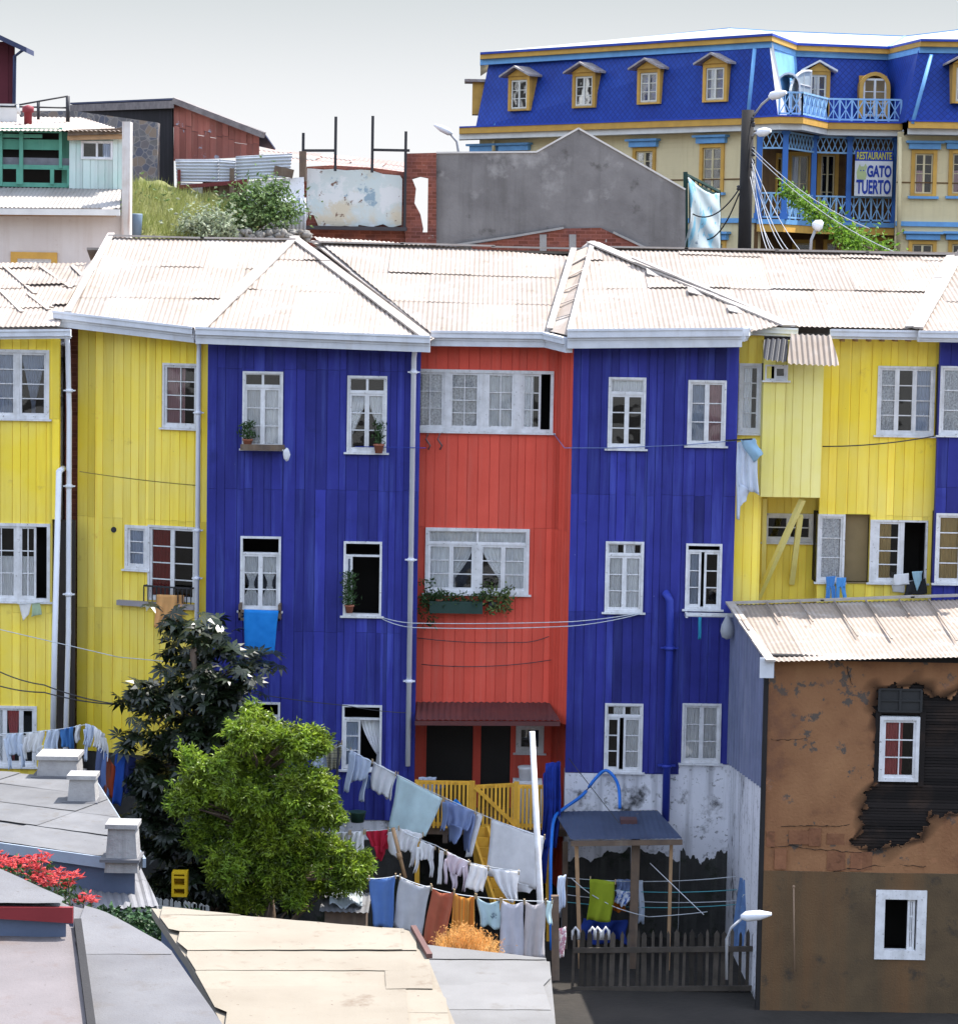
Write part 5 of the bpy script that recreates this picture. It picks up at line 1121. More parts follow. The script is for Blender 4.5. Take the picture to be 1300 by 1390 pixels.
def stripes(name,cols,scale=9,tr=.4,axis=0):
    M=cmat(name,cols[0],tr=tr); nt=M.node_tree; N=nt.nodes; L=nt.links
    ge=N.new('ShaderNodeTexCoord'); sx=N.new('ShaderNodeSeparateXYZ'); L.new(ge.outputs['Object'],sx.inputs[0])
    w=N.new('ShaderNodeTexNoise'); w.noise_dimensions='1D'; w.inputs['Scale'].default_value=scale; L.new(sx.outputs[axis],w.inputs['W']); cr=N.new('ShaderNodeValToRGB'); cr.color_ramp.interpolation='CONSTANT'
    e=cr.color_ramp.elements; e[0].position=0; e[0].color=(*cols[0],1); e[1].position=.42; e[1].color=(*cols[1],1)
    for i,c in enumerate(cols[2:]): x=e.new(.5+.07*i); x.color=(*c,1)
    L.new(w.outputs['Fac'],cr.inputs[0]); b=N['Principled BSDF']; L.new(cr.outputs[0],b.inputs['Base Color'])
    for n in N:
        if n.bl_idname=='ShaderNodeBsdfTranslucent': L.new(cr.outputs[0],n.inputs['Color'])
    return M
corg=stripes('orange_striped_cloth',[(.75,.28,.03),(.8,.36,.06),(.3,.12,.05),(.8,.5,.12)],60)
cstr=stripes('olive_striped_cloth',[(.12,.12,.12),(.4,.37,.25),(.2,.19,.15),(.45,.42,.3)],60,.3,2)
cwave=cmat('pale_cloth_with_dark_swirl',(.55,.68,.72),spots=[((.04,.08,.12),.55,.60,2.2)])
PEG=G('wooden_peg',(.4,.3,.18))
def patch(mb,q,Y,amp=.035,folds=3,sag=.0,nx=None,ny=12,Y2=None,ph=None):
    """q = four pixel corners tl,tr,br,bl of hanging cloth at depth Y (left) .. Y2 (right)"""
    Y2=Y if Y2 is None else Y2
    a,b,c,d=P(*q[0],Y),P(*q[1],Y2),P(*q[2],Y2),P(*q[3],Y)
    ph=R.uniform(0,6) if ph is None else ph; nx=nx or max(6,folds*6); sk=R.uniform(-1.5,1.5)
    def fn(u,v):
        p=a.lerp(b,u).lerp(d.lerp(c,u),v)
        w=amp*(.35+.65*v)*math.sin(u*folds*2*pi+ph+sk*v)+amp*.6*math.sin(u*folds*4.3+ph*2+v*3)
        return p+V((amp*.3*math.sin(v*6+ph),w,-sag*4*u*(1-u)*(1-v)+amp*.4*math.sin(u*9+ph)*v))
    mb.grid(fn,nx,ny)
def garment(name,quads,Y,m,label,cat,group=None,Y2=None,amp=.04,folds=3,sag=.0,pegs=True):
    mb=MB(); ph=R.uniform(0,6)
    for k,q in enumerate(quads): patch(mb,q,Y,amp,folds if k==0 else max(1,folds//2),sag if k==0 else 0,Y2=Y2,ph=ph+k)
    o=solo(mb,name,m,label,cat,group,solid=.006)
    if pegs:
        mb=MB(); Ym=Y2 if Y2 is not None else Y
        for (x,y),Y_ in ((quads[0][0],Y),(quads[0][1],Ym)): p=P(x,y,Y_); mb.box(p.x-.01,p.x+.01,Y_-.02,Y_+.02,p.z-.05,p.z+.04)
        mb.build('peg',PEG,o)
    return o
line_m=G('clothes_line_cord',(.55,.58,.60),.6); line_d=G('dark_line_cord',(.05,.05,.055),.6)
def cord(pts,label,m=None,r=.008,name='clothes_line',s=.0,group=None):
    mb=MB(); path=[]
    q=[P(*p) for p in pts]
    for a,b in zip(q,q[1:]): path+=sag(a,b,s,12)
    mb.tube(path,r,5); return solo(mb,name,m or line_m,label,'cord' if name!='clothes_line' else 'clothes line',group)
LG='laundry drying in the yard'
# --- upper line, runs from the blue house down to the white pole
ya,yb=-1.4,-3.6
def yl(x): return ya+(yb-ya)*(x-465)/(740-465)
cord([(428,1022,-1.2),(463,1012,-1.4),(603,1083,yl(603)),(740,1139,yb)],'Upper clothes line sloping from the left blue house down to the tall white pole',s=.03)
def up_(name,quads,m,label,cat,**k):
    xs=[p[0] for p in quads[0]]; garment(name,quads,yl(min(xs)),m,label,cat,LG,Y2=yl(max(xs)),**k)
garment('shirt',[((424,1022),(446,1017),(446,1046),(422,1050))],-1.25,cwb,'Pale blue cloth half hidden by the light green tree, leftmost on the upper clothes line','cloth',LG)
garment('cloth',[((440,1018),(464,1008),(462,1040),(446,1049))],-1.35,cstr,'Olive and grey striped cloth near the left end of the upper clothes line','cloth',LG)
up_('shirt',[((476,1018),(505,1033),(497,1058),(477,1062)),((474,1022),(483,1022),(474,1076),(467,1075)),((492,1058),(499,1050),(494,1089),(487,1088))],cwb,'White long sleeved shirt with both sleeves hanging down, under the ground-floor window','shirt')
up_('shirt',[((506,1034),(537,1050),(526,1084),(503,1072)),((527,1060),(537,1054),(529,1086),(522,1084))],cw,'White shirt between the long sleeved shirt and the big pale aqua sheet','shirt')
up_('sheet',[((540,1051),(601,1084),(578,1136),(527,1127))],caq,'Large pale aqua sheet hanging on the upper clothes line','sheet',folds=2,amp=.03)
garment('cloth',[((499,1052),(506,1054),(505,1072),(496,1069))],-1.2,cbl,'Small scrap of blue patterned cloth behind the white shirts on the upper clothes line','cloth',LG,pegs=False)
up_('shirt',[((603,1085),(645,1102),(634,1128),(606,1120)),((601,1088),(609,1090),(604,1128),(598,1127)),((606,1116),(628,1124),(620,1146),(611,1143)),((629,1108),(645,1104),(637,1158),(630,1155))],csh,'Blue-grey shirt with hanging sleeves, right of the pale aqua sheet','shirt')
up_('cloth',[((646,1104),(655,1107),(640,1163),(631,1164))],cw,'Narrow white strip of cloth slanting down, right of the blue-grey shirt','cloth',folds=1,amp=.01)
up_('sheet',[((667,1112),(739,1136),(727,1208),(660,1188)),((727,1134),(739,1137),(732,1165),(724,1160)),((668,1188),(726,1205),(718,1213),(690,1208))],cw,'Large plain white sheet beside the tall white pole','sheet',folds=2,amp=.02)
# --- middle line
yc=-3.4
cord([(446,1130,yc),(500,1128,yc),(535,1124,yc),(592,1148,yc-.4),(640,1172,yc-.9),(706,1183,yc-1.4)],'Middle clothes line propped up by a wooden stick',s=.015)
def mid(name,quads,m,label,cat,Y=yc,**k): garment(name,quads,Y,m,label,cat,LG,**k)
mid('cloth',[((449,1131),(474,1130),(472,1158),(450,1159))],cgr,'Grey white cloth at the left end of the middle clothes line, next to the tree','cloth')
mid('cloth',[((476,1130),(494,1129),(495,1158),(474,1162))],cw,'Whitish cloth between the grey white cloth and the crimson shirt','cloth')
mid('shirt',[((496,1129),(527,1126),(521,1160),(502,1146)),((519,1130),(530,1136),(526,1153),(519,1148)),((508,1148),(522,1150),(519,1169),(511,1167))],crd,'Crimson red shirt on the middle clothes line','shirt')
mid('shirt',[((541,1124),(574,1133),(560,1158),(540,1154)),((527,1130),(541,1126),(540,1166),(526,1156)),((560,1140),(570,1136),(560,1177),(555,1176))],cw,'White shirt behind the wooden prop stick','shirt',Y=yc-.1)
mid('shirt',[((570,1141),(591,1150),(586,1170),(569,1166)),((566,1150),(572,1150),(565,1185),(561,1184)),((582,1166),(588,1164),(588,1191),(584,1190))],cw,'Small white top with thin sleeves, left of the white socks','shirt',Y=yc-.3)
mid('socks',[((596,1154),(603,1156),(600,1180),(595,1178)),((595,1177),(600,1178),(599,1201),(593,1200))],cw,'Pair of long white socks on the middle clothes line','socks',Y=yc-.45,folds=1,amp=.008)
mid('shirt',[((606,1157),(636,1170),(624,1190),(608,1184)),((603,1166),(609,1166),(606,1200),(602,1199)),((611,1184),(622,1188),(619,1207),(614,1206)),((628,1176),(636,1174),(632,1210),(628,1209))],cmat('faint_pink_cotton',(.80,.72,.78)),'Faint pink baby shirt with curved hem, right of the white socks','shirt',Y=yc-.6)
mid('shirt',[((638,1172),(662,1178),(656,1212),(631,1206))],cw,'Left of the two plain white cloths at the right end of the middle clothes line','cloth',Y=yc-.9)
mid('cloth',[((663,1179),(704,1184),(702,1222),(690,1226),(655,1214))[:4]],cw,'Right of the two plain white cloths at the right end of the middle clothes line','cloth',Y=yc-1.3)
mb=MB(); mb.tube([P(533,1124,yc-.25),P(550,1192,yc-.3)],.035,8); mb.tube([P(541,1158,yc-.28),P(543,1166,yc-.28)],.05,8); solo(mb,'prop_stick',woodl,'Light wooden prop stick with a black band holding up the middle clothes line','pole')
# --- lower line
yd=-6.2
cord([(498,1193,yd),(540,1189,yd),(580,1204,yd),(640,1217,yd),(745,1224,yd)],'Lower clothes line in front, carrying the towels and trousers',s=.02)
def low(name,quads,m,label,cat,**k): garment(name,quads,yd,m,label,cat,LG,**k)
low('towel',[((501,1192),(537,1189),(532,1262),(506,1256))],cmat('mid_blue_towel_cloth',(.14,.26,.55)),'Mid blue towel at the left end of the lower clothes line','towel',folds=2,sag=.03)
low('towel',[((543,1190),(585,1203),(570,1276),(533,1258))],cmat('pale_grey_towel_cloth',(.56,.57,.60)),'Pale grey towel between the mid blue towel and the rust brown trousers','towel',folds=2,sag=.06)
low('trousers',[((586,1205),(616,1210),(603,1290),(574,1282))],crs,'Rust brown trousers on the lower clothes line','trousers',folds=2,sag=.07)
low('cloth',[((617,1211),(645,1216),(641,1284),(607,1290))],corg,'Orange striped cloth behind the dry orange grass','cloth',folds=3,sag=.07)
low('cloth',[((647,1217),(679,1222),(678,1262),(671,1275))[:3]+((652,1256),)],cwave,'Pale cloth with a dark swirling pattern on the lower clothes line','cloth',folds=2,sag=.08)
low('trousers',[((681,1222),(711,1224),(710,1302),(676,1300))],cmat('pale_lilac_grey_cloth',(.60,.60,.66)),'Pale lilac grey trousers on the lower clothes line, left of the warm grey ones','trousers',folds=2,sag=.06)
low('trousers',[((712,1224),(740,1224),(739,1302),(711,1302))],cmat('warm_grey_cloth',(.60,.57,.58)),'Warm grey trousers hanging second from the right on the lower clothes line','trousers',folds=2,sag=.06)
low('cloth',[((741,1223),(749,1223),(749,1256),(742,1254))],caq,'Small pale aqua cloth at the right end of the lower clothes line','cloth',folds=1)
# tall white pole
mb=MB(); mb.tube([P(736,1330,-4.6),P(733,1225,-4.5),P(722,993,-4.2)],[.06,.058,.05],10); solo(mb,'clothes_pole',G('white_painted_pole',(.72,.72,.74),.6,(.55,.52,.5),ns=5),'Tall slightly leaning white pole beside the large plain white sheet','pole')
mb=MB(); mb.bar(P(754,1330,-5.6),P(753,1216,-5.6),.13,.12,up=(0,1,0)); solo(mb,'fence_post',wood,'Dark weathered post at the right end of the lower clothes line','post')
mb=MB(); p=P(437,1022,-1.15); mb.tube([P(459,1130,-1.5),P(457,1060,-1.4),P(460,1006,-1.3)],.025,8); solo(mb,'clothes_pole',blkm,'Thin dark pole holding the left end of the upper clothes line','pole')
# small knick-knacks at the right post
LK='odds and ends of laundry by the post'
garment('cloth',[((757,1190),(768,1188),(766,1230),(757,1240))],-5.4,cwb,'Light blue and white rag tied to the dark weathered post','cloth',pegs=False,folds=2)
garment('cloth',[((758,1262),(768,1258),(766,1300),(757,1300))],-5.2,cmat('flowered_pink_cloth',(.7,.4,.5),spots=[((.9,.9,.9),.5,.52,14)]),'Pink and white flowered rag low beside the dark weathered post','cloth',pegs=False,folds=2)
garment('cloth',[((738,1240),(748,1240),(746,1290),(740,1296))],-5.9,cmat('yellow_rag_cloth',(.7,.55,.05)),'Small yellow rag left of the dark weathered post','cloth',pegs=False,folds=1) if 0 else None
# --- laundry on the houses
def onh(*a,**k): return garment(*a,pegs=False,**k)
t=onh('towel',[((331,827),(378,829),(372,887),(332,885))],YB-.42,cto,'Bright blue towel hanging over the balcony rack of the left blue house','towel',folds=2,amp=.012)
onh('towel',[((213,807),(250,808),(246,845),(209,852))],-.02,cpe,'Peach orange towel hung over the black window railing of the yellow house','towel',folds=4,amp=.02)
onh('underwear',[((26,820),(43,819),(39,834),(31,843))],.12,cw,'White underwear hanging under a window of the far left yellow house','underwear',folds=1,amp=.01)
onh('cloth',[((44,819),(54,817),(57,834),(43,837))],.12,cmat('pale_green_cloth',(.55,.68,.5)),'Pale green cloth right of the white underwear on the far left yellow house','cloth',folds=2,amp=.01)
cord([(24,820,.1),(60,817,.1)],'Short line under the window of the far left yellow house',s=.01)
onh('trousers',[((1121,783),(1134,782),(1131,796),(1121,797)),((1121,796),(1127,796),(1126,815),(1120,814)),((1127,796),(1133,795),(1134,813),(1129,814))],-.14,cmat('washed_blue_denim',(.08,.26,.62),tr=.1),'Left pair of small blue jeans hanging below the lace curtained window','jeans',folds=2,amp=.01)
onh('trousers',[((1135,784),(1148,784),(1147,797),(1135,797)),((1135,796),(1140,796),(1139,813),(1134,813)),((1141,796),(1147,796),(1149,813),(1144,813))],-.14,cmat('sky_blue_denim',(.10,.34,.74),tr=.1),'Right pair of small blue jeans hanging below the lace curtained window','jeans',folds=2,amp=.01)
onh('towel',[((1213,780),(1233,778),(1234,793),(1212,795))],-.16,cw,'White towel over the sill of the open dark window on the right yellow house','towel',folds=2,amp=.01)
onh('cloth',[((1210,793),(1228,795),(1227,805),(1211,803))],-.14,cgr,'Beige cloth hanging just below the white towel on the right yellow house','cloth',folds=1,amp=.01)
onh('cloth',[((1237,776),(1252,775),(1250,788),(1244,803))],-.17,cmat('teal_pale_cloth',(.45,.66,.75)),'Pale teal cloth hung at the right end of the open dark window','cloth',folds=2,amp=.012)
onh('cloth',[((1232,790),(1256,785),(1258,806),(1226,809))],-.13,cblk,'Black cloth bunched beneath the pale teal cloth at the open dark window','cloth',folds=2,amp=.02)
# white clothes out on the corner of the right blue house
mb=MB(); mb.bar(P(985,598,-.62),P(1020,596,-1.4),.03,.03); solo(mb,'drying_arm',blkm,'Short black drying arm sticking out at the corner of the right blue house','bracket')
onh('shirt',[((1001,600),(1026,597),(1030,672),(1002,660)),((1002,655),(1018,665),(1012,680),(1000,690)),((1000,600),(1007,612),(1003,706),(999,704))],-1.0,cwb,'Long bluish white garment hanging from the black drying arm at the blue house corner','shirt',folds=3,amp=.03)
onh('bag',[((1004,597),(1024,595),(1035,615),(1022,628))],-1.12,cmat('pale_blue_plastic',(.45,.68,.85)),'Pale blue cloth puffed out at the top of the black drying arm','cloth',folds=1,amp=.05)
# plastic bag
mb=MB(); p=P(987,852,-1.1); mb.lathe(p-V((0,0,.22)),[(.02,0),(.1,.04),(.13,.15),(.11,.27),(.06,.38),(.03,.44)],12); solo(mb,'plastic_bag',cmat('whitish_plastic',(.6,.62,.66)),'Whitish plastic bag hanging from the drying rack of the right blue house','bag')
garment('rag',[((948,838),(952,838),(951,868),(947,868))],-1.0,cmat('teal_rag',(.05,.4,.6)),'Thin teal rag tied to the drying rack of the right blue house','rag',folds=1,amp=.01,pegs=False)
mb=MB(); p=P(389,617,-.95); mb.ball(p,.07,.03,.12,10,6,.12); mb.bar(P(384,611,-.9),P(384,611,-.6),.02,.02); solo(mb,'rag',cw,'White rag hooked to the right end of the wooden window shelf','rag')
mb=MB(); p=P(344,835,YB-.2)
# cords over the facade
cord([(518,838,-.62),(560,846,-1.1),(775,844,-1.1),(870,832,-.65)],'Upper of the twin pale lines strung across the red house',s=.02)
cord([(518,840,-.64),(560,852,-1.2),(775,850,-1.2),(870,833,-.66)],'Lower of the twin pale lines strung across the red house',s=.03)
cord([(482,606,-.65),(572,608,-.8),(578,608,-.8)],'Thin blue wire below the right top window of the left blue house',G('blue_wire',(.03,.05,.3)),name='wire')
cord([(751,588,-.05),(766,608,-.65),(832,608,-.68),(930,604,-.68),(1000,598,-.7)],'Thin blue wire running below the top windows of the right blue house',G('grey_blue_wire',(.15,.2,.4)),name='wire')
cord([(108,640,-.05),(267,659,-.15)],'Thin dark wire crossing the yellow house above the black vent hole',G('ochre_wire',(.3,.22,.05)),r=.01,name='wire',s=.02)
cord([(1116,606,-.12),(1268,592,-.3)],'Black wire sagging below the three-part window of the right yellow house',line_d,r=.012,name='wire',s=.05)
cord([(572,902,-.1),(748,896,-.1)],'Thin dark wire sagging across the red house above the canopy',line_d,name='wire',s=.08)
cord([(566,866,-.1),(700,872,-.1),(745,864,-.1)],'Thin dark wire crossing the red house just below the planter',line_d,name='wire',s=.04)
cord([(-20,850,-1.5),(160,892,-1.3),(300,905,-1)],'Pale line running down from the far left yellow house to the dark tree',s=.0)
cord([(-20,902,-1.5),(60,930,-1.6),(170,957,-1.5),(250,955,-1.4)],'Upper black cable sagging behind the dark tree',line_d,r=.012,name='cable',s=.06)
cord([(-20,925,-1.7),(60,940,-1.6),(170,957,-1.5)],'Lower black cable meeting the upper one at the dark tree',line_d,r=.012,name='cable',s=.05)
cord([(310,935,-1.0),(470,958,-1.0),(560,968,-.7)],'Thin black cable crossing the left blue house above its ground-floor windows',line_d,name='cable',s=.03)
cord([(772,1030,-.7),(873,1160,-2.5)],'Thin dark line from the red house corner down to the blue awning',line_d,name='wire')
cord([(882,1172,-3),(955,1242,-4)],'Taut pale string slanting down right of the blue awning posts',name='cord')
# --- potted plants
def pot(px,py,Y,r,h,label,plant=.3,n=160,spread=.16,m=None):
    t=thing('potted_plant',label,'potted plant',P(px,py,Y)); b=P(px,py,Y)
    mb=MB(); mb.lathe(b,[(r*.7,0),(r*.95,h*.8),(r*1.1,h*.82),(r*1.1,h),(r*.9,h),(r*.85,h*.85)],14); mb.build('pot',terra,t)
    mb=MB()
    for i in range(n): 
        p=b+V((R.gauss(0,spread*.45),R.gauss(0,spread*.4),h+plant*R.random()**1.2)); leaf(mb,p,R.uniform(.06,.12),.03,V((R.gauss(0,.6),R.gauss(0,.6),R.uniform(-.2,1))))
    for i in range(5): mb.tube([b+V((0,0,h*.8)),b+V((R.gauss(0,spread*.3),R.gauss(0,.03),h+plant*.9))],.006,4)
    mb.build('foliage',m or green,t)
pot(336,608,YB-.2,.09,.17,'Terracotta pot with a spiky plant at the left end of the wooden window shelf')
pot(514,615,YB-.16,.095,.17,'Terracotta pot with thin stems on the sill of the tied-curtain top window',plant=.4,n=70)
pot(474,832,YB-.13,.085,.15,'Terracotta pot with a tall bushy plant in the open dark window',plant=.62,n=260,spread=.14)
pot(596,822,-.22,.07,.12,'Small pot with a yellowing plant at the left end of the dark green planter',plant=.14,n=90)
pl_=thing('planter_box','Long dark green planter box hanging under the middle window of the red house','planter',P(618,832,-.25))
w=Wall((P(583,826,-.3).x,-.3),(P(655,826,-.3).x,-.3)); mb=MB(); r_=w.rect(583,817,655,833); w.box(mb,0,w.len,0,.2,r_[2],r_[3]); mb.build('box',G('dark_green_paint',(.02,.05,.04),.6),pl_)
mb=MB()
for i in range(420): 
    p=P(R.uniform(570,660),R.uniform(805,822),-.2); p.y+=R.uniform(-.1,.1); leaf(mb,p,R.uniform(.05,.11),.035)
for i in range(260): p=P(582+R.gauss(0,8),R.uniform(785,850),-.2); leaf(mb,p,R.uniform(.07,.13),.04) if R.random()<.55 else None
mb.build('foliage',green,pl_)
t=thing('hanging_plant','Dark trailing plant with pale green leaves under the right half of the middle red-house window','potted plant',P(674,828,-.2))
mb=MB()
for i in range(330): cx,cy=R.choice(((665,812),(668,824),(684,812),(690,806),(685,822),(663,800))); p=P(cx+R.gauss(0,5),cy+R.gauss(0,6),-.2+R.uniform(-.1,.05)); leaf(mb,p,R.uniform(.06,.13),.045)
mb.build('foliage',G('variegated_leaf',(.14,.18,.05),.6,(.03,.06,.02),ns=9,tk=.5,bump=0),t); mb=MB(); mb.lathe(P(668,826,-.2),[(.07,0),(.09,.12),(.08,.12)],10); mb.build('pot',blkm,t)
mb=MB(); 
for x in (581,597): p=[P(x,589,-.1),P(x-3,596,-.16),P(x+3,605,-.12),P(x,610,-.1)]; mb2=MB(); mb2.tube(p,.018,6); solo(mb2,'hanging_strap',G('grey_strap',(.2,.12,.12)),['Left grey strap dangling below the top window of the red house','Right grey strap dangling below the top window of the red house'][x>590],'strap')
# --- veranda things
mb=MB(); p=P(585,1112,.2); p.z=zf; mb.lathe(p,[(.2,0),(.24,.55),(.26,.56),(.26,.62),(.22,.6)],14); solo(mb,'laundry_basket',G('blue_plastic_basket',(.08,.22,.5),.5,(.05,.14,.36),ns=22),'Blue plastic basket standing by the left door on the veranda','basket')
mb=MB(); p=P(713,1112,-.4); p.z=zf+.85; mb.lathe(p,[(.13,0),(.15,.22),(.165,.23),(.165,.26),(.13,.26)],14); mb.box(p.x-.25,p.x+.3,-.6,-.2,zf,zf+.85); solo(mb,'paint_bucket',cw,'White bucket on a white stand behind the right end of the yellow balustrade','bucket')
garment('cloth',[((568,1055),(592,1055),(590,1085),(568,1084))],-.6,cwb,'Pale cloth seen through the left bars of the yellow balustrade','cloth',pegs=False)
garment('tarpaulin',[((742,1036),(762,1034),(757,1150),(735,1152)),((738,1050),(752,1040),(742,1200),(731,1196))],-1.25,cmat('royal_blue_tarp',(.012,.04,.30),(.01,.02,.16),tr=0),'Royal blue tarpaulin hanging in folds at the right end of the veranda','tarpaulin',folds=3,amp=.07,pegs=False)
garment('tarpaulin',[((618,1084),(632,1098),(626,1112),(606,1104))],-1.1,cmat('bright_blue_plastic',(.03,.25,.7),tr=.1),'Small bright blue plastic sheet tucked at the foot of the yellow balustrade','tarpaulin',folds=2,amp=.04,pegs=False)
# blue hose
mb=MB(); pts=[(748,1290,-3.2),(747,1200,-3),(748,1150,-2.7),(752,1112,-1.6),(765,1098,-1),(790,1080,-.9),(808,1057,-.85),(822,1046,-.85),(834,1056,-.9),(840,1072,-.95),(841,1098,-1.1)]
q=[P(*p) for p in pts]; pa=[]
for i in range(len(q)-1):
    p0,p1,p2,p3=q[max(i-1,0)],q[i],q[i+1],q[min(i+2,len(q)-1)]
    for t_ in (0,.25,.5,.75): pa.append(.5*((2*p1)+(p2-p0)*t_+(2*p0-5*p1+4*p2-p3)*t_*t_+(3*p1-p0-3*p2+p3)*t_**3))
mb.tube(pa+[q[-1]],.032,8); solo(mb,'garden_hose',G('bright_blue_hose',(.02,.17,.62),.4),'Bright blue hose looping over the stained white footing onto the awning','hose')
# awning shed
aw=thing('awning_shed','Open shed with blue-grey sheet awning on timber posts against the stained white footing','shed',P(840,1290,-2.2))
a,b,c,d=P(775,1141,-3.2),P(926,1139,-3.2),P(892,1099,-.9),P(751,1102,-.9)
mb=MB(); corr(mb,[a,b,c,d],laps=9,pitch=.1,plane=d,amp=.004); mb.build('awning_roof',G('blue_grey_awning_sheet',(.052,.072,.125),.8,(.04,.055,.10),ns=1.5,spots=[((.14,.12,.11),.64,.7,5)]),aw)
mb=MB(); mb.bar(a-V((0,0,.06)),b-V((0,0,.06)),.06,.09); mb.build('awning_beam',wood,aw); mb=MB(); mb.bar(c-V((0,0,.06)),d-V((0,0,.06)),.06,.08); mb.build('awning_beam',wood,aw)
for (x0,x1,y0,w_,mm,Yp_) in ((782,788,1143,.07,woodl,-3.0),(863,858,1140,.15,wood,-2.9),(911,907,1142,.06,woodl,-3.0),(767,766,1143,.1,wood,-1.6),(858,856,1145,.05,pvc,-1.6)):
    mb=MB(); p=P(x1,1290,Yp_); p.z=0; mb.bar(p,P(x0,y0,Yp_),w_,w_*.8,up=(0,1,0)); mb.build('post',mm,aw)
mb=MB(); mb.box(P(840,1110,-1.4).x,P(862,1110,-1.4).x,-2.0,-1.7,P(850,1113,-1.6).z-.03,P(850,1113,-1.6).z+.08); solo(mb,'brick',G('loose_brick',(.10,.05,.05)),'Dark brick lying on the blue-grey sheet awning','brick')
cord([(775,1192,-3.1),(800,1213,-3.1),(835,1232,-3.1),(880,1245,-3.1),(960,1238,-3.1)],'Pale line drooping under the awning past the lime towel',name='clothes_line',s=.01)
k=0
for (y0,y1) in ((1209,1208),(1221,1223),(1231,1228),(1198,1190)):
    mb=MB(); mb.tube(sag(P(770,y0-6,-2.6),P(1000,y1,-2.6),.08),.008,5); solo(mb,'clothes_line',line_m if k%2 else G('aqua_line_cord',(.1,.4,.45)),['Second highest line strung between the awning posts and the white side wall','Third line down between the awning posts and the white side wall','Lowest line between the awning posts and the white side wall','Highest line between the awning posts and the white side wall'][k],'clothes line'); k+=1
garment('towel',[((801,1193),(835,1197),(829,1253),(797,1249))],-3.1,clg,'Lime green towel hanging under the blue-grey awning','towel',folds=2)
garment('cloth',[((836,1208),(862,1212),(850,1232),(835,1226))],-2.9,cmat('blue_white_print',(.75,.8,.9),spots=[((.05,.15,.5),.52,.54,12)]),'Bunched white cloth with blue print, right of the lime green towel','cloth',folds=3,amp=.05,pegs=False)
garment('shorts',[((833,1220),(850,1221),(849,1238),(832,1238))],-2.7,cmat('dark_orange_cloth',(.55,.16,.02)),'Dark orange shorts half behind the bunched white cloth','shorts',folds=2,pegs=False)
garment('cloth',[((836,1194),(856,1194),(856,1212),(837,1210))],-2.5,csh,'Blue striped cloth hanging above the bunched white cloth','cloth',folds=3,pegs=False)
garment('cloth',[((866,1195),(873,1195),(874,1255),(866,1252))],-2.6,cwb,'Tall narrow pale blue cloth just right of the thick grey post','cloth',folds=1,pegs=False)
garment('tarpaulin',[((790,1248),(850,1250),(852,1280),(784,1280))],-2.2,cmat('deep_blue_cover',(.02,.05,.28),tr=0),'Deep blue cover heaped at the back of the awning shed','tarpaulin',folds=3,amp=.1,pegs=False)
k=0
for x in (781,804,811,822): 
    mb=MB(); q=[P(x+dx,y,-4.2) for dx,y in ((-4,1276),(-4,1264),(0,1259),(4,1264),(4,1276))]; mb.tube(q,.025,6); solo(mb,'shoe',cw,['White shoe standing alone on the fence, below the leftmost timber post','Left one of the three white shoes below the lime green towel','Middle one of the three white shoes below the lime green towel','Right one of the three white shoes below the lime green towel'][k],'shoe'); k+=1
# picket fences
def picket(x0,x1,y0,y1,Y,n,hm,label,m_=wood,base=None):
    t=thing('picket_fence',label,'fence',P((x0+x1)/2,y0+40,Y)); mb=MB(); rl=MB()
    a=P(x0,y0,Y);b=P(x1,y1,Y)
    for k in range(n):
        f=(k+R.uniform(-.12,.12))/(n-1); p=a.lerp(b,f); h=hm*R.uniform(.85,1.15); w_=R.choice((.025,.03,.045)); l_=R.uniform(-.03,.03); zb_=p.z-1.1
        mb.prism([V((p.x-w_,Y,zb_)),V((p.x+w_,Y,zb_)),V((p.x+w_+l_,Y,p.z+h*.75)),V((p.x+l_,Y,p.z+h)),V((p.x-w_+l_,Y,p.z+h*.75))],(0,.03,0),R.random())
    mb.build('pickets',m_,t); 
    for dz_ in (-.05,-.75): rl=MB(); rl.bar(a+V((0,-.03,dz_)),b+V((0,-.03,dz_)),.05,.09); rl.build('rail',m_,t)
picket(778,1025,1286,1284,-4.4,24,.28,'Weathered grey picket fence below the blue-grey awning',G('dark_grey_pickets',(.075,.062,.05),.9,(.045,.038,.03),ns=4,tk=.5))
picket(214,283,1228,1238,-6,13,.12,'Short low picket fence behind the cream roof, under the light green tree',G('pale_grey_pickets',(.3,.3,.28)))
mb=MB(); p=P(243,1218,-5.5); w=Wall((p.x-.13,-5.5),(p.x+.13,-5.5)); H=.42; z=p.z
for q in ((0,.04,0,H),(.22,.26,0,H),(.04,.22,0,.05),(.04,.22,.14,.2),(.04,.22,H-.1,H-.06),(.04,.22,H-.03,H)): w.box(mb,q[0],q[1],0,.26,z+q[2],z+q[3])
w.box(mb,.02,.24,.24,.26,z,z+H); solo(mb,'bottle_crate',G('yellow_crate_plastic',(.6,.38,.01),.5),'Yellow plastic crate in the dark gap behind the short low picket fence','crate')
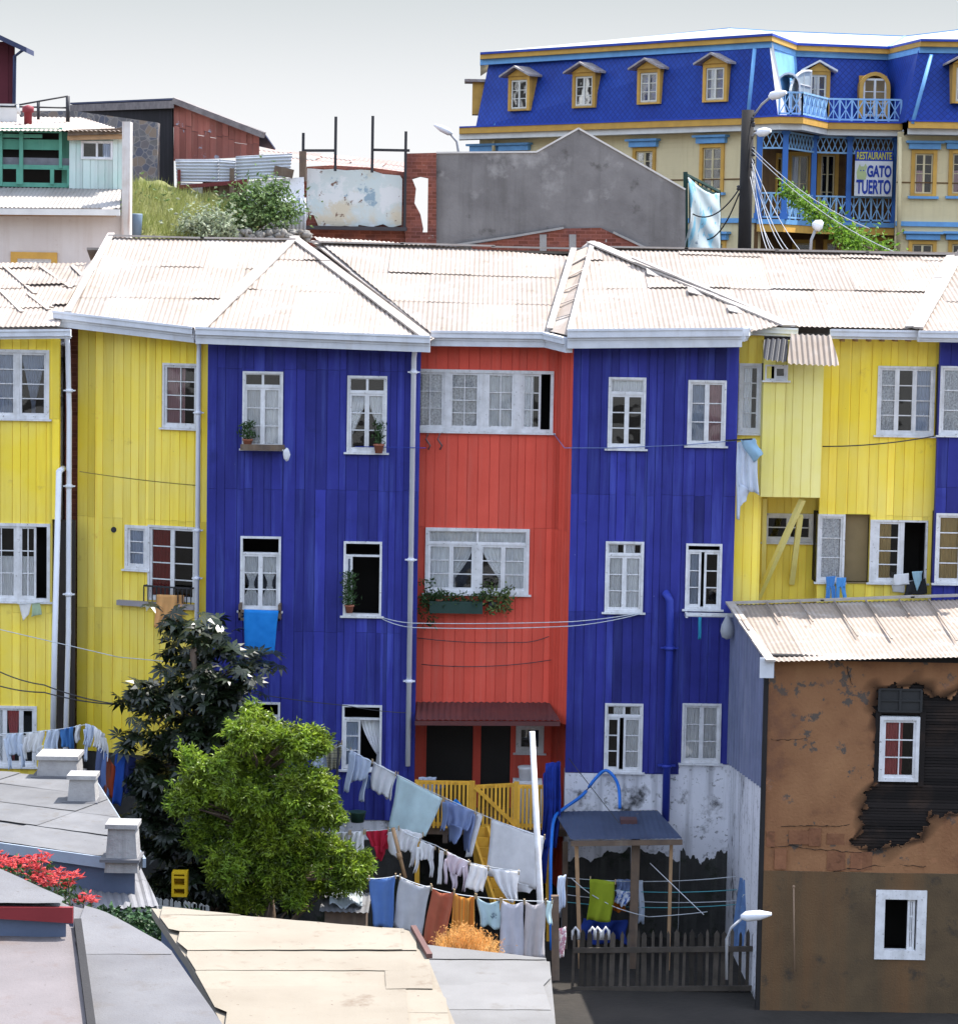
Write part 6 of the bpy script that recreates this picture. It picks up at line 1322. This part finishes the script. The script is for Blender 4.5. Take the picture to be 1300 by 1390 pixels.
# leaning blue boards, lamp, rod
k=0
for (x0,x1,x2,x3) in ((991,1000,1004,1012),(999,1009,1009,1019)):
    mb=MB(); mb.prism([P(x0,1285,-3.4-.3*k),P(x1,1285,-3.4-.3*k),P(x3,1194+3*k,-2.9-.3*k),P(x2,1192+3*k,-2.9-.3*k)],(0,.05,0)); solo(mb,'leaning_board',G('faded_blue_board',(.10,.18,.34),.7,(.06,.11,.22),ns=4,spots=[((.4,.42,.4),.66,.7,7)]),['Left one of the two faded blue boards leaning on the white side wall','Right one of the two faded blue boards leaning on the white side wall'][k],'board'); k+=1
lamp([(986,1330),(986,1275),(992,1260),(1008,1246)],[(1007,1245),(1047,1241)],'Street lamp with a flattened white head in front of the brown house corner',Y=-8,hr=.085,r=.022)
mb=MB(); mb.tube([P(1078,1320,YH-.15),P(1077,1206,YH-.15)],.014,6); mb.ball(P(1077,1204,YH-.15),.025,.025,.03); solo(mb,'metal_rod',G('rusty_rod',(.3,.2,.13)),'Thin upright rusty rod standing against the drab render of the brown house','rod')
mb=MB(); mb.tube([P(973,1000,-1) for _ in (0,)]+[P(972,1160,-.66)],.012,5) if 0 else None
# --- bird-of-yard clutter left of the blue footing
mb=MB(); p=P(485,1116,-1.0); mb.lathe(p,[(.12,0),(.16,.18),(.17,.2),(.14,.2)],12); solo(mb,'bucket',G('dark_green_tub',(.03,.07,.05),.5),'Dark green tub on the ledge at the foot of the left blue house','bucket')
lt=thing('lean_to','Small pale sheet roof with crumpled plastic on it, right of the light green tree','lean-to roof',P(460,1260,-4.8))
mb=MB(); a,b,c,d=P(432,1238,-5.2),P(500,1240,-5.2),P(505,1214,-3.9),P(440,1210,-3.9); corr(mb,[a,b,c,d],laps=9,plane=d,pitch=.1); mb.build('roof',roofg,lt)
mb=MB(); mb.box(a.x+.1,b.x-.05,-5.0,-4.1,0,a.z-.04); mb.build('wall',wood,lt)
mb=MB(); mb.grid(lambda u,v: P(447+u*45,1232-v*20,-5.0+v*1.0)+V((0,0,.05+.05*math.sin(u*11+v*5)+.04*math.sin(v*9-u*4))),12,8); mb.build('plastic_sheet',cmat('crumpled_clear_plastic',(.55,.6,.62)),lt,solid=.006)
# --- laundry bottom left
YL=-2.3
cord([(-20,1000,YL),(5,996,YL),(60,992,YL),(115,984,YL),(143,1000,YL)],'Clothes line full of white shirts behind the concrete chimneys',s=.015)
def lf(quads,m,label,cat='shirt',name='shirt',Y=YL,**k): garment(name,quads,Y,m,label,cat,'laundry drying behind the chimneys',pegs=False,**k)
lf([((8,997),(31,995),(30,1026),(10,1024)),((5,1003),(12,1003),(16,1043),(12,1044)),((26,1010),(32,1010),(35,1040),(30,1043))],cwb,'Bluish white shirt with dangling sleeves, leftmost behind the chimneys')
lf([((34,995),(60,992),(56,1020),(36,1022)),((31,1000),(37,1000),(36,1032),(31,1032)),((50,1015),(58,1012),(54,1030),(48,1030))],cw,'White blouse second from the left behind the chimneys')
lf([((62,992),(80,990),(79,1018),(60,1020))],cwb,'Bluish white shirt third from the left behind the chimneys')
lf([((82,990),(100,986),(99,1018),(94,1018))[:3]+((82,1012),)],cmat('sea_blue_cloth',(.10,.28,.62)),'Blue shirt with a green collar between white shirts behind the chimneys')
lf([((101,986),(109,983),(108,1005),(102,1010))],cw,'Narrow white cloth hung right of the blue shirt behind the chimneys','cloth','cloth',folds=1)
lf([((117,982),(129,986),(124,1015),(114,1010)),((114,990),(119,990),(120,1032),(115,1034))],cwb,'Left of the two white shirts on the steep end of the line',Y=YL-.5)
lf([((129,986),(143,997),(138,1022),(127,1012)),((137,1000),(145,1002),(148,1034),(142,1030))],cw,'Right of the two white shirts on the steep end of the line',Y=YL-.6)
pc_=[('grey blue trousers',(131,1012,143,1020,129,1075),cmat('slate_blue_cloth',(.10,.13,.25),tr=.1)),('blue striped trousers',(139,1018,147,1026,136,1082),cbl),('rust red trousers',(148,1032,156,1040,144,1085),cmat('rust_red_cloth',(.30,.05,.02),tr=.1)),('dark brown trousers',(143,1026,150,1032,140,1080),cbr),('deep blue trousers',(157,1022,172,1024,152,1094),cmat('strong_blue_cloth',(.02,.08,.38),tr=.1)),('navy trousers',(171,1024,184,1030,166,1080),cnav)]
for n_,(x0,y0,x1,y1,xb,yb_),m__ in pc_: lf([((x0,y0),(x1,y1),(xb+12,yb_),(xb,yb_-4))],m__,'Long hanging pair of '+n_+', between the chimneys and the dark tree','trousers','trousers',Y=-2.9,folds=1,amp=.03)
# --- grey house with chimneys
def plane_at(Y0,z0,s,sx=0): return V((0,Y0,z0)),V((-sx,-s,1)).normalized()
def flatroof(name,label,cat,pl,eave,rest,mroof,mwall,drop,laps=.95,amp=.002,pitch=.5,inset=.93,lift=.014,sheetw=2.4):
    pts=[PPL(x,y,*pl) for x,y in eave+rest]; c=sum(pts,V())/len(pts)
    t=thing(name,label,cat,V((c.x,c.y,c.z-drop)))
    mb=MB(); corr(mb,pts,laps=laps,pitch=pitch,amp=amp,plane=pts[-1],lift=lift,sheetw=sheetw,seg=4,jl=.01)
    mb.prism([p-V((0,0,.035)) for p in pts],(0,0,-.1)); mb.build('roof',mroof,t)
    mb=MB(); mb.prism([c+(p-c)*inset-V((0,0,.14)) for p in pts],(0,0,-drop+.14)); mb.build('wall',mwall,t)
    return t,pts
plg=plane_at(-5,3.65,.03)
gw_=G('blue_grey_boards',(.10,.13,.20),.8)
gh,gp=flatroof('grey_roofed_house','Low house with a flat grey roof and three concrete chimneys, lower left','house',plg,[(-160,1120),(150,1163)],[(196,1165),(129,1058),(-160,1036)],roofg,gw_,4.2,laps=1.1)
mb=MB(); mb.bar(gp[0]-V((0,0.03,.1)),gp[1]-V((0,.03,.1)),.04,.17); mb.bar(gp[2]-V((0,0,.08)),gp[3]-V((0,0,.08)),.05,.14); mb.build('fascia',G('blue_grey_fascia',(.28,.33,.40),.7),gh)
cem=G('weathered_concrete',(.36,.35,.34),.95,(.26,.25,.25),ns=3,streak=(.12,.11,.11),sk=.6,sscale=5,spots=[((.6,.6,.6),.66,.7,4)],bump=.7,bs=18)
for (x0,x1,yt,yb_) in ((50,105,1026,1056),(92,129,1052,1090),(144,185,1118,1168)):
    b=PPL((x0+x1)/2,yb_,*plg); s_=3600/(b.y+50); W=(x1-x0)/s_; h=(yb_-yt)/s_; cx=b.x
    mb=MB(); e=.03
    mb.hexa([V((cx-W/2-e,b.y,b.z-.2)),V((cx+W/2+e,b.y,b.z-.2)),V((cx+W/2+e,b.y+W*.95,b.z-.2)),V((cx-W/2-e,b.y+W*.95,b.z-.2)),V((cx-W/2+.02,b.y+.02,b.z+h-.07)),V((cx+W/2-.02,b.y+.02,b.z+h-.07)),V((cx+W/2-.02,b.y+W*.95,b.z+h-.07)),V((cx-W/2+.02,b.y+W*.95,b.z+h-.07))])
    o=mb.build('chimney',cem,gh); mb=MB(); mb.box(cx-W/2-.02,cx+W/2+.02,b.y-.03,b.y+W,b.z+h-.068,b.z+h); mb.build('chimney_cap',cem,o)
    mb=MB(); mb.box(cx-W/2-.09,cx+W/2+.06,b.y-.1,b.y+W+.05,b.z-.02,b.z+.025); mb.build('chimney_flashing',G('lead_flashing',(.12,.12,.13),.7),o)
# lower corrugated roof
pll=plane_at(-9,3.0,.12)
lw,lp=flatroof('lean_to','Grey corrugated lean-to roof below the third chimney of the grey roofed house','lean-to roof',pll,[(60,1240),(216,1231)],[(189,1173),(30,1180)],G('light_grey_corrugated_sheet',(.19,.19,.20),.8,(.15,.15,.16),ns=1.5),gw_,3.2,laps=1.2,amp=.012,pitch=.11,lift=.03,sheetw=.9)
mb=MB(); mb.tube([P(140,1172,-8.6),P(185,1171,-8.4)],.05,10); mb.build('gutter',G('pale_blue_gutter',(.3,.42,.6),.5),lw)
# near roofs (bottom left)
nr=G('near_grey_roof_felt',(.15,.148,.153),.9,(.115,.112,.118),ns=1.2,streak=(.13,.12,.12),sk=.4,spots=[((.12,.11,.105),.56,.7,2.2),((.07,.06,.05),.67,.70,15)],bump=.3)
npk=G('near_pinkish_roof_felt',(.165,.145,.145),.9,(.13,.115,.115),ns=1.2,spots=[((.13,.10,.09),.56,.7,2.2),((.07,.06,.05),.67,.70,15)],bump=.3)
pn1=plane_at(-24,6.6,.02)
t1,p1=flatroof('near_roof_house','Nearest grey roof with a pointed end and a dark red fascia under it, bottom left','house',pn1,[(-160,1227),(99,1229)],[(96,1226),(0,1181),(-160,1104)],nr,gw_,8,laps=3)
mb=MB(); a=P(-160,1240,p1[0].y);b=p1[1]; a=p1[0]; 
mb.prism([a+V((0,-.02,-.02)),b+V((0,-.02,-.02)),b+V((0,-.02,-.17)),a+V((0,-.02,-.07))],(0,.05,0)); mb.build('fascia',G('dark_red_fascia_paint',(.20,.02,.025),.6,spots=[((.5,.4,.4),.76,.78,12)]),t1)
pn2=plane_at(-26,6.25,.02)
t2,p2=flatroof('near_roof_house','Pinkish grey flat roof at the bottom left corner, below the dark red fascia','house',pn2,[(-160,1420),(122,1420)],[(101,1254),(-160,1231)],npk,gw_,8,laps=3)
mb=MB(); mb.bar(p2[1]+V((.03,0,.0)),p2[2]+V((.03,0,.0)),.07,.1); mb.build('edge_strip',blk,t2)
pn3=plane_at(-25,6.0,.02)
t3,p3=flatroof('near_roof_house','Light grey roof with a slanting right edge between the corner roof and the cream roof','house',pn3,[(100,1430),(330,1430)],[(228,1284),(140,1236),(100,1226)],nr,gw_,8,laps=3)
pn4=plane_at(-19,5.3,.02,.0)
t4,p4=flatroof('cream_roof_house','Wide cream coloured sheet roof along the bottom, in front of the light green tree','house',pn4,[(330,1440),(640,1440)],[(583,1302),(561,1263),(330,1243),(206,1229),(255,1300)],roofc,gw_,7,laps=.75,lift=.012,sheetw=2.6)
mb=MB(); mb.bar(p4[2]+V((0,0,.03)),p4[3]+V((0,0,.03)),.06,.05); mb.build('edge_trim',G('brown_edge_trim',(.12,.06,.05),.8),t4)
pn5=plane_at(-16,4.1,.0)
t5,p5=flatroof('white_roof_house','Strip of very pale roof at the bottom centre, right of the cream roof','house',pn5,[(590,1450),(760,1450)],[(746,1302),(560,1281)],G('chalk_white_roof',(.17,.165,.16),.9,(.135,.13,.125),ns=1,spots=[((.13,.12,.11),.58,.72,3)]),gw_,5.5,laps=1.1)
# dry grass in front of the lower line
mb=MB(); gx=G('dry_orange_grass',(.62,.28,.06),.8,(.70,.42,.16),ns=9,trans=.4,tk=.4,bump=0)
for i in range(2600):
    px=R.gauss(632,20); 
    if not 592<px<685: continue
    Yg_=-15+R.uniform(-1.2,.5); b=P(px,R.uniform(1280,1300),Yg_); h=(max(4,34-abs(px-628)*.55))*R.uniform(.3,1)/103
    q=b+V((R.gauss(0,.06),R.gauss(0,.05),h)); s_=V((.006,0,0)); mb.add([b-s_,b+s_,q],[(0,1,2)],R.random())
    if R.random()<.6: leaf(mb,q,.05,.012,tint=R.random())
tag(mb.build('dry_grass',gx),'Dry orange grass tufts in front of the orange striped cloth','grass',kind='stuff')
# poinsettia
pt_=thing('poinsettia_bush','Bush with star shaped coral red flower heads on the left, above the near grey roof','bush',P(50,1230,-11))
gb=MB(); st=MB(); rd=G('coral_red_bract',(.60,.05,.06),.6,(.72,.16,.14),ns=9,trans=.4,tk=.3,bump=0)
for (x,y) in ((5,1172),(14,1185),(24,1168),(38,1172),(30,1182),(46,1166),(52,1178),(44,1192),(58,1190),(70,1186),(64,1200),(82,1188),(92,1196),(88,1204),(100,1190),(76,1198),(112,1222),(124,1221),(-8,1178),(58,1164),(0,1166),(18,1176)):
    c=P(x,y,-11+R.uniform(-.7,.7)); mb=MB()
    for k in range(26):
        an=R.uniform(0,2*pi); d=V((math.cos(an),math.sin(an)*.9,R.uniform(-.25,.55))); leaf(mb,c+V((R.gauss(0,.04),R.gauss(0,.04),R.gauss(0,.03))),R.uniform(.09,.17),.035,d)
    mb.build('flower',rd,pt_)
    for k in range(16): leaf(gb,c+V((R.gauss(0,.1),R.gauss(0,.1),R.uniform(-.3,-.05))),.14,.05)
    st.tube([c,c+V((R.uniform(-.1,.1),0,-.5)),P(50,1232,-11)-V((0,0,.4))],.01,4)
gb.build('foliage',green,pt_); st.build('stems',wood,pt_)
# ivy in the dark gap
mb=MB()
for i in range(1600):
    px=R.uniform(135,262); py=R.uniform(1236,1300); p=P(px,py,-13+R.uniform(-.8,.8)); leaf(mb,p,R.uniform(.08,.16),.07)
tag(mb.build('ivy',G('dark_ivy_leaf',(.03,.07,.02),.4,(.015,.04,.01),ns=6,tk=.5,bump=0)),'Dark ivy filling the gap between the light grey roof and the cream roof','ivy',kind='stuff')

# ================================================================ trees
def inpoly(pl,x,y): return inside(x,y,pl)
def tree(name,label,poly,Yc,yr_,trunk,nclump,nleaf,rad,leaff,lm,bm=wood,lobes=None):
    base=V((trunk[0].x,trunk[0].y,trunk[0].z)); t=thing(name,label,'tree',base)
    xs=[p[0] for p in poly]; ys=[p[1] for p in poly]; cl=[]
    for (x,y,r) in (lobes or []):
        c0=P(x,y,Yc+R.uniform(-.8,.3)); rr=r*.0155
        for k in range(11):
            v=V((R.gauss(0,1),R.gauss(0,1),R.gauss(.25,1))).normalized()*rr*R.uniform(.45,1); cl.append(c0+v)
    while not lobes and len(cl)<nclump:
        x=R.uniform(min(xs),max(xs)); y=R.uniform(min(ys),max(ys))
        if inpoly(poly,x,y): cl.append(P(x,y,Yc+R.uniform(-yr_,yr_)))
    mb=MB()
    for c in cl:
        r=rad*R.uniform(.6,1.25)
        leaff(mb,c,r,int(nleaf*r/rad))
    mb.build('crown',lm,t)
    mb=MB(); n=len(trunk); mb.tube(trunk,[.13-.07*i/(n-1) for i in range(n)],9); mb.build('trunk',bm,t)
    mb=MB()
    for c in cl[::3]:
        k=min(range(1,n),key=lambda i:(trunk[i]-c).length+ (1 if trunk[i].z>c.z else 0)); a=trunk[k]; mb.tube([a,a.lerp(c,.5)+V((R.uniform(-.1,.1),R.uniform(-.1,.1),.05)),c],[.04,.022,.008],5)
    mb.build('limb',bm,t)
def peach(mb,c,r,n):
    # sprays: twigs with drooping narrow leaves
    for s in range(max(3,n//16)):
        d=V((R.gauss(0,1),R.gauss(0,1),R.gauss(.35,.8))).normalized(); a=c+d*r*R.uniform(0,.5); b=a+d*r*R.uniform(.5,1.0)
        ti=R.random()
        for k in range(16):
            p=a.lerp(b,R.random())+V((R.gauss(0,.02),R.gauss(0,.02),R.gauss(0,.02)))
            dv=(d*.5+V((R.gauss(0,.7),R.gauss(0,.7),R.gauss(-.25,.5)))).normalized()
            leaf(mb,p,R.uniform(.07,.145),R.uniform(.026,.042),dv,min(1,max(0,ti+R.uniform(-.3,.3))))
peachm=G('lime_green_leaf',(.25,.33,.025),.42,(.11,.20,.018),ns=2,trans=.4,tk=.65,bump=0,spec=.5)
pol=[(232,1045),(245,1020),(290,1030),(300,1000),(330,975),(355,985),(370,1000),(395,1000),(418,985),(428,1000),(424,1030),(440,1050),(448,1090),(440,1120),(455,1140),(475,1150),(495,1165),(515,1185),(500,1200),(470,1195),(455,1215),(420,1230),(390,1240),(340,1238),(300,1220),(280,1190),(262,1160),(250,1120),(240,1090),(228,1065)]
def TP(*q): return [P(*p) for p in q]
tk=TP((372,1345,-4.5),(370,1280,-4.4),(362,1200,-4.5),(350,1130,-4.5),(345,1060,-4.4)); tk[0].z=0
tree('fruit_tree','Bushy bright lime green tree with narrow leaves in front of the left blue house',pol,-4.6,1.15,tk,165,250,.215,peach,peachm,lobes=[(350,990,20),(405,1008,20),(318,1035,22),(372,1048,22),(425,1068,20),(262,1050,24),(292,1088,22),(345,1098,22),(405,1112,24),(245,1092,16),(282,1135,22),(350,1152,24),(305,1180,22),(402,1165,22),(446,1160,22),(488,1182,18),(335,1215,24),(388,1212,24),(438,1200,20),(345,1060,26),(322,1095,20),(372,1100,24),(300,1060,20),(340,1130,22),(385,1140,22),(365,1020,20),(400,1075,22),(335,1000,12),(428,1005,8),(440,1110,14),(470,1195,16),(372,1185,16)])
def palmate(mb,c,r,n):
    for s in range(n):
        p=c+V((R.gauss(0,r*.5),R.gauss(0,r*.5),R.gauss(0,r*.42)))
        out=V((R.gauss(0,1),R.gauss(-.3,1),0)).normalized(); nrm=(V((0,0,1))+out*R.uniform(.2,1.2)).normalized()
        u=nrm.cross(V((R.gauss(0,1),R.gauss(0,1),.1))).normalized(); v=nrm.cross(u); L_=R.uniform(.2,.36); ti=R.random()
        for k in range(7):
            a=(k-3)*.62; d=(u*math.cos(a)+v*math.sin(a)); l=L_*(1-.09*abs(k-3)); w_=(v*math.cos(a)-u*math.sin(a))*l*.15
            m_=p+d*l*.55-nrm*l*.04; e=p+d*l-nrm*l*.28
            mb.add([p,m_+w_,e,m_-w_,m_+nrm*.0],[(0,1,4),(1,2,4),(2,3,4),(3,0,4)],ti)
palm=G('glossy_dark_leaf',(.014,.024,.008),.36,(.008,.014,.005),ns=3,tk=.5,bump=0,spec=.5,trans=.08)
pol2=[(238,838),(262,836),(280,855),(318,868),(345,885),(350,905),(330,920),(338,945),(322,965),(345,990),(350,1010),(300,1030),(270,1060),(340,1080),(420,1110),(430,1200),(330,1235),(225,1215),(200,1150),(192,1100),(190,1060),(165,1040),(145,1015),(155,985),(180,945),(205,905),(235,895),(222,870)]  # lower right reach added: dark leaves stand in for shade between lime foliage
tk2=TP((290,1345,-2.4),(288,1250,-2.4),(280,1150,-2.3),(272,1040,-2.4),(265,950,-2.5),(262,880,-2.5)); tk2[0].z=0
tree('broadleaf_tree','Tall dark tree with glossy hand-shaped leaves between the yellow house and the left blue house',pol2,-2.6,.75,tk2,150,15,.36,palmate,palm)
pol3=[(350,985),(380,975),(392,990),(372,1012),(348,1010)]
EXPO=2.1
# ================================================================ ground, sky, light
def terrain():
    mb=MB()
    ys=[-400,-120,-60,-40,-30,-20,-12,-7,-3,2,6,9.5,10.5,11.5,20,30,40,60,120,400,2500]
    zz=[-14,-12,-8,-4,-1,0,0,0,0,0,.1,9.5,12.0,12.5,12.6,12.8,13,13,13,13,13]
    xs=[-2500,-300,-80,-40,-20,-12,-6,0,6,12,20,40,80,300,2500]
    vs=[(x,y,z-.02*(0)) for y,z in zip(ys,zz) for x in xs]; n=len(xs)
    mb.add(vs,[(j*n+i,j*n+i+1,(j+1)*n+i+1,(j+1)*n+i) for j in range(len(ys)-1) for i in range(n-1)],.5,False)
    o=mb.build('ground',G('dry_earth',(.035,.03,.025),.95,(.02,.018,.015),ns=.8,bump=.6,bs=8),loc=V((0,0,0))); tag(o,kind='structure')
terrain()
w=D.worlds.new('World'); SC.world=w; w.use_nodes=True; nt=w.node_tree
sky=nt.nodes.new('ShaderNodeTexSky'); sky.sky_type='NISHITA'; sky.sun_disc=False
EL=math.radians(62); AZ=math.radians(56)   # azimuth from +Y towards +X
sky.sun_elevation=EL; sky.sun_rotation=AZ
sky.dust_density=.6; sky.air_density=1.0; sky.ozone_density=.6; sky.altitude=50
hs=nt.nodes.new('ShaderNodeHueSaturation'); hs.inputs['Saturation'].default_value=.6
nt.links.new(sky.outputs[0],hs.inputs['Color']); 
tcn=nt.nodes.new('ShaderNodeTexCoord'); sxz=nt.nodes.new('ShaderNodeSeparateXYZ'); nt.links.new(tcn.outputs['Generated'],sxz.inputs[0])
mr=nt.nodes.new('ShaderNodeMapRange'); mr.interpolation_type='SMOOTHSTEP'; mr.inputs['From Min'].default_value=.12; mr.inputs['From Max'].default_value=.40; nt.links.new(sxz.outputs['Z'],mr.inputs['Value'])
hz=nt.nodes.new('ShaderNodeMapRange'); hz.interpolation_type='SMOOTHSTEP'; hz.inputs['From Min'].default_value=.04; hz.inputs['From Max'].default_value=.125; nt.links.new(sxz.outputs['Z'],hz.inputs['Value'])
K=1/(.15*2**EXPO)
hm=nt.nodes.new('ShaderNodeMix'); hm.data_type='RGBA'; nt.links.new(hz.outputs[0],hm.inputs['Factor']); hm.inputs[6].default_value=(.97*K,.98*K,1.0*K,1); hm.inputs[7].default_value=(.64*K,.69*K,.71*K,1)
fm=nt.nodes.new('ShaderNodeMix'); fm.data_type='RGBA'; nt.links.new(mr.outputs[0],fm.inputs['Factor']); nt.links.new(hm.outputs[2],fm.inputs[6]); nt.links.new(hs.outputs[0],fm.inputs[7])
nt.links.new(fm.outputs[2],nt.nodes['Background'].inputs[0])
nt.nodes['Background'].inputs[1].default_value=.15
l=D.lights.new('sun','SUN'); l.energy=2.3; l.angle=math.radians(.53); l.color=(1,.95,.88)
lo=D.objects.new('sun',l); COL.objects.link(lo)
sd=V((math.sin(AZ)*math.cos(EL),math.cos(AZ)*math.cos(EL),math.sin(EL)))
lo.rotation_euler=(-sd).to_track_quat('-Z','Y').to_euler(); lo.location=(0,0,40)
SC.view_settings.view_transform='Standard'; SC.view_settings.look='None'; SC.view_settings.gamma=1
SC.view_settings.exposure=EXPO
